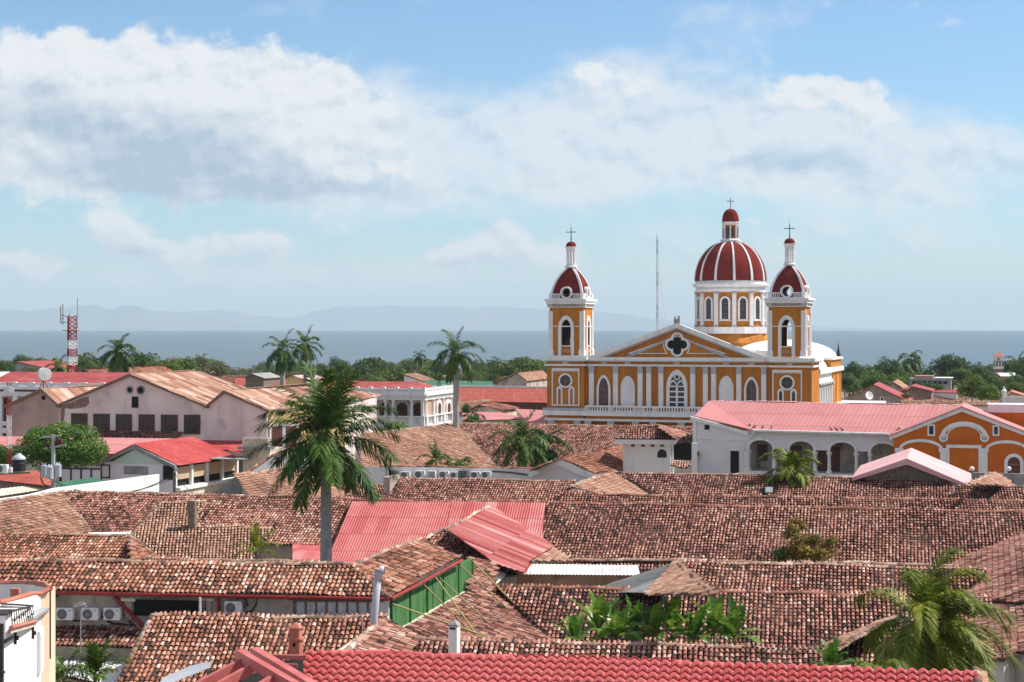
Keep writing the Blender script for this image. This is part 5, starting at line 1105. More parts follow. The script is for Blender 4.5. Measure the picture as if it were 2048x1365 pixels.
 sx0, sz = of.q(1950, 818, 7.5); sx1 = of.q(2085, 822, 7.5)[0]; mb = MB(of.M); mb.box(sx0 + 1.5, sx1, 7.5, 11, 0, sz - .35); mb.build('side_wing', M['orange2'], r); mb = MB(of.M); mb.box(sx0 + 1.3, sx1, 7.3, 11.1, sz - .35, sz + .5); mb.build('side_wing_parapet', M['lav'], r)
 h.done(); return fr, pl, w
ARC = arcade_building()

def pink_gable():
 h = House('metal_house', 'pale pink metal gable roof in front of the orange front', wall='woodgrey')
 z = 9.3; ap = P(1814, 917, dz(917, z)); fr = Frame((ap.x, ap.y), -14); h.mk((ap.x, ap.y))
 lx, lz = fr.q(1704, 955); rx, rz = fr.q(1944, 973)
 for ex, ez in ((lx, lz), (rx, rz)):
  mb = MB(); mb.solid([fr.w(0, 0, z), fr.w(ex, 0, ez), fr.w(ex, 13, ez), fr.w(0, 13, z)], (0, 0, -.1)); mb.build('roof_slope', M['pinkpale'], h.r)
 mb = MB(fr.M); t = .5; mb.prism([(0, z - .02), (rx, rz - .02), (rx, rz - .3), (0, z - t), (lx, lz - .3), (lx, lz - .02)], -.12, .0); mb.build('verge_board', M['pinkpale'], h.r)
 mb = MB(fr.M); mb.prism([(lx + 1, 0), (rx - 1, 0), (rx - 1, rz - .1), (0, z - .4), (lx + 1, lz)], .35, .7); mb.build('wall', M['woodgrey'], h.r)
 mb = MB(fr.M)
 for k in range(9): zz = z - .9 - k * .22; e = (z - .6 - zz) / (z - rz) * rx * .9; e2 = (z - .6 - zz) / (z - lz) * lx * .9; mb.box(max(e2, lx + 1.1), min(e, rx - 1.1), .2, .349, zz, zz + .07)
 mb.build('slat_vent', M['woodgrey'], h.r); h.done()
pink_gable()
def lamp_wall():
 fr = Frame(P(1965, 945, 158), -15); x0, z0 = fr.q(1888, 944); x1, z1 = fr.q(2075, 949); o = fr.w(x0, 0, 0)
 r = root('garden_wall', 'dark grey wall with two white globe lamps, below the orange front', 'wall', (o.x, o.y, 0)); mb = MB(fr.M); mb.prism([(x0, 0), (x1, 0), (x1, z1), (x0, z0)], 0, .3); mb.build('wall', M['concrete'], r)
 for px in (1943.5, 2017.5):
  x, z = fr.q(px, 938.5); o = fr.w(x, .15, z0 - .02); l = root('globe_lamp', 'white globe lamp on the grey wall, ' + ('beside the pale pink gable' if px < 2000 else 'in front of the arched red door'), 'lamp', o, 'globe lamps along the grey wall')
  mb = MB(fr.M); mb.cyl((x, .15, z0 - .02), (x, .15, z - .2), .05); mb.lathe([(.1, z - .34), (.13, z - .2), (.05, z - .17)], 10, (x, .15, 0)); mb.build('lamp_base', M['iron'], l); mb = MB(fr.M); mb.smooth = True; mb.ball((x, .15, z), .22, 12); mb.build('globe', M['lamp'], l)
lamp_wall()

def warehouse():
 wf = Frame(P(262, 800, 186), -14.7); q = wf.q; z1_ = lambda zx, zy, y=0: q(zx / 3.9, 580 + zy / 3.9, y)
 def gable(label, apex, le, re, wallm, roofpts, back, nm='warehouse'):
  A, Lp, Rp = q(*apex), q(*le), q(*re); o = wf.w(A[0], 0, 0); r = root(nm, label, 'warehouse', (o.x, o.y, 0))
  mb = MB(wf.M); mb.prism([(Lp[0], 0), (Rp[0], 0), Rp, A, Lp], 0, .5); mb.build('gable_wall', M[wallm], r)
  mb = MB(wf.M); mb.box(Rp[0] - .5, Rp[0], .5001, 34, 0, Rp[1] - .1); mb.build('side_wall', M[wallm], r)
  hh_ = House.__new__(House); hh_.name = ''; hh_.r = r; hh_.seed = int(apex[0]); hh_.wall = MB(); hh_.caps = MB(); hh_.rng = random.Random(1); hh_.wm = wallm
  a3, b3 = wf.w(A[0], -.35, A[1] + .12), wf.w(Rp[0], -.35, Rp[1] + .06); e = wf.Y
  d = (b3 - a3); tilt = math.degrees(math.atan2(-d.z, math.hypot(d.x, d.y))); pl = Plane(a3, (wf.X.x, wf.X.y), tilt)
  w = [pl.hit(*p) for p in roofpts]; 
  sheet_roof(pl, w, r, 'rust', pitch=.34, amp=.055, panel=(.85, 2.2), seed=int(apex[0]))
  l3 = wf.w(Lp[0], -.35, Lp[1] + .06); bk = (w[1] - w[0]).length - .2; mb = MB(); mb.solid([a3, l3, l3 + e * bk, a3 + e * bk], (0, 0, -.08)); mb.build('roof_slope', M['rust'], r)
  mb = MB(wf.M); mb.prism([(Lp[0] - .2, Lp[1] - .25), (A[0], A[1] - .2), (Rp[0] + .2, Rp[1] - .25), (Rp[0] + .2, Rp[1] - .02), (A[0], A[1] + .1), (Lp[0] - .2, Lp[1] - .02)], -.3, -.002); mb.build('verge_board', M['woodgrey'], r)
  return r
 m = gable('wide faded pink gabled warehouse with six dark windows and rusty roof', (262, 749), (117, 810), (415, 812), 'pinkwall', [(262, 748.5), (401, 743), (494, 777), (416, 813)], 30)
 for i, (a, b, t, bt) in enumerate([(557, 683, 963, 1095), (730, 857, 966, 1097), (905, 1030, 969, 1100), (1083, 1207, 971, 1101), (1257, 1387, 973, 1103), (1437, 1563, 974, 1128)]):
  x0, z1 = z1_(a, t); x1, z0 = z1_(b, bt); mb = MB(wf.M); mb.box(x0, x1, -.03, .2, z0, z1); f = mb.build('window', M['glass'], m); w_ = x1 - x0; h_ = z1 - z0
  mb = MB(wf.M); mb.band([(x0, z0), (x1, z0), (x1, z1), (x0, z1)], [(x0 + .09, z0 + .09), (x1 - .09, z0 + .09), (x1 - .09, z1 - .09), (x0 + .09, z1 - .09)], -.09, -.031)
  for k in (.27, .5, .73): mb.box(x0 + w_ * k - .035, x0 + w_ * k + .035, -.07, -.0312, z0 + .09, z1 - .09)
  mb.box(x0 + .09, x1 - .09, -.075, -.0311, z0 + h_ * .38, z0 + h_ * .38 + .07); mb.box(x0 + .09, x1 - .09, -.072, -.0313, z0 + h_ * .7, z0 + h_ * .7 + .05); mb.build('muntin', M['wood'], f)
 for a, zy, rr in ((1014, 780, .28), (1098, 783, .34)):
  c, z = z1_(a, zy); mb = MB(wf.M); mb.prism(circ(c, z, rr), -.03, .1); v = mb.build('round_vent', M['void'], m); mb = MB(wf.M); mb.band(circ(c, z, rr + .14, 20), circ(c, z, rr, 20), -.06, -.0035); mb.build('vent_rim', M['concrete'], v)
 x0, z1 = z1_(1028, 833); x1, z0 = z1_(1080, 921); mb = MB(wf.M); mb.box(x0, x1, -.03, .1, z0, z1); mb.build('loft_door', M['void'], m)
 patch = [(495, 921), (560, 930), (620, 921), (668, 915), (697, 885), (690, 832), (640, 845), (560, 880), (478, 905)]; mb = MB(wf.M); mb.prism([z1_(*p) for p in patch], -.035, .05); mb.build('bare_brick_patch', M['brick'], m)
 patch = [(478, 905), (505, 925), (500, 1000), (492, 1040), (503, 1068), (470, 1072), (440, 1065), (470, 1055)]; mb = MB(wf.M); mb.prism([z1_(*p) for p in patch], -.033, .05); mb.build('bare_brick_patch', M['brick'], m)
 g = gable('small brick gable end adjoining the left of the pink warehouse', (85, 779), (12, 812), (118, 811), 'pinkbrick', [(85, 778.5), (206, 773), (178, 792), (119, 812)], 25)
 c, z = q(87, 796); mb = MB(wf.M); mb.prism(circ(c, z, .24), -.03, .1); mb.build('round_vent', M['void'], g)
 g = gable('right pink gabled warehouse with pale rusty roof, half hidden by the royal palm', (450, 782.5), (415, 812), (534, 820), 'pinkwall', [(450, 782), (655, 771), (768, 791), (650, 812), (536, 821)], 40)
 # yellow side building below the right roof
 o = wf.w(q(536, 850)[0], .3, 0); ys = Frame((o.x, o.y), 40); r = root('yellow_house', 'yellow house with dark red doors behind the royal palm', 'house', o)
 x1, zt = ys.q(690, 800); mb = MB(ys.M); mb.box(0, x1, 0, .4, 0, ys.q(540, 826)[1]); mb.build('wall', M['yellow'], r)
 for px in (543, 571, 633):
  x, z1 = ys.q(px, 853); mb = MB(ys.M); mb.box(x - .25, x + 1.5, -.1, -.002, 0, z1 + .25); f = mb.build('door', M['trim'], r); mb = MB(ys.M); mb.box(x, x + 1.25, -.14, -.101, 0, z1); mb.build('door_leaf', M['wood'], f)
 # rust dark awning under the windows
 x0, z1 = q(195, 862); x1, _ = q(368, 865); z0 = q(300, 876)[1]; o = wf.w(x0, -1, 0); h = House('awning', 'dark tiled awning under the warehouse windows', 'awning', at=o)
 pl = Plane(wf.w(x0, -.02, z1), (-wf.Y.x, -wf.Y.y), 20); tile_roof(pl, [wf.w(x0, -.02, z1), wf.w(x1, -.02, z1), wf.w(x1, -2.0, z1 - .73), wf.w(x0, -2.0, z1 - .73)], h.r, 'tile', seed=91)
 h = House('metal_house', 'low pale pink metal roof between the mango tree and the warehouse', wall='cream')
 h.roof([(-60, 872), (395, 878), (395, 910), (-60, 905)], 8.9, kind='sheet', m='pink', tilt=11, cap=None, pitch=.5, amp=.012); h.done()
warehouse()

def green_gable():
 h = House('metal_house', 'mint green gable house with bright red metal roof', wall='cream')
 pl, w = h.roof([(266, 887.5), (385, 873), (476, 915), (358, 931.5)], 9.2, 'right', tilt=23, kind='sheet', m='redbright', cap=None, wall=False, pitch=.4, amp=.012); r = h.r
 d = (w[1] - w[0]).normalized(); fr = Frame((w[0].x + d.x * .3, w[0].y + d.y * .3), math.degrees(math.atan2(-d.x, d.y))); q = fr.q
 A, Lp, Rp = q(270, 892), q(197, 926), q(352, 931)
 mb = MB(fr.M); mb.prism([(Lp[0] + .4, 0), (Rp[0] - .2, 0), (Rp[0] - .2, Rp[1] - .4), (A[0], A[1] - .3), (Lp[0] + .4, Lp[1] - .4)], 0, .3); mb.build('gable_wall', M['mint'], r)
 mb = MB(fr.M); mb.prism([(Lp[0], Lp[1] - .3), (A[0], A[1] - .25), (Rp[0] + .1, Rp[1] - .3), (Rp[0] + .1, Rp[1]), (A[0], A[1] + .1), (Lp[0], Lp[1])], -.35, -.002); mb.build('barge_board', M['zincgrey'], r)
 mb = MB(fr.M); z_ = q(270, 928)[1]; mb.box(Lp[0] + .4, Rp[0] - .25, -.05, -.0021, 0, z_); mb.build('lower_wall', M['lav'], r)
 for a, b, t, bt, m in ((203, 221, 929, 957, 'lav'), (327, 348, 931, 960, 'void')):
  x0, z1 = q(a, t); x1, z0 = q(b, bt); mb = MB(fr.M); mb.band([(x0, z0), (x1, z0), (x1, z1), (x0, z1)], [(x0 + .12, z0 + .12), (x1 - .12, z0 + .12), (x1 - .12, z1 - .12), (x0 + .12, z1 - .12)], -.12, -.051); f = mb.build('window', M['iron'], r); mb = MB(fr.M); mb.box(x0 + .12, x1 - .12, -.08, -.0511, z0 + .12, z1 - .12); mb.build('pane', M[m], f)
 x0, z1 = q(248, 932); x1, z0 = q(297, 950); mb = MB(fr.M); mb.box(x0, x1, -.065, -.0501, z0, z1); mb.build('grey_render', M['concrete'], r)
 # side under the right eave: white posts with tan blinds between, pale sill below
 a, b = w[3], w[2]; ang = math.degrees(math.atan2((b - a).y, (b - a).x)); o = a - Vector((pl.dh.x, pl.dh.y, 0)) * .5; sf = Frame((o.x, o.y), ang); s = sf.q
 za, zb = s(352, 935)[1], s(356, 972)[1]; x0, x1 = s(351, 950)[0], s(474, 930)[0]; zc = a.z - .15
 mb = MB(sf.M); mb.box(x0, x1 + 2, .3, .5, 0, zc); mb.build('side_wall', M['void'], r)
 mb = MB(sf.M); mb.box(x0, x1 + 3, -.35, .29, 0, zb - .4); mb.build('parapet', M['cream'], r); mb = MB(sf.M); mb.box(x0 - .1, x1 + 3, -.55, .29, zb - .399, zb - .1); mb.build('ledge', M['white'], r)
 n = 4
 for k in range(n + 1):
  xx = x0 + (x1 - x0) * k / n; mb = MB(sf.M); mb.box(xx - .16, xx + .16, -.1, .2, zb - .1, zc); mb.build('post', M['white'], r)
  if k < n: mb = MB(sf.M); mb.box(xx + .2, x0 + (x1 - x0) * (k + 1) / n - .2, .08, .14, zb + .55, zc - .1); mb.build('blind', M['blind'], r)
 mb = MB(); l3 = fr.w(Lp[0], -.4, Lp[1] + .05); a3 = fr.w(A[0], -.4, A[1] + .15); e = Vector((d.x, d.y, 0)) * 12; mb.solid([a3, l3, l3 + e, a3 + e], (0, 0, -.08)); mb.build('roof_slope', M['redbright'], r)
 h.done()
 h = House('metal_house', 'flat bright red metal roof with a cream balustrade, joined behind the mint green gable', wall='cream')
 h.roof([(384, 873.5), (487, 877.5), (492, 899), (440, 900)], 8.6, 'front', theta=15, tilt=8, ridge=((384, 873.5), (385, 873.5)), kind='sheet', m='redbright', cap=None, pitch=.4, amp=.012)
 h.roof([(452, 899), (492, 890), (500, 896), (478, 908)], 8.2, 'right', theta=15, tilt=8, ridge=((452, 899), (453, 899)), kind='sheet', m='redbright', cap=None, wall=False, pitch=.4, amp=.012); r = h.r
 bf = Frame(P(510, 880, 172), -15); x0, z1 = bf.q(485, 876); x1, _ = bf.q(536, 874); z0 = bf.q(510, 893)[1]; mb = MB(bf.M); mb.box(x0, x1, 0, .3, z1 - .2, z1); mb.box(x0, x1, 0, .3, z0, z0 + .2)
 for k in range(13): xx = x0 + (k + .5) * (x1 - x0) / 13; mb.box(xx - .06, xx + .06, .08, .22, z0 + .2, z1 - .2)
 for k in range(4): xx = x0 + k * (x1 - x0 - .3) / 3; mb.box(xx, xx + .3, -.03, .33, z0 + .201, z1 - .201)
 mb.build('balustrade', M['cream'], r); mb = MB(bf.M); mb.box(x0 - .3, x1 + .4, -.5, .6, z0 - .3, z0 - .01); mb.build('balcony_slab', M['concrete'], r); mb = MB(bf.M); mb.box(x0, x1, .1, 4, 0, z0 - .3); mb.build('wall', M['cream'], r)
 zz = bf.q(490, 915)[1]; mb = MB(bf.M); mb.box(x0 - 2.5, x0 + 1.0, -2.2, .09, zz - .1, zz); mb.build('canopy_slab', M['concrete'], r)
 h.done()
 # white plastered slanting gable edge right of it
 gf = Frame(P(520, 925, 163), 25); o = gf.w(0, 0, 0); h = House('plastered_house', 'white plastered gable edge with tile verge rising toward the near palm crown', wall='white', at=gf.w(gf.q(540, 950)[0], 0, 0))
 pts = [(478, 960), (548, 913), (600, 890), (660, 900), (660, 985), (478, 985)]; h.panel(pts, gf, 'white', 'gable_wall', .4)
 mb = MB(); p = [gf.w(gf.q(*k)[0], .2, gf.q(*k)[1]) for k in ((478, 959), (548, 912), (600, 889))]; cap_line(mb, p[0], p[1], .22); cap_line(mb, p[1], p[2], .22); mb.build('verge_tiles', M['cap_red'], h.r); h.done()
green_gable()

def white_parapet():
 o = P(112, 985, 143); b = P(319, 965, 158); ang = math.degrees(math.atan2(b.y - o.y, b.x - o.x)); fr = Frame((o.x, o.y), ang); q = fr.q
 h = House('plastered_house', 'long bright white parapet wall running up behind the utility pole', wall='white', at=o)
 h.panel([(-30, 1003), (60, 990), (112, 977), (290, 953), (319, 949), (317, 1010), (-30, 1030)], fr, 'white', 'wall', .3)
 h.done()
 h = House('metal_house', 'green metal roof with a beige strip behind the white parapet', wall='cream')
 h.roof([(-50, 984), (105, 966), (118, 975), (-50, 1000)], 6.55, 'front', theta=-8, tilt=10, plane=slope_plane(((186, 955), (187, 955)), 7.0, 'front', 10, -8), kind='sheet', m='cream', cap=None, wall=False, pitch=.3, amp=.012); h.roof([(100, 967), (186, 955), (211, 962), (118, 977)], 7.1, 'front', theta=-8, tilt=10, ridge=((186, 955), (187, 955)), kind='sheet', m='greenroof', cap=None, pitch=.3, amp=.012)
 h.done()
 f = Frame(P(160, 950, 158), -12); x0, z1 = f.q(122, 938.5); x1, _ = f.q(203, 939); z0 = f.q(160, 962)[1]; o = f.w(x0, 0, 0); r = root('panel_fence', 'white panel fence in dark frames behind the transformers', 'fence', (o.x, o.y, 0))
 mb = MB(f.M); mb.box(x0, x1, 0, .08, 0, z1); mb.build('panel', M['lav'], r)
 for k in range(5): xx = x0 + (x1 - x0) * k / 4; mb = MB(f.M); mb.box(xx - .07, xx + .07, -.06, -.002, 0, z1); mb.build('post', M['iron'], r)
 mb = MB(f.M); mb.box(x0, x1, -.08, .1, z1, z1 + .12); mb.build('top_rail', M['iron'], r)
 h = House('metal_house', 'rusty red metal roof under the black water tank', wall='woodgrey')
 h.roof([(-50, 948), (20, 943), (72, 941), (110, 968), (92, 972), (-50, 956)], 7.4, 'front', theta=15, tilt=9, ridge=((20, 943), (21, 943)), kind='sheet', m='rustred', cap=None, pitch=.2); h.done()
white_parapet()

def colonial():
 # cream building with balustraded roof and arched doors
 co = P(847, 800, 232); fr = Frame((co.x, co.y), -15); q = fr.q; r = root('colonial_building', 'cream two-storey colonial building with balustraded roof and arched doorways', 'building', co)
 x0 = q(715, 810)[0]; zt, zc, ze, zb = q(847, 777.5)[1], q(847, 787)[1], q(847, 801)[1], q(847, 853)[1]; D = 11.5
 sf = Frame((co.x, co.y), 75); D = sf.q(905, 800)[0]
 for f, L, ar in ((fr, (x0, 0), [(770, 0), (805, 1), (838, 1)]), (sf, (0, D), [(877, 1), (896, 1)])):
  mb = MB(f.M); mb.box(L[0], L[1], 2.6 if f is fr else 0, 3.0 if f is fr else .4, 0, ze); mb.build('wall', M['peach' if f is fr else 'tan'], r)
  mb = MB(f.M); mb.box(L[0] - .1, L[1] + .3, -.45, .4, zc - .35, zc); mb.box(L[0], L[1] + .15, -.25, .4, zc - .7, zc - .3501); mb.box(L[0], L[1] + .12, -.2, .4, ze, ze + .3); mb.build('cornice', M['trim'], r)
  mb = MB(f.M); mb.box(L[0], L[1], -.05, .4, ze + .301, zc - .701); mb.build('frieze', M['tan'], r)
  mb = MB(f.M); mb.box(L[0], L[1] + .2, -.2, .15, zt - .25, zt); mb.box(L[0], L[1] + .1, -.2, .15, zc + .001, zc + .25); n = 60 if f is fr else 24
  for k in range(n): xx = L[0] + (k + .5) * (L[1] - L[0]) / n; mb.box(xx - .05, xx + .05, -.1, .05, zc + .25, zt - .25)
  m_ = 5 if f is fr else 3
  for k in range(m_ + 1): xx = L[0] + k * (L[1] - L[0]) / m_; mb.box(xx - .25, xx + .25, -.27, .2, zc + .002, zt + .18)
  mb.build('roof_balustrade', M['trim'], r)
  yb = 2.6 if f is fr else 0
  for px, _ in ar:
   x = f.q(px, 830, yb)[0]; zs = f.q(px, 815, yb)[1]; zt_ = f.q(px, 806, yb)[1]; mb = MB(f.M); i_ = arch(x, 1.5, zb + .3, zs, zt_); mb.band(arch(x, 2.3, zb + .3, zs, zt_ + .45), i_, yb - .18, yb - .003, closed=False); d = mb.build('arched_door', M['trim'], r); mb = MB(f.M); mb.prism(i_, yb - .06, yb - .0031); mb.build('door_leaf', M['wood'], d)
  for px in ((750, 771, 786, 823, 845) if f is fr else (851, 866, 886, 902)):
   x, _ = f.q(px, 830, 0 if f is fr else -.1); mb = MB(f.M); mb.lathe([(.26, zb + 1.3), (.2, zb + 1.6), (.17, ze - .4), (.27, ze), (.001, ze)], 10, (x, .1 if f is fr else -.12, 0)); mb.box(x - .3, x + .3, -.2 if f is fr else -.4, .4 if f is fr else 0, 0, zb + 1.3); mb.build('column', M['trim'], r)
  mb = MB(f.M); mb.box(L[0], L[1] + .2, -.3, .2, zb + 1.15, zb + 1.3); mb.box(L[0], L[1] + .2, -.3, .2, 0, zb + .2)
  for k in range(n): xx = L[0] + (k + .5) * (L[1] - L[0]) / n; mb.box(xx - .05, xx + .05, -.15, .0, zb + .2, zb + 1.15)
  mb.build('gallery_balustrade', M['trim'], r)
 mb = MB(fr.M); mb.box(x0, 0, -.1, 2.6, zb, zb + .1); mb.box(x0, 0, .4, 2.6, ze, ze + .2); mb.build('gallery_slab', M['concrete'], r)
 hh_ = House.__new__(House); z = H - (762.5 - HY) / F * 240
 A, B = P(695, 763, 241), P(838, 763.5, 239); C, D_ = fr.w(-.6, .5, zc + .2), fr.w(x0, .5, zc + .2); E = sf.w(10.5, .5, zc + .2)
 for pts in ([A, B, C, D_], [B, E, C]): mb = MB(); mb.solid(pts, (0, 0, -.08)); mb.build('hip_roof', M['red'], r)
 # long white building, far left
 lf = Frame(P(80, 780, 240), -14); q = lf.q; o = lf.w(q(-20, 800)[0], 0, 0); r = root('colonial_building', 'long white colonial building with balustrade and red roof behind the dish masts', 'building', (o.x, o.y, 0))
 x0, x1 = q(-40, 780)[0], q(240, 780)[0]; zt, zc, ze, zb = q(80, 766)[1], q(80, 776)[1], q(80, 784)[1], q(80, 822)[1]
 mb = MB(lf.M); mb.box(x0, x1, 1.5, 2, 0, ze); mb.build('wall', M['lav'], r); mb = MB(lf.M); mb.box(x0, x1, -.4, 2, zc - .25, zc + .1); mb.box(x0, x1, -.15, 1.6, ze - .6, ze); mb.build('cornice', M['trim'], r); mb = MB(lf.M); mb.box(x0, x1, 0, 1.6, ze + .001, zc - .251); mb.build('frieze', M['wood'], r)
 mb = MB(lf.M); mb.box(x0, x1, -.15, .1, zt - .15, zt)
 for k in range(120): xx = x0 + (k + .5) * (x1 - x0) / 120; mb.box(xx - .05, xx + .05, -.08, .04, zc + .1, zt - .15)
 for k in range(9): xx = x0 + k * (x1 - x0) / 8; mb.box(xx - .35, xx + .35, -.22, .18, zc + .1, zt + .1)
 mb.build('roof_balustrade', M['trim'], r)
 for k in range(9): xx = x0 + (k + .3) * (x1 - x0) / 9; mb = MB(lf.M); mb.box(xx - .35, xx + .35, -.1, .3, 0, ze - .6); mb.build('pier', M['trim'], r); mb = MB(lf.M); mb.prism(arch(xx + 2.1, 2.2, 0, ze - 1.8, ze - .9), 1.4, 1.499); mb.build('arched_door', M['wood'], r)
 mb = MB(); mb.solid([lf.w(x0, .6, zc + .15), lf.w(x1, .6, zc + .15), lf.w(x1, 8, zc + 1.9), lf.w(x0, 8, zc + 1.9)], (0, 0, -.1)); mb.build('roof_slope', M['red'], r)
colonial()

# ------------------------------------------------------------------ roofs and houses in the distance
def far_house(label, apex, le, re, d, back, roofm, wallm, tile=False, th=15, base=None, cat='house', vent=None):
 o = P(*apex, d); fr = Frame((o.x, o.y), -th); r = root('gable_house', label, cat, (o.x, o.y, 0)); A, Lp, Rp = fr.q(*apex), fr.q(*le), fr.q(*re)
 mb = MB(fr.M); mb.prism([(Lp[0] + .3, 0), (Rp[0] - .3, 0), (Rp[0] - .3, Rp[1]), (A[0], A[1] - .15), (Lp[0] + .3, Lp[1])], 0, .4); mb.box(Rp[0] - .7, Rp[0] - .3, .41, back, 0, Rp[1] - .1); mb.build('wall', M[wallm], r)
 for E in (Lp, Rp):
  a3, b3 = fr.w(A[0], -.4, A[1] + .08), fr.w(E[0], -.4, E[1] + .02); e = fr.Y * back
  if tile:
   dd = Vector((b3.x - a3.x, b3.y - a3.y)); pl = Plane(a3, dd, math.degrees(math.atan2(a3.z - b3.z, dd.length))); tile_roof(pl, [a3, a3 + e, b3 + e, b3], r, roofm, seed=int(abs(a3.x) * 10))
  else: mb = MB(); mb.solid([a3, b3, b3 + e, a3 + e], (0, 0, -.1)); mb.build('roof_slope', M[roofm], r)
 if vent: 
  (a, t), (b, bt) = vent; x0, z1 = fr.q(a, t); x1, z0 = fr.q(b, bt); mb = MB(fr.M); mb.band([(x0, z0), (x1, z0), (x1, z1), (x0, z1)], [(x0 + .12, z0 + .12), (x1 - .12, z0 + .12), (x1 - .12, z1 - .12), (x0 + .12, z1 - .12)], -.1, -.002); f = mb.build('window', M['trim'], r); mb = MB(fr.M); mb.box(x0 + .12, x1 - .12, -.05, -.0021, z0 + .12, z1 - .12); mb.build('pane', M['glass'], f)
 return r
far_house('dark-walled gable house with pinkish red roof, right of the cathedral apse', (1747, 770), (1690, 796), (1819, 803), 285, 14, 'red', 'concrete', vent=((1760, 794), (1768, 806)))
far_house('brown tiled gable house behind the dark-walled red-roofed one', (1786, 765), (1758, 782), (1812, 782), 330, 16, 'tile_pale', 'dirty', True)
far_house('brick gable house with red roof edge, below the grey concrete block', (1824, 773), (1798, 783), (1866, 783), 310, 12, 'red', 'brick')
far_house('cream house with red verge at the far right edge, beside the white balustrade', (2024, 785), (1990, 812), (2075, 800), 262, 10, 'terra', 'cream')
far_house('pale tile-roofed house among trees beyond the long rusty red roof', (1035, 747), (995, 764), (1056, 763), 385, 22, 'tile_pale', 'dirty', True)
far_house('grey-walled house with tilted red roof, left of the cell tower', (36, 724), (28, 727), (98, 737), 420, 18, 'red', 'concrete')
far_house('orange-tiled gable house at the foot of the cell tower', (170, 741), (150, 756), (212, 764), 300, 30, 'tile_orange', 'dirty', True)
far_house('white gable house with tile edge just right of the royal palm top', (808, 750), (806, 752), (846, 763), 400, 10, 'tile_pale', 'white', True)
far_house('pale yellow low house between the palms and the near palm crown', (588, 752), (570, 758), (612, 760), 330, 10, 'pinkpale', 'yellow')
far_house('small shack with grey sheet roof, left of the twin palms', (505, 748), (488, 756), (530, 757), 350, 9, 'zincgrey', 'woodgrey')
far_house('pale terracotta house with blue-grey gable edge left of the bushy palm', (958, 811), (936, 822), (1010, 822), 262, 9, 'tile_orange', 'cream', True)
def far_strips():
 def strip(name, label, pts, z, **k):
  h = House(name, label, wall=k.pop('wall', 'cream')); h.roof(pts, z, **k); return h
 h = strip('metal_house', 'long rusty red metal roof with a white ridge line, left of the cathedral', [(885, 774), (1100, 776.5), (1100, 806), (885, 802)], 9.0, kind='sheet', m='rustred', tilt=13, cap=None, pitch=.5, amp=.04, wall='wood'); mb = MB(); mb.bar(h.w[0] + Vector((0, 0, .1)), h.w[1] + Vector((0, 0, .1)), .5, .35); mb.build('ridge_flashing', M['zincwhite'], h.r); h.done()
 strip('metal_house', 'dark green metal roof above the long rusty red one', [(850, 761), (985, 763), (985, 776), (850, 774)], 8.6, kind='sheet', m='greenroof', tilt=8, cap=None, pitch=.5, amp=.03, wall='concrete').done()
 strip('metal_house', 'dull red metal roof strip left of the colonial building', [(470, 756), (715, 762), (715, 775), (470, 772)], 9.4, kind='sheet', m='rustred', tilt=9, cap=None, pitch=.5, amp=.03).done()
 strip('tile_house', 'tile roof with whitish wall top below the long rusty red roof', [(905, 806), (1003, 800), (1012, 826), (905, 826)], 7.0, m='tile_pale', wall='concrete').done()
 strip('metal_house', 'pale pink sheet roof beside the colonial building, behind the tile ridge', [(922, 823), (1000, 825), (1060, 838), (930, 842)], 7.6, kind='sheet', m='pink', tilt=9, cap=None, pitch=.5, amp=.012).done()
 strip('metal_house', 'pink sheet roof touching the left foot of the cathedral', [(1035, 818), (1098, 822), (1098, 848), (1050, 852)], 7.6, 'right' if False else 'front', kind='sheet', m='pink', tilt=11, cap=None, pitch=.5, amp=.012) if False else None
 h = House('metal_house', 'pink sheet roof touching the left foot of the cathedral', wall='cream'); h.roof([(1030, 818), (1096, 821), (1094, 846), (1060, 848)], 7.8, kind='sheet', m='pink', tilt=12, cap=None, pitch=.5, amp=.012); h.done()
 h = House('metal_house', 'long thin red roof over a white wall, right of the brick gable', wall='lav'); h.roof([(1864, 780), (1920, 780), (1918, 786), (1860, 785)], 8.4, kind='sheet', m='red', tilt=10, cap=None, pitch=.5, amp=.012); h.done()
 h = House('tile_wall', 'cream courtyard wall with a tile coping behind the pink arcade roof', 'wall', wall='cream'); h.roof([(1802, 801), (1992, 804), (1990, 812), (1802, 809)], 9.2, m='tile_pale', tilt=24, cap=None, inset=.25); h.done()
 h = House('tile_house', 'scrap of tile roofs below the grey concrete block', wall='dirty'); h.roof([(1850, 787), (1925, 786), (1935, 802), (1830, 801)], 7.8, m='tile_pale', cap=None); h.done()
 h = House('metal_house', 'white sheet roof at the left edge, behind the long colonial building', wall='cream'); h.roof([(-40, 744), (28, 744), (26, 756), (-40, 756)], 9.6, kind='sheet', m='zincwhite', tilt=10, cap=None, pitch=.5, amp=.02); h.done()
 h = House('tile_house', 'dark tile roof behind the big round dish at left', wall='dirty'); h.roof([(12, 748), (100, 748), (100, 762), (0, 762)], 9.9, m='tile', tilt=20); h.done()
 h = House('metal_house', 'white flat canopy roof among trees below the brick water tower', wall='concrete'); h.roof([(1990, 746), (2030, 746), (2035, 753), (1988, 753)], 8, kind='sheet', m='zincwhite', tilt=6, cap=None, pitch=.5, amp=.02); h.done()
 h = House('metal_house', 'white sheet roof showing behind the rusty warehouse roof', wall='concrete'); h.roof([(378, 738), (430, 741), (432, 747), (380, 746)], 9, kind='sheet', m='zincwhite', tilt=7, cap=None, pitch=.5, amp=.02); h.done()
 h = House('metal_house', 'dark brown roofs with a blue barrel right of the rusty warehouse roof', wall='brick'); h.roof([(445, 752), (560, 752), (560, 768), (430, 764)], 9.2, m='tile', tilt=14, cap=None); h.done()
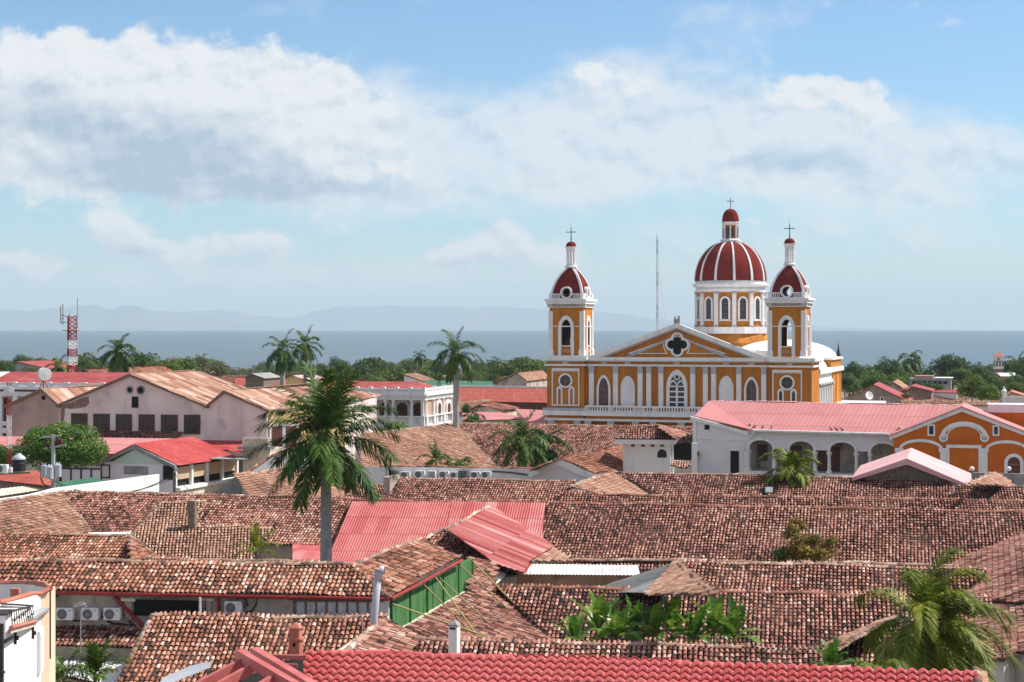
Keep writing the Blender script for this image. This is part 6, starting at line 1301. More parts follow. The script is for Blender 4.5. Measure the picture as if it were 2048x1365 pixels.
 # grey concrete block with a row of small windows
 f = Frame(P(1860, 765, 360), -15); x0, z1 = f.q(1819, 757); x1, _ = f.q(1902, 758); z0 = f.q(1860, 775)[1]; o = f.w(x0, 0, 0); r = root('concrete_block', 'grey concrete two-storey block with a row of small windows', 'building', (o.x, o.y, 0)); mb = MB(f.M); mb.box(x0, x1, 0, 6, 0, z1); mb.build('wall', M['concrete'], r)
 for k in range(7):
  xx = x0 + .9 + k * (x1 - x0 - 2) / 6; mb = MB(f.M); mb.box(xx - .4, xx + .4, -.04, .1, z1 - 1.1, z1 - .5); mb.build('window', M['glass'], r)
  if k % 2: mb = MB(f.M); mb.box(xx - .4, xx + .4, -.06, .1, z1 - 2.2, z1 - 1.45); mb.build('window', M['void'], r)
 mb = MB(f.M); mb.box(x0 + 1, x1 - 3.5, 1, 6, z1, z1 + .5); mb.build('roof', M['tile_pale'] , r); mb = MB(f.M); mb.box(x1 - 3.2, x1 + .3, -.2, 6, z1 + .001, z1 + .15); mb.build('roof_slab', M['zincwhite'], r)
 # pale balustrade, far right
 f = Frame(P(2010, 812, 240), -15); x0, z1 = f.q(2012, 793); x1, _ = f.q(2075, 797); z0 = f.q(2010, 823)[1]; o = f.w(x0, 0, 0); r = root('balustrade', 'ornate white balustrade with an urn at the far right edge', 'balustrade', (o.x, o.y, 0)); mb = MB(f.M); mb.box(x0, x1, 0, .3, z0 - 4, z0); mb.build('plinth', M['cream'], r)
 mb = MB(f.M); mb.box(x0, x1, 0, .25, z1 - .2, z1); mb.box(x0, x1, -.02, .27, (z0 + z1) / 2 - .08, (z0 + z1) / 2 + .08)
 for k in range(22): xx = x0 + (k + .5) * (x1 - x0) / 22; mb.box(xx - .05, xx + .05, .06, .18, z0, z1 - .2)
 mb.build('railing', M['trim'], r); mb = MB(f.M); mb.box(x0 - .5, x0 - .02, -.1, .4, z0 - 4, z1 + .1); mb.lathe([(.2, z1 + .1), (.32, z1 + .4), (.38, z1 + .7), (.16, z1 + .95), (.1, z1 + 1.2), (.001, z1 + 1.3)], 12, (x0 - .26, .15, 0)); mb.build('urn_pier', M['trim'], r)
 # brick tower with tiled cap
 D = 520; o = P(1997, 745, D); r = root('brick_tower', 'square brick and white tower with a small tiled cap roof by the lake', 'tower', (o.x, o.y, 0)); f = Frame((o.x, o.y), -15); Z = lambda py: H - (py - HY) / F * D; hw = 9.5 / F * D
 mb = MB(f.M); mb.box(-hw, hw, -hw, hw, 0, Z(722)); mb.build('brick_shaft', M['brick'], r); mb = MB(f.M); mb.box(-hw - .1, hw + .1, -hw - .1, hw + .1, Z(722), Z(714)); mb.box(-hw - .08, hw + .08, -hw - .08, hw + .08, Z(738), Z(733)); mb.build('white_storey', M['white'], r)
 for k in (-.6, 0, .6): mb = MB(f.M); mb.box(k * hw - .12, k * hw + .12, -hw - .05, -hw - .002, Z(732), Z(723)); mb.build('window', M['trim'], r)
 mb = MB(f.M); mb.box(-.2, .2, -hw - .14, -hw - .101, Z(721), Z(716)); mb.build('window', M['glass'], r)
 mb = MB(f.M @ Matrix.Rotation(R(45), 4, 'Z')); mb.lathe([(.001, Z(712.5)), (hw * 1.9, Z(713)), (hw * 1.0, Z(708.5)), (.05, Z(704))], 4); mb.build('cap_roof', M['terra'], r)
far_strips()

# ------------------------------------------------------------------ foreground: red metal roof, steel frame, balcony building
def red_tile_roof():
 h = House('metal_tile_house', 'bright red metal tile roof along the bottom edge', wall='redsteel')
 pts = [(612, 1303.5), (1200, 1317), (1700, 1337), (1952, 1345), (1975, 1400), (540, 1400)]
 pl = slope_plane(((612, 1303.5), (1950, 1345)), 10.2, 'front', 19); w = [pl.hit(*p) for p in pts]; h.mk(sum(w, Vector()) / len(w)); r = h.r
 uv = [pl.uv(p) for p in w]; us = [a for a, b in uv]; vs = [b for a, b in uv]; pitch, row = .305, .36; du = pitch / 8; v0 = min(vs) - .3
 V, Q, T = [], [], []; n = int((max(us) - min(us)) / du); rows = int((max(vs) - v0) / row) + 2; sub = [0, .15, .5, .86, 1.0]
 prof = lambda u: .055 * (abs(math.sin(math.pi * u / pitch)) ** .9)
 for i in range(n):
  ua, ub = min(us) + i * du, min(us) + (i + 1) * du; s = spans(uv, (ua + ub) / 2)
  if not s: continue
  a, b = s[0]
  for j in range(rows):
   off = .05 * math.cos(2 * math.pi * (ua + ub) / 2 / pitch)
   va, vb = v0 + j * row, v0 + (j + 1) * row
   if vb < a or va > b: continue
   va2, vb2 = max(va, a), min(vb, b)
   if vb2 - va2 < .02: continue
   base = len(V); pr = []
   for u in (ua, ub):
    o_ = .05 * math.cos(2 * math.pi * u / pitch); k0, k1 = (va2 - va) / row, (vb2 - va) / row
    h_ = prof(u); V.append(pl.at(u, va2 + o_, h_ + .045 * k0)); V.append(pl.at(u, vb2 + o_, h_ + .045 * k1)); V.append(pl.at(u, vb2 + o_ + .004, h_ - .01))
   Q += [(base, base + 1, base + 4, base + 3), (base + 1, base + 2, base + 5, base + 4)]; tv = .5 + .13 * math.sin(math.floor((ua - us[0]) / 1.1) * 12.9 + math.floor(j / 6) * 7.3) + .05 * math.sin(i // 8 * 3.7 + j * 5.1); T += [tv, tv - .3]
 mesh_np('roof_slope', [tuple(v) for v in V], Q, T, [M['redtile']], r, True)
 mb = MB()
 for a, b in ((w[0], w[1]), (w[1], w[2]), (w[2], w[3])): cap_line(mb, a - Vector((0, 0, .05)), b - Vector((0, 0, .05)), .13, 1.2)
 mb.build('ridge_cap', M['redtile'], r)
 h.prism(w, .6, .25); h.done()
 c = w[3]; h = House('tile_house', 'stub of whitewashed tile verge at the right end of the red metal tile roof', wall='cream')
 h.roof([(1952, 1343), (1968, 1346), (1985, 1400), (1958, 1400)], 10.0, 'right', theta=12, ridge=((1952, 1343), (1953, 1343)), m='tile_pale', cap=[(0, 3)]); h.done()
red_tile_roof()
def steel_frame():
 d = 50; o = P(520, 1345, d); r = root('steel_roof_frame', 'unfinished red steel roof frame with bare rafters beside the red metal tile roof', 'roof frame', (o.x, o.y, 0))
 B = lambda a, b, w, h, da=d, db=d, nm='rafter': (lambda m: (m.bar(P(*a, da), P(*b, db), w, h), m.build(nm, M['redsteel'], r)))(MB())
 B((478, 1309), (596, 1378), .22, .28, 50.2, 47.5, 'ridge_beam'); B((508, 1308), (640, 1388), .26, .38, 51.5, 48.5, 'ridge_beam')
 B((486, 1325), (395, 1374), .14, .26, 50.0, 49.0); B((506, 1336), (430, 1378), .14, .26, 49.6, 48.6); B((545, 1360), (500, 1388), .14, .26, 48.4, 47.6)
 B((538, 1313.5), (612, 1315), .1, .12, 52.5, 52.5, 'purlin'); B((560, 1331), (595, 1332), .08, .1, 52, 52, 'purlin')
 mb = MB(); mb.solid([P(415, 1342, 51.5), P(606, 1316, 53), P(610, 1400, 51.5), P(400, 1400, 50)], (0, 0, -.1)); mb.build('dark_underlay', M['void'], r)
 pl = slope_plane(((405, 1352), (472, 1364)), 9.6, 'front', 15, 15); sheet_roof(pl, [pl.hit(*p) for p in ((413, 1350), (476, 1366), (470, 1390), (390, 1390), (398, 1362))], r, 'redtile', pitch=.25, amp=.03, seed=3, name='loose_sheet')
 mb = MB(); mb.solid([P(592, 1420, 48), P(430, 1420, 48), P(430, 1392, 49), P(592, 1392, 49)], (0, .3, -8)); mb.build('support_wall', M['redsteel'], r)
 h = House('sheet_patch', 'bent grey metal sheet lying on the tiles beside the steel frame', 'metal sheet', wall='shed')
 pl = slope_plane(((400, 1324), (425, 1326)), 7.35, 'left', 14, 15); w = [pl.hit(*p) for p in ((384, 1332), (424, 1324), (419, 1336), (330, 1372), (305, 1380), (330, 1355))]; h.mk(w[0]); sheet_roof(pl, w, h.r, 'pvc', pitch=.2, amp=.02, seed=2, name='sheet')
 h.done()
steel_frame()

def balcony_building():
 d = 62; c0 = P(99, 1180, d); fr = Frame((c0.x, c0.y), 0); r = root('balcony_building', 'white building with curved parapet, peach corner and small iron balcony', 'building', (c0.x - 2, c0.y - 3, 0))
 # white side wall runs toward the viewer from the corner; plane through the corner, facing right
 A = P(82, 1190, d - .3); B = P(0, 1248, 52.0); sf = Frame((B.x, B.y), math.degrees(math.atan2(A.y - B.y, A.x - B.x))); s = sf.q
 zt0, zt1 = s(4, 1209)[1], s(82, 1188)[1]; L = (Vector((A.x, A.y)) - Vector((B.x, B.y))).length
 mb = MB(sf.M); mb.prism([(-6, 0), (L, 0), (L, zt1), (s(52, 1196)[0], s(52, 1197)[1]), (s(4, 1209)[0], zt0), (-6, zt0 - .1)], 0, .25); mb.build('side_wall', M['white'], r)
 p0, p1 = P(81.5, 1192, d - .35), P(99, 1180, d)
 mb = MB(); mb.solid([Vector((p0.x, p0.y, c0.z - .1)), Vector((p1.x, p1.y, c0.z)), Vector((p1.x, p1.y + .8, c0.z)), Vector((p0.x, p0.y + .8, c0.z))], (0, 0, -c0.z)); mb.build('peach_corner', M['peach'], r)
 # curved parapet behind the roof terrace
 pts = [P(x, y, dd) for x, y, dd in ((99, 1180, 62), (88, 1172, 63.2), (72, 1169.5, 64.2), (48, 1168.5, 64.8), (20, 1169, 65), (-40, 1170, 65))]; mb = MB()
 for a, b in zip(pts, pts[1:]): mb.solid([a, b, b + Vector((0, .2, 0)), a + Vector((0, .2, 0))], (0, 0, -2.4))
 mb.build('curved_parapet', M['white'], r)
 mb = MB(); mb.tube([p + Vector((0, .1, .03)) for p in pts], .1, 6); mb.build('coping', M['terra'], r)
 cp = [P(99, 1180, 61.9), P(82, 1190, 61.6)] + [sf.w(*(lambda t: (t[0], .1, t[1]))(s(px, py))) for px, py in ((70, 1190), (52, 1196), (28, 1203), (4, 1209))]
 mb = MB(); mb.tube([p + Vector((0, 0, .04)) for p in cp], .09, 6); mb.build('coping', M['terra'], r)
 mb = MB(); f = P(60, 1215, 63); mb.solid([P(99, 1215, 62), P(-30, 1215, 65), P(-30, 1240, 54), P(60, 1240, 58)], (0, 0, -.1)); mb.build('terrace_floor', M['concrete'], r)
 # triangular balcony with iron railing and coloured edge
 q = lambda px, py, y: (lambda t: sf.w(t[0], y, t[1]))(sf.q(px, py, y))
 e0, e1, e2 = q(72, 1243, -.06), q(22, 1256, -.5), q(22, 1241, -.02); t0, t1, t2 = q(66, 1212, -.06), q(20, 1224, -.5), q(4, 1208, -.06)
 mb = MB(); mb.solid([e0, e1, e2], (0, 0, -.16)); mb.build('balcony_slab', M['cream'], r)
 mb = MB(); mb.tube([e0, e1], .07, 6); mb.build('slab_edge', M['terra'], r)
 mb = MB(); mb.tube([t2, t0, t1], .03, 6); n = 11
 for k in range(n):
  t = (k + .4) / n; a, b = e0.lerp(e1, t), t0.lerp(t1, t); mb.cyl(a, b, .014, n=4)
  if k % 2: mb.ball(a.lerp(b, .4 + .1 * (k % 3)), .04, 5)
 mb.build('iron_railing', M['iron'], r)
 zr = lambda py, dd: H - (py - HY) / F * dd
 x1 = P(19, 1250, 51.6).x; mb = MB(); mb.box(x1 - 1.2, x1, 51.2, 51.9, zr(1274, 51.6), zr(1226, 51.6)); mb.build('balcony_pier', M['lav'], r); mb = MB(); mb.box(x1 - 1.3, x1 + .06, 51.1, 52.0, zr(1226, 51.6) + .001, zr(1223, 51.6)); mb.box(x1 - 1.25, x1 + .02, 51.15, 51.95, zr(1282, 51.6), zr(1274, 51.6) - .001); mb.build('pier_coping', M['iron'], r)
 x = s(32, 1190)[0]; mb = MB(); pp = P(31, 1177, 61); mb.box(pp.x - .14, pp.x + .14, pp.y - .14, pp.y + .14, pp.z - 1.2, pp.z); mb.build('terrace_post', M['terra'], r)
 x0, z1 = s(74, 1264); x1, z0 = s(82, 1338); mb = MB(sf.M); mb.box(x0, x1 - .02, -.1, -.002, z0, z1); f = mb.build('window', M['trim'], r); mb = MB(sf.M); mb.box(x0 + .1, x1 - .1, -.12, -.1005, z0 + .1, z1 - .12); mb.build('shutter', M['acwhite'], f)
 for px, py in ((28, 1276), (63.5, 1266)):
  x, z = s(px, py); mb = MB(sf.M); mb.box(x - .025, x + .025, -.08, -.001, z - .2, z + .2); mb.box(x - .05, x + .05, -.14, -.0805, z - .07, z + .05); mb.build('wall_lantern', M['iron'], r)
 # dark post at the very edge
 o = P(2, 1250, 47); pr = root('dark_post', 'dark iron post at the left edge in front of the white building', 'post', (o.x, o.y, 0)); mb = MB(); mb.cyl((o.x, o.y, 0), (o.x, o.y, H - (1248 - HY) / F * 47), .075, n=10); mb.cyl((o.x, o.y, H - (1347 - HY) / F * 47), (o.x, o.y, H - (1343 - HY) / F * 47), .11, n=10); mb.build('post', M['iron'], pr)
balcony_building()

# ------------------------------------------------------------------ condensers, pipes, chimneys, poles
def ac_proto():
 r = root('air_conditioner', 'white air conditioner condenser on the near wall', 'air conditioner')
 mb = MB(); mb.box(-.42, .42, -.32, 0, .06, .66); mb.build('casing', M['acwhite'], r)
 mb = MB(); mb.lathe([(.001, 0), (.235, 0), (.235, .02), (.265, .03), (.265, -.02)], 24); mb.M = None
 g = MB(Matrix.Translation((-.12, -.322, .36)) @ Matrix.Rotation(R(90), 4, 'X')); g.lathe([(.001, .004), (.25, .004), (.25, .0)], 28); g.build('fan_grille', M['acgrille'], r)
 g = MB(Matrix.Translation((-.12, -.33, .36)) @ Matrix.Rotation(R(90), 4, 'X'))
 for rr in (.07, .13, .19, .25): g.lathe([(rr - .006, 0), (rr - .006, .012), (rr + .006, .012), (rr + .006, 0)], 28)
 for k in range(6): a = math.pi * k / 6; g.bar((-.25 * math.cos(a), -.25 * math.sin(a), .008), (.25 * math.cos(a), .25 * math.sin(a), .008), .01, .01)
 g.build('fan_guard', M['steel'], r)
 mb = MB(); mb.box(.2, .34, -.328, -.3205, .54, .57); mb.build('badge', M['black'], r)
 mb = MB(); mb.box(.421, .46, -.26, -.06, .14, .5); mb.build('valve_cover', M['acwhite'], r)
 for s in (-.3, .3): mb = MB(); mb.box(s - .02, s + .02, -.34, .16, .02, .058); mb.build('bracket', M['steel'], r)
 return r
def dup(o, loc, rz, label, group=None, sc=1, name=None):
 c = o.copy(); COL.objects.link(c); c.location = loc; c.rotation_euler = (0, 0, rz); c.scale = (sc,) * 3; c['label'] = label
 if group: c['group'] = group
 for ch in o.children:
  k = ch.copy(); COL.objects.link(k); k.parent = c
  for g in ch.children: m = g.copy(); COL.objects.link(m); m.parent = k
 return c
def acs():
 pr = ac_proto(); first = [True]
 def put(loc, rz, label, group, sc):
  if first[0]: pr.location = loc; pr.rotation_euler = (0, 0, rz); pr.scale = (sc,) * 3; pr['label'] = label; pr['group'] = group; first[0] = False
  else: dup(pr, loc, rz, label, group, sc)
 for cx, y0, y1, lab in ((136, 1216, 1240, 'white condenser nearest the peach corner, behind the aerial mast'), (186.5, 1216, 1240, 'white condenser in the middle of the three under the red gutter'), (230, 1216, 1240, 'white condenser beside the slanting red downpipe'), (471, 1202, 1227, 'lone white condenser right of the dark opening')):
  x, z = LF.q(cx, y1, -.02); p = LF.w(x, -.2, z); put(p, R(LF.a), lab, 'condensers on the near stained wall', 33.5 / F * p.y / .84)
 for i, (zx, w, yb, lab) in enumerate(((272, 19, 958, 'condenser with a white pipe bend, left in the row on the white wall'), (357, 20, 957, 'tall condenser second in the row on the white wall'), (498, 19, 957, 'big condenser in the middle of the row on the white wall'), (560, 17, 957, 'square condenser right of the middle one on the white wall'), (682, 19, 958, 'dark-fanned condenser next to last on the white wall'), (744, 18, 957, 'last condenser, at the right end of the row on the white wall'))):
  px = 720 + zx / 2.926; x, z = WFm.q(px, yb, -.05); p = WFm.w(x, -.25, z); put(p, R(WFm.a), lab, 'condensers in the row on the white wall', w / F * p.y / .84)
 for zx, lab, nm, m in ((200, 'dark boxed condenser at the left of the row on the white wall', 'acgrille', 0), (427, 'white slatted condenser turned sideways in the row on the white wall', 'acwhite', 1), (606, 'small dark condenser between two white ones on the white wall', 'acgrille', 0)):
  px = 720 + zx / 2.926; x, z = WFm.q(px, 957, -.05); p = WFm.w(x, -.45, z); r = root('air_conditioner', lab, 'air conditioner', p, 'condensers in the row on the white wall'); w_ = .36
  mb = MB(WFm.M); mb.box(x - w_, x + w_, -.6, -.1, z + .05, z + .72); mb.build('casing', M[nm], r); mb = MB(WFm.M)
  for k in range(8): xx = x - w_ + .08 + k * (2 * w_ - .16) / 7; mb.box(xx - .012, xx + .012, -.64, -.601, z + .1, z + .67)
  mb.build('side_grille', M['steel'], r)
  mb = MB(WFm.M); mb.box(x - w_, x + w_, -.62, .0, z - .02, z + .049); mb.build('bracket', M['steel'], r)
 # two at the left edge beside the tank, one window unit
 for px, yb, w, lab in ((7, 948, 24, 'white condenser at the left edge beside the radio mast'), (19, 946, 14, 'small white condenser between the tank and the left edge')):
  p = P(px, yb, 150); put(p, R(-15), lab, 'condensers by the water tank', w / F * 150 / .84)
 p = P(1384, 921, 180); put(p, R(-15), 'condenser in a wall niche beside the pinkish end wall', None or 'lone condensers on house walls', 1.1)
acs()

def things():
 # grey vent pipe with an elbow
 d = 81; b = P(745, 1284, d); r = root('vent_pipe', 'tall grey vent pipe with an elbow top rising from the tiles', 'pipe', (b.x, b.y, b.z - .3)); t = P(756, 1148, d)
 mb = MB(); mb.smooth = True; mb.tube([b - Vector((0, 0, .8)), P(748, 1240, d), t], .17, 14); mb.build('pipe', M['pvc'], r)
 mb = MB(); mb.smooth = True; mb.tube([t - Vector((0, 0, .3)), P(757, 1143, d), P(761, 1140.5, d), P(769, 1140.5, d)], .19, 14); mb.build('elbow', M['pvc'], r)
 mb = MB(); mb.tube([P(769, 1140.5, d), P(769.4, 1140.5, d)], .15, 12); mb.build('pipe_mouth', M['void'], r)
 mb = MB(); mb.cyl(P(746, 1270, d), P(746, 1266, d), .2, n=14); mb.build('clamp', M['iron'], r)
 # terracotta chimney
 d = 78; b = P(592, 1318, d); r = root('chimney', 'terracotta stucco chimney with a stepped cap on the near tiles', 'chimney', b); Z = lambda py: H - (py - HY) / F * d; fr = Frame((b.x, b.y), -14)
 mb = MB(fr.M); mb.box(-.24, .24, -.24, .24, Z(1330), Z(1279)); mb.build('stack', M['terra'], r); mb = MB(fr.M); mb.box(-.32, .32, -.32, .32, Z(1279), Z(1275.5)); mb.build('moulding', M['terra'], r); mb = MB(fr.M); mb.box(-.26, .26, -.26, .26, Z(1257), Z(1255)); mb.build('moulding', M['terra'], r)
 mb = MB(fr.M @ Matrix.Rotation(R(45), 4, 'Z')); mb.lathe([(.31, Z(1275.4)), (.29, Z(1257.1))], 4); mb.lathe([(.34, Z(1254.9)), (.001, Z(1244))], 4); mb.build('hood', M['terra'], r)
 mb = MB(fr.M); mb.box(-.06, .06, -.26, -.2405, Z(1292), Z(1284)); mb.build('flue_hole', M['void'], r)
 # whitewashed chimney with pyramid cap
 d = 79; b = P(908.5, 1300, d); r = root('chimney', 'whitewashed chimney with a dark pyramid cap on the dark tile strip', 'chimney', b); Z = lambda py: H - (py - HY) / F * d; fr = Frame((b.x, b.y), -20)
 mb = MB(fr.M); mb.box(-.2, .2, -.2, .2, Z(1315), Z(1252)); mb.build('stack', M['white'], r); mb = MB(fr.M); mb.box(-.14, .14, -.215, -.2005, Z(1258), Z(1254)); mb.build('flue_hole', M['void'], r)
 mb = MB(fr.M @ Matrix.Rotation(R(45), 4, 'Z')); mb.lathe([(.001, Z(1252)), (.33, Z(1251.9)), (.3, Z(1248.5)), (.001, Z(1239))], 4); mb.build('cap', M['concrete'], r)
 # bamboo poles propping the green boards
 def on(px, py, y=0.0):
  x, z = GF.q(px, py, y); return GF.w(x, y, z)
 ends = [((866, 1148), (950, 1265), 'first'), ((878, 1155), (1016, 1281), ''), ((920, 1131), (1084, 1280), ''), ((945, 1122), (1103, 1285), ''), ((845, 1167), (962, 1283), ''), ((785, 1208), (980, 1276), '')]
 labs = ['yellow-green pole leaning from under the eave to the white chimney', 'thin yellow-green pole reaching the middle of the tile slope', 'long yellow-green pole from the red gutter to the valley', 'topmost yellow-green pole, from the far corner of the green boards', 'yellow-green pole crossing low behind the white chimney', 'nearly level yellow-green pole from the near corner of the green boards']
 for (a, b, _), lab in zip(ends, labs):
  A = on(*a, -.2); zb = 4.0; B = P(*b, dz(b[1], {1265: 5.0, 1281: 4.0, 1280: 3.4, 1285: 3.4, 1283: 4.4, 1276: 5.0}[b[1]])); r = root('bamboo_pole', lab, 'pole', (B.x, B.y, B.z), 'poles propping the green boarded wall'); mb = MB(); mb.cyl(A, B, .035, .045, 8); mb.build('pole', M['bamboo'], r)
 # aerial mast, thin white post, ladder
 d = 80; b = P(161, 1312, d); r = root('aerial_mast', 'thin steel aerial mast with a small yagi antenna in front of the condensers', 'antenna', (b.x, b.y, b.z)); mb = MB(); mb.cyl(b, P(161.5, 1211, d), .03, .022, 6); mb.build('mast', M['steel'], r)
 mb = MB(); mb.bar(P(150, 1214, d - .1), P(172, 1207.5, d + .2), .05)
 for k in range(6): p = P(150 + 3.8 * k, 1214 - 1.1 * k, d); mb.cyl(p + Vector((.0, -.35, .06)), p + Vector((0, .35, -.06)), .012, n=4); mb.cyl(p + Vector((-.09, 0, .12)), p + Vector((.09, 0, -.12)), .012, n=4)
 mb.build('yagi_antenna', M['steel'], r)
 d = 84; b = P(400.5, 1236, d); r = root('steel_post', 'short white steel post standing on the ridge before the dark opening', 'post', b); mb = MB(); mb.cyl(b - Vector((0, 0, .3)), P(400, 1195.5, d), .06, .055, 8); mb.build('post', M['mastwhite'], r); mb = MB(); mb.cyl(b - Vector((0, 0, .05)), b + Vector((0, 0, .08)), .13, n=8); mb.build('mortar_foot', M['cream'], r)
 r = root('ladder', 'small dark steel ladder against the stained wall beside the white post', 'ladder', LF.w(LF.q(408, 1232)[0], -.3, LF.q(408, 1232)[1])); q = lambda px, py: LF.w(LF.q(px, py)[0], -.2, LF.q(px, py)[1])
 for px in (403.5, 413): mb = MB(); mb.cyl(q(px, 1234), q(px, 1198), .022, n=6); mb.build('rail', M['iron'], r)
 for k in range(5): mb = MB(); mb.cyl(q(403.5, 1203 + k * 6.5), q(413, 1203 + k * 6.5), .018, n=6); mb.build('rung', M['iron'], r)
 d = 80.5; b = P(725, 1272, d); r = root('steel_post', 'thin steel rod by the vent pipe on the tile gable', 'post', b); mb = MB(); mb.cyl(b - Vector((0, 0, .2)), P(725, 1236, d), .03, n=6); mb.build('post', M['pvc'], r)
 # black cooking pot-like vent on the dark slope
 d = 98; b = P(917, 1112, d); r = root('roof_vent', 'black round vent cowl on the dark tile slope above the green boards', 'vent', (b.x, b.y, b.z - .3)); mb = MB(); mb.smooth = True; mb.lathe([(.001, -.28), (.16, -.24), (.24, -.05), (.25, .06), (.001, .1)], 16, b); mb.build('cowl', M['black'], r); mb = MB(); mb.cyl(b - Vector((0, 0, .7)), b - Vector((0, 0, .2)), .1, n=10); mb.build('neck', M['black'], r)
 # floodlight post
 d = 143; b = P(1529, 1014, d); r = root('floodlight_post', 'black post with a white floodlight above the thin tile strip', 'floodlight', (b.x, b.y, 0)); mb = MB(); mb.box(b.x - .2, b.x + .2, b.y - .1, b.y + .1, 0, H - (976 - HY) / F * d); mb.build('post', M['iron'], r); mb = MB(Matrix.Translation(P(1537.5, 980.5, d - .3)) @ Matrix.Rotation(R(-20), 4, 'X')); mb.box(-.28, .28, -.2, .15, -.2, .2); mb.build('floodlight', M['acwhite'], r); mb = MB(); mb.bar(P(1529, 984, d - .15), P(1535, 983, d - .15), .08); mb.build('bracket', M['iron'], r)
 # water tank, utility poles, transformers
 d = 156; b = P(37.5, 943, d); r = root('water_tank', 'black plastic water tank with a domed grey lid', 'water tank', b); Z = lambda py: H - (py - HY) / F * d - b.z; s = d / F
 mb = MB(); mb.lathe([(.001, 0), (13.5 * s, 0), (13.5 * s, Z(930)), (13.8 * s, Z(929)), (13.8 * s, Z(927)), (13.3 * s, Z(926)), (13.3 * s, Z(919)), (.001, Z(918.9))], 24, b); mb.build('tank', M['black'], r); mb = MB(); mb.smooth = True; mb.lathe([(14 * s, Z(919)), (13 * s, Z(915)), (7 * s, Z(910.5)), (5 * s, Z(910)), (5 * s, Z(907.5)), (.001, Z(907))], 24, b); mb.build('lid', M['pvc'], r)
 mb = MB(); mb.box(b.x - 1.2, b.x + 1.2, b.y - .8, b.y + .8, 0, b.z); mb.build('stand', M['woodgrey'], r)
 d = 146; b = P(107, 987, d); r = root('utility_pole', 'concrete utility pole with crossarms and three transformers', 'utility pole', (b.x, b.y, 0)); w = lambda px, py, dd=d: P(px, py, dd)
 mb = MB(); mb.cyl((b.x, b.y, 0), w(106.5, 870), .2, .14, 10); mb.build('pole', M['pole'], r)
 mb = MB(); mb.bar(w(81, 876), w(121, 871), .12, .14); mb.build('crossarm', M['pole'], r); mb = MB(); mb.bar(w(90, 897), w(132, 890), .12, .14); mb.build('crossarm', M['pole'], r)
 for px, py in ((91, 887), (97, 890), (112, 885), (118, 882), (123, 881)): mb = MB(); p = w(px, py); mb.lathe([(.06, -.3), (.15, -.25), (.09, -.15), (.16, -.08), (.09, 0), (.15, .07), (.05, .15)], 10, p); mb.build('insulator', M['wood'], r)
 for px, py, dd in ((88, 942, 145.6), (100, 945, 145.2), (116, 941, 145.8)):
  p = w(px, py, dd); s = d / F; mb = MB(); mb.lathe([(.001, -13 * s), (6.8 * s, -13 * s), (6.8 * s, 9 * s), (7.3 * s, 9.3 * s), (7.3 * s, 10.5 * s), (3 * s, 12 * s), (.001, 12 * s)], 16, p); t = mb.build('transformer', M['pvc'], r)
  mb = MB()
  for k in (-.1, .1): mb.lathe([(.05, 12 * s), (.08, 13 * s), (.04, 15.5 * s), (.001, 16 * s)], 8, (p.x + k, p.y, p.z))
  mb.build('bushing', M['lav'], t)
 mb = MB(); mb.tube([w(82, 928, 145.5), w(82, 955, 145.5), w(85, 967, 145.5), w(95, 973, 145.5), w(104, 971, 145.7)], .06, 6); mb.build('cable_loop', M['iron'], r)
 d = 143; b = P(350, 985, d); r2 = root('utility_pole', 'short dark pole carrying the wires beside the white parapet end', 'utility pole', (b.x, b.y, 0)); mb = MB(); mb.cyl((b.x, b.y, 0), P(349, 945, d), .16, .13, 8); mb.build('pole', M['woodgrey'], r2)
 def wire(a, b, sag, lab, r0=.022):
  n = 14; pts = [a.lerp(b, t / n) - Vector((0, 0, sag * 4 * (t / n) * (1 - t / n))) for t in range(n + 1)]; mb = MB(); mb.tube(pts, r0, 4); o = mb.build('overhead_wire', M['iron']); tag(o, lab, 'wire', 'wires between the poles')
 wire(w(107, 962), P(349, 948, 143), 1.4, 'thick wire sagging low across the white parapet', .04); wire(w(107, 968), P(349, 956, 143), 1.0, 'second wire under the thick one across the white parapet'); wire(P(350, 947, 143), P(420, 1000, 131), .5, 'wire dropping from the short dark pole to the tile roof', .03)
 wire(w(82, 876), P(-30, 893, 120), .6, 'wire leaving the crossarm toward the left edge'); wire(w(107, 965), P(20, 1000, 128), .6, 'wire slanting down to the lower left from the utility pole')
 # lattice masts
 def lattice(name, label, px, y0, y1, d, w0, w1, bands, cat='mast', zb=None, th=20, seg=None):
  b = P(px, y0, d); r = root(name, label, cat, (b.x, b.y, zb if zb is not None else b.z)); top = P(px, y1, d); Lz = top.z - b.z; nb = len(bands)
  for k, m in enumerate(bands):
   za, zc = b.z + Lz * k / nb, b.z + Lz * (k + 1) / nb; mb = MB(); n = max(2, int((zc - za) / (seg or (w0 * .9))))
   c = [[(b.x + (w0 + (w1 - w0) * t) / 2 * 1.15 * math.cos(R(th + 120 * i)), b.y + (w0 + (w1 - w0) * t) / 2 * 1.15 * math.sin(R(th + 120 * i)), b.z + Lz * t) for i in range(3)] for t in [k / nb + j / n / nb for j in range(n + 1)]]
   lw = max(.04, w0 * .085)
   for i in range(3):
    for j in range(n): mb.bar(c[j][i], c[j + 1][i], lw); mb.bar(c[j][i], c[j + 1][(i + 1) % 3], lw * .6); mb.bar(c[j][(i + 1) % 3], c[j + 1][i], lw * .6); mb.bar(c[j][i], c[j][(i + 1) % 3], lw * .6)
   mb.build('mast_section', M[m], r)
  return r, b, top
 r, b, t = lattice('cell_tower', 'red and white lattice cell tower with panel antennas', 142, 762, 632, 262, 1.55, 1.25, ['mastred', 'mastred', 'mastwhite', 'mastred', 'mastwhite', 'mastred', 'mastred', 'mastred'], 'tower', 0, seg=.55); d = 262
 mb = MB(); mb.cyl((b.x, b.y, 0), b, .7, n=8); mb.build('tower_foot', M['mastred'], r)
 w = lambda px, py: P(px, py, d)
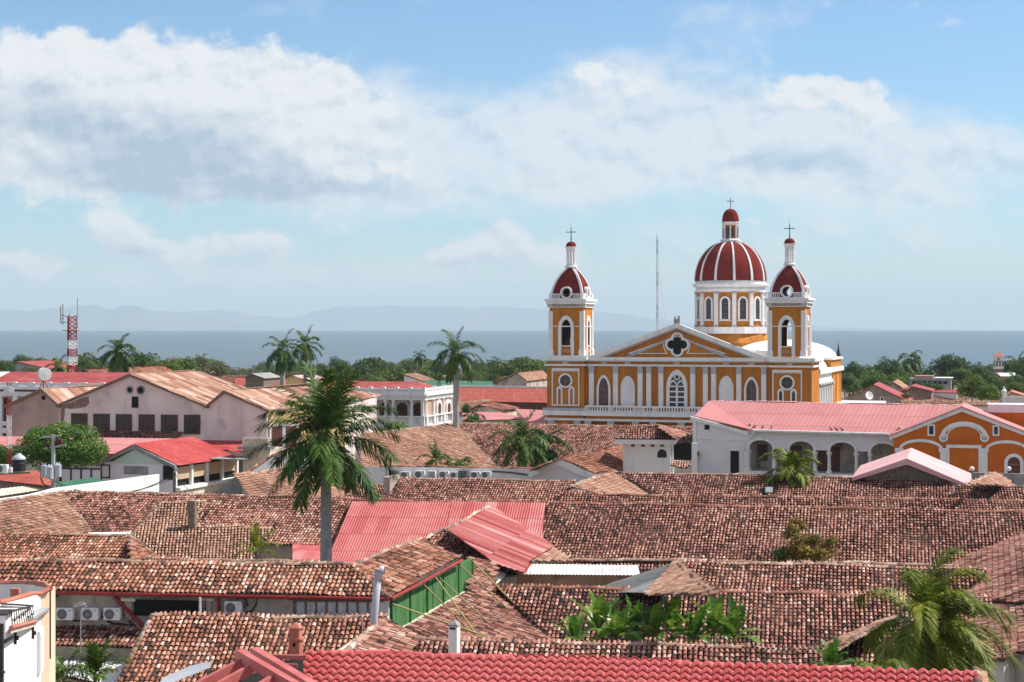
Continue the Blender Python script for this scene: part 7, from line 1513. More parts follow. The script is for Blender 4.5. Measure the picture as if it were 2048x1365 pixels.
 for px, y0, y1, wd in ((155, 655, 596, .09), (121.5, 648, 612, .14), (126, 650, 608, .12), (139, 634, 622, .08)): mb = MB(); mb.bar(w(px, y0), w(px, y1), wd); mb.build('antenna', M['steel'], r)
 for a, c in (((120, 645), (136, 645)), ((121, 630), (136, 634)), ((146, 655), (157, 655)), ((146, 633), (156, 633)), ((122, 638), (127, 638))): mb = MB(); mb.bar(w(*a), w(*c), .12); mb.build('antenna_arm', M['steel'], r)
 mb = MB(); mb.box(b.x - 1.0, b.x + 1.0, b.y - 1, b.y + 1, t.z - 2.2, t.z - 2.1); mb.build('platform', M['mastred'], r)
 r, b, t = lattice('radio_mast', 'slim red and white lattice mast with a small dish at the left edge', 17.5, 940, 765, 158, .42, .36, ['mastred', 'mastred', 'mastwhite', 'mastwhite', 'mastwhite', 'mastred', 'mastred', 'mastred'], 'mast', 0, seg=.4); mb = MB(); mb.box(b.x - .2, b.x + .2, b.y - .2, b.y + .2, 0, b.z); mb.build('mast_foot', M['mastred'], r); d = 158
 for y0, y1 in ((843, 851), (856, 866)): mb = MB(); p, q_ = P(1, y1, d), P(21, y0, d); mb.box(p.x, q_.x, p.y - .4, p.y - .3, p.z, q_.z); mb.build('panel_antenna', M['mastwhite'], r)
 def dish(c, rad, aim, name='satellite_dish', parent=None, label=None, depth=.2, drum=0):
  fr = Matrix.Translation(c) @ Vector(aim).to_track_quat('Z', 'Y').to_matrix().to_4x4(); mb = MB(fr); mb.smooth = True; n = 8
  mb.lathe([(rad * i / n + .001, rad * depth * (i / n) ** 2) for i in range(n + 1)] + [(rad * 1.02, rad * depth - .02)] + [(rad * i / n + .001, rad * depth * (i / n) ** 2 - .05) for i in range(n, -1, -1)], 28)
  if drum: mb.lathe([(rad, rad * depth), (rad, rad * depth + drum), (rad * .98, rad * depth + drum), (.001, rad * depth + drum + .05)], 28)
  return mb
 mb = dish(P(18, 783, 157.4), .44, (.25, -1, .05), drum=.12); mb.build('dish', M['mastwhite'], r); mb = MB(); mb.bar(P(18, 783, 157.5), P(17.5, 783, 158), .1); mb.build('dish_mount', M['steel'], r)
 c = P(86, 749, 232); r = root('microwave_dish', 'big white drum-shaped dish on the red roof, left of the cell tower', 'dish', c - Vector((0, 0, 1.6))); mb = dish(c, .84, (.62, -1, .02), drum=.75); mb.build('drum', M['mastwhite'], r)
 mb = MB(); mb.cyl(c + Vector((0, .3, -2.2)), c + Vector((0, .2, -.2)), .07)
 for s in (-.7, .7): mb.cyl(c + Vector((s, .5, -2.2)), c + Vector((0, .2, -.5)), .05)
 mb.build('dish_stand', M['mastred'], r)
 c = P(1738, 792, 268); r = root('satellite_dish', 'white satellite dish standing on the flat roof by the cathedral apse', 'dish', c - Vector((0, 0, 1.5))); mb = dish(c, .62, (.35, -1, .35)); mb.build('reflector', M['mastwhite'], r); mb = MB(); mb.cyl(c + Vector((0, .2, -2.5)), c + Vector((0, .1, 0)), .08); mb.bar(c + Vector((.1, -.6, .3)), c + Vector((0, -.05, -.4)), .05); mb.build('dish_post', M['steel'], r)
 # flat white roof under the dish
 f = Frame(P(1690, 806, 262), -15); x0, z = f.q(1668, 808); x1, _ = f.q(1765, 806); o = f.w(x0, 0, 0); r = root('flat_roof_house', 'flat white roof terrace at the foot of the cathedral apse', 'house', (o.x, o.y, 0)); mb = MB(f.M); mb.prism([(x0, 0), (x1, 0), (x1, z), (x0, z - .1)], 0, 9); mb.build('wall', M['cream'], r); mb = MB(f.M); mb.box(x0, x1, -.1, 9.1, z - .02, z + .12); mb.build('roof', M['vault'], r)
 # tall guyed radio mast behind the cathedral
 d = 330; b = P(1317.5, 668, d); r, b, t = lattice('guyed_mast', 'very tall thin guyed radio mast behind the cathedral front', 1314.5, 800, 478, d, .36, .32, ['mastwhite', 'steel'] * 5, 'mast', 0, seg=1.1)
 mb = MB(); mb.cyl((b.x, b.y, 0), b, .3, n=6); mb.build('mast_foot', M['steel'], r)
 mb = MB(); mb.cyl(t, P(1312, 464, d), .06, .03, 5); mb.build('whip_antenna', M['steel'], r)
 for px, py, y2 in ((1230, 660, 525), (1400, 660, 525), (1240, 690, 590), (1420, 690, 600)):
  mb = MB(); mb.cyl(P(1314, y2, d), Vector((P(px, py, d - 18).x, d - 18 if px < 1300 else d + 20, 3)), .010, n=4); mb.build('guy_wire', M['steel'], r)
 # birds on the pink eave
 for i, px in enumerate((1508, 1525, 1543, 1662, 1673, 1684)):
  fr, pl, w = ARC; pw = pl.hit(px, 858.5 + (px - 1506) * .027); pw = Vector((pw.x, pw.y, pw.z + .05)); r = tag(MB_bird(pw, i), 'small dark bird perched on the eave of the pink arcade roof', 'bird', 'birds along the pink eave')
def MB_bird(p, i):
 mb = MB(Matrix.Translation(p) @ Matrix.Rotation(R(40 * i), 4, 'Z') @ Matrix.Scale(1.5, 4)); mb.smooth = True
 mb.tube([(-.17, 0, .05), (-.1, 0, .08), (-.03, 0, .11), (.05, 0, .15), (.1, 0, .2), (.13, 0, .215), (.175, 0, .21)], [.012, .035, .06, .06, .04, .036, .006], 8); mb.smooth = False
 for s in (-.02, .02): mb.cyl((0, s, -.04), (.01, s, .08), .008, n=4)
 return mb.build('bird', M['iron'])
things()

# ------------------------------------------------------------------ palms
def frond(V, Q, T, rng, c, az, el, L, droop, nl, ll, wid, wind=(0, 0), plume=.5, tone=.5, curl=1.0):
 pts = []; p = Vector(c); d = Vector((math.cos(az) * math.cos(el), math.sin(az) * math.cos(el), math.sin(el))); n = 14; wv = Vector((wind[0], wind[1], 0))
 for i in range(n + 1):
  pts.append(p.copy()); t = i / n
  d = (d + Vector((0, 0, -1)) * droop * (.35 + 1.3 * t) / n * curl + wv / n).normalized(); p = p + d * (L / n)
 def at(t):
  k = min(n - 1e-6, max(0, t * n)); i = int(k); return pts[i].lerp(pts[i + 1], k - i), (pts[i + 1] - pts[i]).normalized()
 # midrib
 for i in range(n):
  a, b = pts[i], pts[i + 1]; d_ = (b - a).normalized(); s = d_.cross(Vector((0, 0, 1))); s = s.normalized() if s.length > .05 else Vector((1, 0, 0)); w0 = .045 * (1 - i / n) + .008; u = s.cross(d_)
  k = len(V); V += [a - s * w0, a + s * w0, b + s * w0 * .8, b - s * w0 * .8]; Q.append((k, k + 1, k + 2, k + 3)); T.append(min(1, tone + .25))
 for j in range(nl):
  t = .12 + .88 * (j + rng.random() * .6) / nl; a, d_ = at(t); side = d_.cross(Vector((0, 0, 1))); side = side.normalized() if side.length > .05 else Vector((math.sin(az), -math.cos(az), 0)); up = side.cross(d_)
  ln = ll * (math.sin(min(1, t * 1.25 + .12) * math.pi * .62 + .25)) * rng.uniform(.82, 1.12)
  if t > .86: ln *= 1 - (t - .86) * 2.5
  for s in (-1, 1):
   e = (side * s * (1 - .35 * t) + d_ * (.55 + .6 * t) + up * rng.uniform(-plume, plume * .9)).normalized(); w = wid * rng.uniform(.8, 1.2)
   m = a + e * ln * .5 + Vector((0, 0, -ln * .05)); tip = a + e * ln + Vector((0, 0, -ln * rng.uniform(.18, .42))) + wv * ln * .35
   cw = e.cross(up); cw = (cw.normalized() if cw.length > .01 else side) * w; k = len(V)
   V += [a - cw * .45, a + cw * .45, m + cw, m - cw, tip + cw * .15, tip - cw * .15]; Q += [(k, k + 1, k + 2, k + 3), (k + 3, k + 2, k + 4, k + 5)]
   tt = min(1, max(0, rng.gauss(tone, .13))); T += [tt, tt]
 return pts

def palm(label, px, ground_py, heart_py, d, L, nf=18, seed=1, m='palm', trunk_r=.28, nl=46, ll=.75, wid=.035, droop=1.9, wind=(0, 0), royal=True, heart_px=None, zg=0.0, els=None, name='royal_palm', cat='palm', group=None, tone=.45, azbias=None, spear=True, dead=0, plume=.5):
 rng = random.Random(seed); hx = heart_px if heart_px is not None else px; hp = P(hx, heart_py, d); bx = P(px, heart_py, d).x; r = root(name, label, cat, (bx, d, zg), group); base = Vector((bx, d, zg))
 Hh = hp.z - zg; mb = MB(); mb.smooth = True; n = 14; pts = []; rr = []
 for i in range(n + 1):
  t = i / n; x = bx + (hp.x - bx) * t ** 1.6; pts.append((x, d, zg + Hh * t * .999)); rr.append(trunk_r * (1.25 - .3 * t + (.12 * math.sin(t * math.pi) if royal else 0)) * (1.25 if t < .03 else 1))
 cut = .86 if royal else 1.0; k = int(n * cut); mb.tube(pts[:k + 1], rr[:k + 1], 12); mb.build('trunk', M['trunkg' if royal else 'trunkb'], r)
 if royal: mb = MB(); mb.smooth = True; mb.tube(pts[k:], [trunk_r * x for x in (1.02, .95, .55)][:len(pts) - k] if len(pts) - k <= 3 else rr[k:], 12); mb.build('crownshaft', M['shaft'], r)
 V, Q, T = [], [], []
 for f in range(nf):
  t = f / max(1, nf - 1); el = (R(78) - R(118) * t ** .85) if els is None else R(els[0] + (els[1] - els[0]) * t); az = f * 2.39996 + rng.uniform(-.25, .25)
  if azbias: az = azbias[0] + (((az - azbias[0] + math.pi) % (2 * math.pi)) - math.pi) * azbias[1]
  frond(V, Q, T, rng, hp - Vector((0, 0, .25 * t)), az, el + rng.uniform(-.12, .12), L * rng.uniform(.86, 1.08) * (1 - .12 * (t < .15)), droop * rng.uniform(.8, 1.2), nl, ll, wid, wind, plume, tone=tone + (.1 if t > .8 and f % 2 else 0) + rng.uniform(-.08, .08))
 for f in range(dead): frond(V, Q, T, rng, hp - Vector((0, 0, .5)), f * 2.1 + seed, R(-45), L * .8, 2.4, nl // 2, ll * .8, wid, wind, .6, tone=.97)
 mesh_np('fronds', [tuple(v) for v in V], Q, T, [M[m]], r, False)
 if spear and royal: mb = MB(); mb.cyl(hp, hp + Vector((.15, 0, L * .42)), .06, .015, 6); mb.build('spear_leaf', M['shaft'], r)
 return r

palm('tall royal palm with a pale grey trunk rising from the near tile roofs', 652, 1140, 870, 101, 4.8, 30, 3, nl=84, ll=1.1, wid=.042, trunk_r=.27, droop=1.15, tone=.5, els=(82, -34))
palm('royal palm standing before the lake, right of the cream colonial building', 912, 850, 704, 212, 3.9, 18, 8, nl=44, ll=.95, wid=.05, trunk_r=.30, droop=1.7, tone=.42, dead=1)
palm('left one of the twin royal palms above the rusty warehouse roof', 565, 770, 699, 285, 4.0, 17, 11, nl=36, ll=1.0, wid=.07, trunk_r=.34, droop=1.8, tone=.42, dead=1)
palm('right, taller one of the twin royal palms above the rusty warehouse roof', 611, 770, 688, 292, 3.6, 15, 12, nl=36, ll=.95, wid=.07, trunk_r=.3, droop=1.5, tone=.42, dead=1)
palm('bushy royal palm beside the cell tower, with drooping yellowed fronds', 238, 775, 702, 280, 3.9, 19, 14, nl=36, ll=1.0, wid=.07, trunk_r=.36, droop=2.1, tone=.45, dead=3)
palm('bushy palm standing before the tiled roof in front of the cathedral', 1033, 945, 880, 176, 3.9, 19, 21, nl=48, ll=.95, wid=.05, trunk_r=.24, droop=1.8, heart_px=1045, tone=.5)
palm('darker palm crowding against the bushy palm, on its right', 1092, 945, 893, 179, 3.3, 17, 22, nl=44, ll=.85, wid=.055, trunk_r=.2, droop=2.0, tone=.3)
palm('small palm with one upright spear, behind the condenser wall', 872, 945, 922, 174, 2.2, 10, 23, nl=30, ll=.65, wid=.05, trunk_r=.14, droop=2.2, tone=.5, els=(85, 5))
palm('low palm tuft right of the spear-leaved small palm', 921, 945, 928, 174, 2.0, 10, 24, nl=28, ll=.6, wid=.05, trunk_r=.12, droop=2.3, tone=.52, spear=False, els=(60, 0))
palm('small palm in the gap by the cream gable wall on the left', 512, 1115, 1100, 114, 1.9, 10, 25, nl=30, ll=.5, wid=.03, trunk_r=.1, droop=1.5, tone=.55, m='coco', spear=False, els=(85, 20), name='young_palm', royal=False, azbias=(0, .9))
palm('coconut palm in front of the white arcade, rising between two tile roofs', 1584, 1010, 948, 149, 3.3, 22, 31, m='coco', nl=60, ll=.9, wid=.05, trunk_r=.15, droop=2.4, royal=False, tone=.52, name='coconut_palm', els=(85, -25))
palm('big windblown coconut palm in the lower right, fronds swept to the right', 1868, 1400, 1250, 74, 3.9, 26, 36, m='coco', nl=100, ll=1.0, wid=.034, trunk_r=.17, droop=2.2, royal=False, tone=.52, name='coconut_palm', wind=(.5, -.1), els=(80, -30), heart_px=1858)
palm('low coconut fronds arching behind the red metal tile roof', 1770, 1400, 1345, 68, 2.6, 7, 35, m='coco', nl=60, ll=.6, wid=.022, trunk_r=.14, droop=2.2, royal=False, tone=.4, name='coconut_palm', els=(50, 10), azbias=(3.3, .5), wind=(.1, 0))
palm('small bright green palm tuft behind the red metal tile roof', 1662, 1360, 1330, 68, 1.1, 14, 37, m='banana', nl=36, ll=.34, wid=.02, trunk_r=.1, droop=1.2, royal=False, tone=.42, name='young_palm', els=(85, 10))
palm('fan-leaved young palm in the yard by the peach corner', 190, 1400, 1345, 77, 1.5, 12, 39, m='palm', nl=44, ll=.55, wid=.024, trunk_r=.08, droop=.9, royal=False, tone=.6, name='young_palm', els=(88, 25))
palm('shaded palm clump at the foot of the peach corner', 128, 1400, 1352, 76, 1.6, 12, 40, m='palm', nl=40, ll=.5, wid=.024, trunk_r=.08, droop=1.4, royal=False, tone=.5, name='young_palm', els=(70, 0))
palm('lone coconut palm rising above the lakeside trees on the right', 1822, 790, 718, 560, 6.2, 15, 41, m='palm', nl=26, ll=1.5, wid=.16, trunk_r=.3, droop=2.6, royal=False, tone=.4, name='coconut_palm')
palm('leaning coconut palm left of the taller lone one by the lake', 1806, 790, 738, 555, 5.0, 12, 42, m='palm', nl=22, ll=1.4, wid=.16, trunk_r=.3, droop=2.6, royal=False, tone=.45, name='coconut_palm')
palm('tiny slender palm against the water on the right', 1858, 790, 738, 600, 3.6, 12, 43, m='palm', nl=20, ll=.9, wid=.14, trunk_r=.2, droop=2.4, royal=False, tone=.5, name='coconut_palm')
palm('palm at the far right edge beside the brick tower', 2035, 790, 728, 480, 4.6, 14, 44, m='palm', nl=24, ll=1.3, wid=.13, trunk_r=.3, droop=2.4, royal=False, tone=.35, name='coconut_palm')
palm('dark palm among shrubs at the far right edge, below the brick tower', 2030, 810, 762, 430, 4.2, 12, 45, m='palm', nl=24, ll=1.2, wid=.12, trunk_r=.3, droop=2.4, royal=False, tone=.3, name='coconut_palm')
palm('distant twin-headed palm above the trees behind the colonial building', 838, 760, 712, 640, 3.6, 12, 46, m='palm', nl=20, ll=1.0, wid=.15, trunk_r=.25, droop=2.4, royal=False, tone=.3, name='coconut_palm')
palm('palm with yellowish fronds left of the cell tower', 119, 770, 732, 330, 3.4, 13, 47, m='coco', nl=26, ll=.9, wid=.09, trunk_r=.25, droop=2.2, royal=False, tone=.3, name='coconut_palm')
palm('palm head poking above the trees right of the warehouse ridge', 402, 760, 719, 620, 3.2, 10, 48, m='palm', nl=20, ll=1.0, wid=.16, trunk_r=.25, droop=2.2, royal=False, tone=.35, name='coconut_palm')
palm('tall dark palm crown among trees just right of the cell tower', 165, 770, 722, 420, 3.4, 12, 49, m='palm', nl=22, ll=1.0, wid=.12, trunk_r=.25, droop=2.0, royal=False, tone=.4, name='coconut_palm')
palm('small palm beside the pink sheet roof near the royal palm trunk', 940, 850, 836, 225, 1.6, 9, 50, nl=22, ll=.6, wid=.06, trunk_r=.12, droop=2.0, tone=.4, spear=False, royal=False, name='young_palm')
palm('small palm against the pink sheet roof, right of its twin', 950, 850, 830, 228, 1.8, 9, 51, nl=22, ll=.6, wid=.06, trunk_r=.12, droop=2.0, tone=.3, spear=False, royal=False, name='young_palm')

# ------------------------------------------------------------------ broadleaf trees
def crown_np(seed, nlobe, nleaf, leaf, flat=.75, lobe=(.30, .5), spread=.62, hollow=.5, tone=.5, tvar=.16):
 rng = np.random.RandomState(seed); c = []
 while len(c) < nlobe:
  p = rng.uniform(-1, 1, 3)
  if .25 < np.linalg.norm(p) < 1 and p[2] > -.55: c.append(p * spread)
 c = np.array(c); rad = rng.uniform(*lobe, nlobe); lt = rng.normal(0, .09, nlobe); k = rng.choice(nlobe, nleaf, p=rad ** 2 / (rad ** 2).sum())
 d = rng.normal(size=(nleaf, 3)); d[:, 2] += .25; d /= np.linalg.norm(d, axis=1)[:, None]; rr = rad[k] * (hollow + (1.08 - hollow) * rng.rand(nleaf) ** .55)
 pos = c[k] + d * rr[:, None]; nrm = d + rng.normal(0, .55, (nleaf, 3)); nrm[:, 2] += .35; nrm /= np.linalg.norm(nrm, axis=1)[:, None]
 t = rng.normal(size=(nleaf, 3)); t -= (t * nrm).sum(1)[:, None] * nrm; t /= np.linalg.norm(t, axis=1)[:, None]; b = np.cross(nrm, t); s = leaf * rng.uniform(.6, 1.25, nleaf)[:, None]
 pos[:, 2] *= flat; bend = nrm * s * .18
 V = np.stack([pos - t * s, pos - b * s * .45 + bend, pos + t * s, pos + b * s * .45 + bend], axis=1).reshape(-1, 3); Q = np.arange(nleaf * 4).reshape(-1, 4)
 T = np.clip(tone + lt[k] + rng.normal(0, tvar, nleaf), 0, 1); return V, Q, T, c * [1, 1, flat]
def limbs(mb, base, top, cents, sc, r, rng):
 base, top = Vector(base), Vector(top); mid = base.lerp(top, .55) + Vector((rng.uniform(-.1, .1), 0, 0)) * r; mb.smooth = True; mb.tube([base, mid, top], [r, r * .75, r * .5], 8)
 for c in cents:
  e = Vector(c) * sc + top; mb.tube([mid.lerp(top, rng.uniform(.0, .8)), top.lerp(e, .5) + Vector((0, 0, -.06)) * sc, e], [r * .4, r * .24, r * .08], 5)
PROTO = []
def proto(seed, mname, **k):
 V, Q, T, c = crown_np(seed, **k); ob = mesh_np('crown', V, Q, T, [M[mname]], None, False); me = ob.data; bpy.data.objects.remove(ob)
 rng = random.Random(seed); mb = MB(); limbs(mb, (0, 0, -1.25), (0, 0, -.25), c[:6], .8, .075, rng); o2 = mb.build('trunk', M['trunkb']); tm = o2.data; bpy.data.objects.remove(o2); PROTO.append((me, tm)); return len(PROTO) - 1
FAR = dict(nlobe=22, nleaf=2600, leaf=.075, flat=.72)
P_D = [proto(s, 'leafd', **FAR) for s in (1, 2, 3)]; P_M = [proto(s, 'leafm', **FAR) for s in (4, 5, 6)]; P_L = [proto(s, 'leaflight', **FAR) for s in (7, 8)]; P_G = [proto(s, 'leafgrey', **dict(FAR, nleaf=1500, hollow=.3)) for s in (9, 10)]; P_Y = [proto(s, 'leafdry', **dict(FAR, nleaf=1300, hollow=.3)) for s in (11,)]
P_S = [proto(s, m_, **dict(FAR, flat=.38, nlobe=26)) for s, m_ in ((12, 'leafm'), (13, 'leaflight'), (14, 'leafd'))]
def tree(pi, label, px, top_py, d, wpx, group=None, hpx=None, rz=0.0, cat='tree', name='tree', zg=0.0):
 me, tm = PROTO[pi]; w = wpx / F * d / 2 / .98; zt = H - (top_py - HY) / F * d; fl = max(v[2] for v in me.vertices[0:1][0].co[:1] and [(0, 0, .72)]) if False else (.38 if pi in P_S else .72)
 sz = (hpx / F * d / 2) / fl if hpx else w; zc = zt - sz * fl * .93; o = root(name, label, cat, (P(px, top_py, d).x, d, zg), group)
 c = bpy.data.objects.new('crown', me); COL.objects.link(c); c.parent = o; c.location = (0, 0, zc - zg); c.scale = (w, w, sz); c.rotation_euler = (0, 0, rz)
 k = bpy.data.objects.new('trunk', tm); COL.objects.link(k); k.parent = o; hgt = (zc - zg); k.location = (0, 0, hgt); k.scale = (w, w, max(sz * .8, hgt / 1.25)); k.rotation_euler = (0, 0, rz)
 return o
rngT = random.Random(77)
def T(pi, label, px, py, d, w, h=None, **k): return tree(pi, label, px, py, d, w, None, h, rngT.uniform(0, 6), **k)
# trees one can tell apart
T(P_D[0], 'rounded dark evergreen to the left of the cathedral tower, above the small brown house', 990, 713, 640, 70, 62)
T(P_S[0], 'broad umbrella-crowned tree between the royal palm and the cathedral', 1040, 712, 520, 110, 56)
T(P_M[1], 'green tree behind the royal palm by the colonial building', 955, 722, 560, 60, 46)
T(P_S[2], 'wide dark flat-topped tree right of the twin palms', 735, 716, 560, 90, 60); T(P_D[1], 'dark rounded tree just right of the twin palms', 675, 712, 540, 60, 62)
T(P_S[0], 'wide green umbrella tree behind the near palm top', 790, 732, 430, 110, 58); T(P_M[0], 'mid green tree behind the colonial building roof', 850, 735, 460, 80, 50); T(P_L[0], 'brighter green bush tree right of the near palm top', 755, 752, 400, 60, 34)
T(P_G[0], 'greyish thin tree between the twin palms and the dark rounded tree', 645, 722, 520, 50, 50); T(P_G[1], 'greyish tree under the left twin palm', 590, 735, 480, 50, 40)
T(P_D[2], 'big dark evergreen right of the bushy royal palm', 278, 698, 380, 90, 88); T(P_M[2], 'lighter green tree in front of the big dark evergreen', 320, 716, 340, 70, 60); T(P_L[1], 'yellow-green tree behind the warehouse ridge', 345, 722, 330, 60, 50); T(P_M[0], 'feathery olive tree right of the warehouse ridge', 372, 712, 360, 66, 60); T(P_G[0], 'sparse greyish tree right of the feathery olive one', 405, 708, 420, 60, 60); T(P_G[1], 'pale bush tree at the end of the warehouse ridge', 436, 722, 400, 60, 40)
T(P_D[0], 'dark twin-lobed tree right of the cell tower', 188, 705, 430, 56, 60); T(P_M[1], 'bright green low tree at the foot of the cell tower', 180, 725, 360, 50, 38)
T(P_D[1], 'dark rounded tree behind the tilted red roof', 45, 708, 520, 62, 44); T(P_G[0], 'bare-branched greyish tree beside the big round dish', 70, 730, 380, 60, 40); T(P_M[2], 'green tree at the left edge of the lakeshore', 8, 716, 500, 50, 44); T(P_D[2], 'dark tree right of the tilted red roof', 85, 714, 560, 50, 40)
T(P_D[0], 'large domed dark tree by the lake, left of the lone coconut palm', 1776, 712, 520, 66, 56); T(P_D[1], 'dark tree just right of the cathedral apse', 1706, 722, 500, 60, 52); T(P_M[0], 'brownish green tree between two dark domed trees', 1738, 728, 530, 50, 40)
T(P_S[1], 'light green umbrella tree right of the cathedral apse', 1748, 744, 400, 90, 50); T(P_S[1], 'second light green umbrella tree, behind the red gable', 1790, 750, 390, 66, 40); T(P_S[0], 'flat-topped green tree under the lone coconut palm', 1812, 743, 430, 60, 36); T(P_M[1], 'shadowy green tree filling the corner by the apse', 1700, 748, 380, 50, 50)
T(P_D[2], 'very large dark tree mass by the water, left of the brick tower', 1905, 706, 480, 86, 66); T(P_D[0], 'dark tree sloping down toward the brick tower', 1950, 724, 500, 70, 44); T(P_M[2], 'green tree beneath the very large dark one', 1920, 734, 450, 60, 34); T(P_D[1], 'dark tree behind the brick tower', 1984, 730, 540, 44, 34); T(P_D[2], 'dark tree right of the brick tower', 2022, 722, 540, 60, 44); T(P_M[0], 'dusky tree at the far right edge by the lake', 2048, 712, 470, 60, 56)
T(P_M[1], 'glossy green tree in front of the courtyard wall, right of the long red roof', 1945, 752, 268, 70, 56); T(P_L[0], 'feathery light green tree before the courtyard wall', 1975, 768, 262, 60, 42); T(P_D[0], 'dense green tree behind the feathery light one', 1990, 755, 280, 50, 50); T(P_L[1], 'yellowish bush tree near the white balustrade', 2030, 762, 285, 50, 40); T(P_D[2], 'dark tree beneath the white canopy roof', 1984, 742, 380, 50, 34); T(P_Y[0], 'small brown-green bush by the brick gable house', 1816, 784, 286, 34, 20)
T(P_L[0], 'shrubby light green tree below the colonial gallery', 787, 842, 222, 66, 34); T(P_M[0], 'small tree by the utility crossarm on the far street', 934, 806, 262, 26, 26)
# the belt along the shore, where single crowns can hardly be told apart
def belt():
 n = 0
 for px0, px1, label, top, dl in ((-260, 480, 'tree in the shore belt behind the warehouse roofs', lambda x: 722 + 10 * math.sin(x * .03), (640, 900)), (470, 1100, 'tree in the shore belt between warehouse and cathedral', lambda x: 728 + 8 * math.sin(x * .021), (660, 980)), (1690, 2420, 'tree in the shore belt right of the cathedral', lambda x: 732 + 7 * math.sin(x * .03), (620, 900))):
  x = px0
  while x < px1:
   if not (1838 < x < 1880): tree(rngT.choice(P_D + P_M + P_M + P_G + P_G + P_S + P_L + P_Y), label, x, top(x) + rngT.uniform(-7, 12), rngT.uniform(*dl), rngT.uniform(40, 95), 'trees of the shore belt' + label[22:], rngT.uniform(28, 48), rngT.uniform(0, 6))
   x += rngT.uniform(18, 32)
 for px0, px1, label, y0, y1, dl in ((-260, 130, 'low tree among the houses at the far left', 738, 748, (400, 520)), (300, 720, 'low tree among the houses behind the warehouse', 740, 752, (380, 560)), (700, 1100, 'low tree among the houses behind the colonial building', 742, 756, (400, 560)), (1690, 2420, 'low tree among the houses right of the cathedral', 748, 764, (330, 460))):
  x = px0
  while x < px1: tree(rngT.choice(P_M + P_D + P_L + P_G + P_Y), label, x, rngT.uniform(y0, y1), rngT.uniform(*dl), rngT.uniform(28, 52), 'low trees' + label[8:], rngT.uniform(20, 34), rngT.uniform(0, 6)); x += rngT.uniform(16, 28)
belt()
# mango tree, yellowing shrub
def near_tree(label, px, py, d, wpx, hpx, m, seed, name='mango_tree', cat='tree', **k):
 w, h = wpx / F * d / 2, hpx / F * d / 2; V, Q, T_, c = crown_np(seed, **k); c0 = P(px, py, d); r = root(name, label, cat, (c0.x, d, 0)); V = V * [w, w, h] + np.array(c0); mesh_np('crown', V, Q, T_, [M[m]], r, False)
 mb = MB(); rng = random.Random(seed); mb.smooth = True; tp = Vector((c0.x, d, c0.z - h * .3)); mb.tube([(c0.x, d, 0), (c0.x + .1, d, tp.z * .6), tp], [.035 * wpx / F * d, .03 * wpx / F * d, .02 * wpx / F * d], 8)
 for q in c[:14]: e = Vector((q[0] * w, q[1] * w, q[2] * h)) + c0; mb.tube([tp - Vector((0, 0, .4)), tp.lerp(e, .5), e], [.014 * wpx / F * d, .009 * wpx / F * d, .003 * wpx / F * d], 5)
 mb.build('trunk', M['trunkb'], r); return r
near_tree('big dense mango tree with a rounded glossy crown, left of the mint green gable', 122, 903, 166, 196, 118, 'leafmango', 61, nlobe=90, nleaf=26000, leaf=.036, flat=1.0, lobe=(.17, .30), spread=.82, hollow=.8, tone=.55)
near_tree('mango branch mass at the left edge below the radio mast', 12, 912, 168, 70, 66, 'leafmango', 62, nlobe=24, nleaf=5000, leaf=.06, flat=1.0, lobe=(.2, .36), spread=.75, hollow=.7)
near_tree('yellowing leafy shrub in front of the big dusky tile roof, upper sprig', 1590, 1060, 116, 58, 50, 'leafyel', 63, 'shrub_tree', nlobe=14, nleaf=1100, leaf=.11, flat=1.0, lobe=(.2, .35), spread=.75, hollow=.2)
near_tree('yellowing leafy tree in front of the big dusky tile roof, main crown', 1628, 1098, 115, 140, 76, 'leafyel', 64, 'shrub_tree', nlobe=34, nleaf=4200, leaf=.06, flat=1.0, lobe=(.18, .3), spread=.8, hollow=.3)
near_tree('green side of the yellowing tree, lower left', 1570, 1106, 115.5, 66, 50, 'leafmango', 65, 'shrub_tree', nlobe=20, nleaf=2200, leaf=.09, flat=1.0, lobe=(.2, .32), spread=.75, hollow=.3, tone=.45)
near_tree('green shrub mass at the foot of the windblown coconut palm', 1740, 1350, 70, 130, 40, 'banana', 66, 'shrub', 'shrub', nlobe=24, nleaf=900, leaf=.1, flat=1.0, lobe=(.2, .3), spread=.8, hollow=.4)
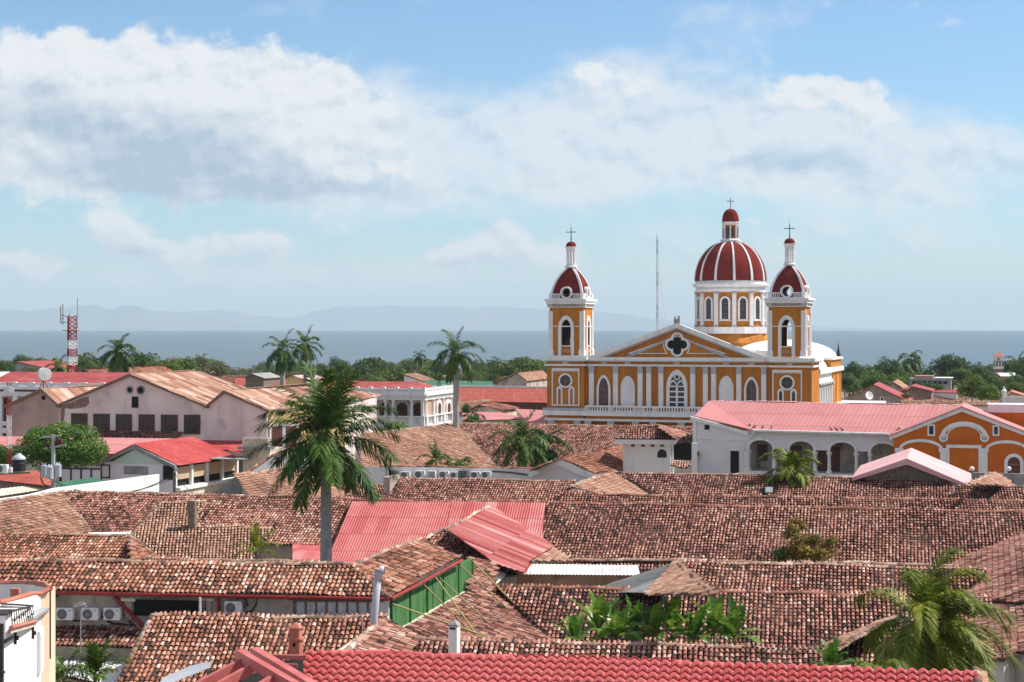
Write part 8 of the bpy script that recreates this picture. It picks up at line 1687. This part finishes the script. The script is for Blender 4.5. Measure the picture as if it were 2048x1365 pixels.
# bananas
def banana(label, px, heart_py, d, L, seed, nl=8, lean=0):
 rng = random.Random(seed); hp = P(px, heart_py, d); zg = hp.z - 1.8; r = root('banana_plant', label, 'banana plant', (hp.x, d, 0), 'banana plants behind the dark tile strip'); mb = MB(); mb.smooth = True; mb.cyl((hp.x, d, 0), hp, .16, .09, 10); mb.build('stem', M['shaft'], r)
 V, Q, T_ = [], [], []
 for i in range(nl):
  az = i * 2.4 + rng.uniform(-.4, .4); el = R(82 - 62 * (i / nl) ** 1.1) + rng.uniform(-.1, .1); p = hp.copy(); dd = Vector((math.cos(az) * math.cos(el), math.sin(az) * math.cos(el), math.sin(el))); n = 16; ln = L * rng.uniform(.75, 1.1); dr = rng.uniform(.9, 1.7) * (.35 + i / nl); tone = rng.uniform(.25, .8); pts = []; w0 = .27 * L / 1.8
  for k in range(n + 1): pts.append(p.copy()); dd = (dd + Vector((0, 0, -dr / n)) * (.3 + 1.4 * k / n)).normalized(); p = p + dd * ln / n
  for k in range(n):
   a, b = pts[k], pts[k + 1]; d_ = (b - a).normalized(); s = d_.cross(Vector((0, 0, 1))); s = s.normalized() if s.length > .05 else Vector((1, 0, 0)); u = s.cross(d_); t0, t1 = k / n, (k + 1) / n; f = lambda t: w0 * (math.sin(min(1, max(0, (t - .1) / .9)) * math.pi) ** .6 if t > .1 else 0) + .02
   for sg in (-1, 1):
    tear = rng.random() < .35; dip = rng.uniform(.05, .3) if tear else .06; g = .7 if tear else 1; j = len(V)
    V += [a, b, b + s * sg * f(t1) * g - u * f(t1) * dip * sg * 0 - Vector((0, 0, f(t1) * dip)) + u * f(t1) * .3, a + s * sg * f(t0) - Vector((0, 0, f(t0) * dip)) + u * f(t0) * .3]; Q.append((j, j + 1, j + 2, j + 3)); T_.append(min(1, max(0, tone + rng.uniform(-.12, .12) + (.35 if rng.random() < .06 else 0))))
 mesh_np('leaves', [tuple(v) for v in V], Q, T_, [M['banana']], r, False)
for i, (px, hy, d, L, nl, lab) in enumerate(((1196, 1265, 85.5, 2.19, 8, 'leftmost tall banana plant with upright torn leaves'), (1232, 1282, 84.5, 1.88, 9, 'banana plant second from the left, with broad low leaves'), (1268, 1272, 86, 1.88, 8, 'banana plant behind the second, with yellowed torn leaves'), (1305, 1279, 84.8, 2.00, 9, 'banana plant in the middle of the clump, leaf blades flat'), (1345, 1269, 86, 2.12, 9, 'banana plant with one tall upright rolled leaf'), (1388, 1282, 85, 1.88, 9, 'banana plant right of the middle, low and broad'), (1430, 1267, 86, 2.00, 8, 'tall banana plant near the right end of the clump'), (1468, 1280, 85, 2.00, 8, 'rightmost banana plant with leaves hanging over the tiles'), (1150, 1285, 83.5, 1.62, 5, 'small banana shoot lying low at the left end of the clump'))): banana(lab, px, hy, d, L, 300 + i, nl + 4)
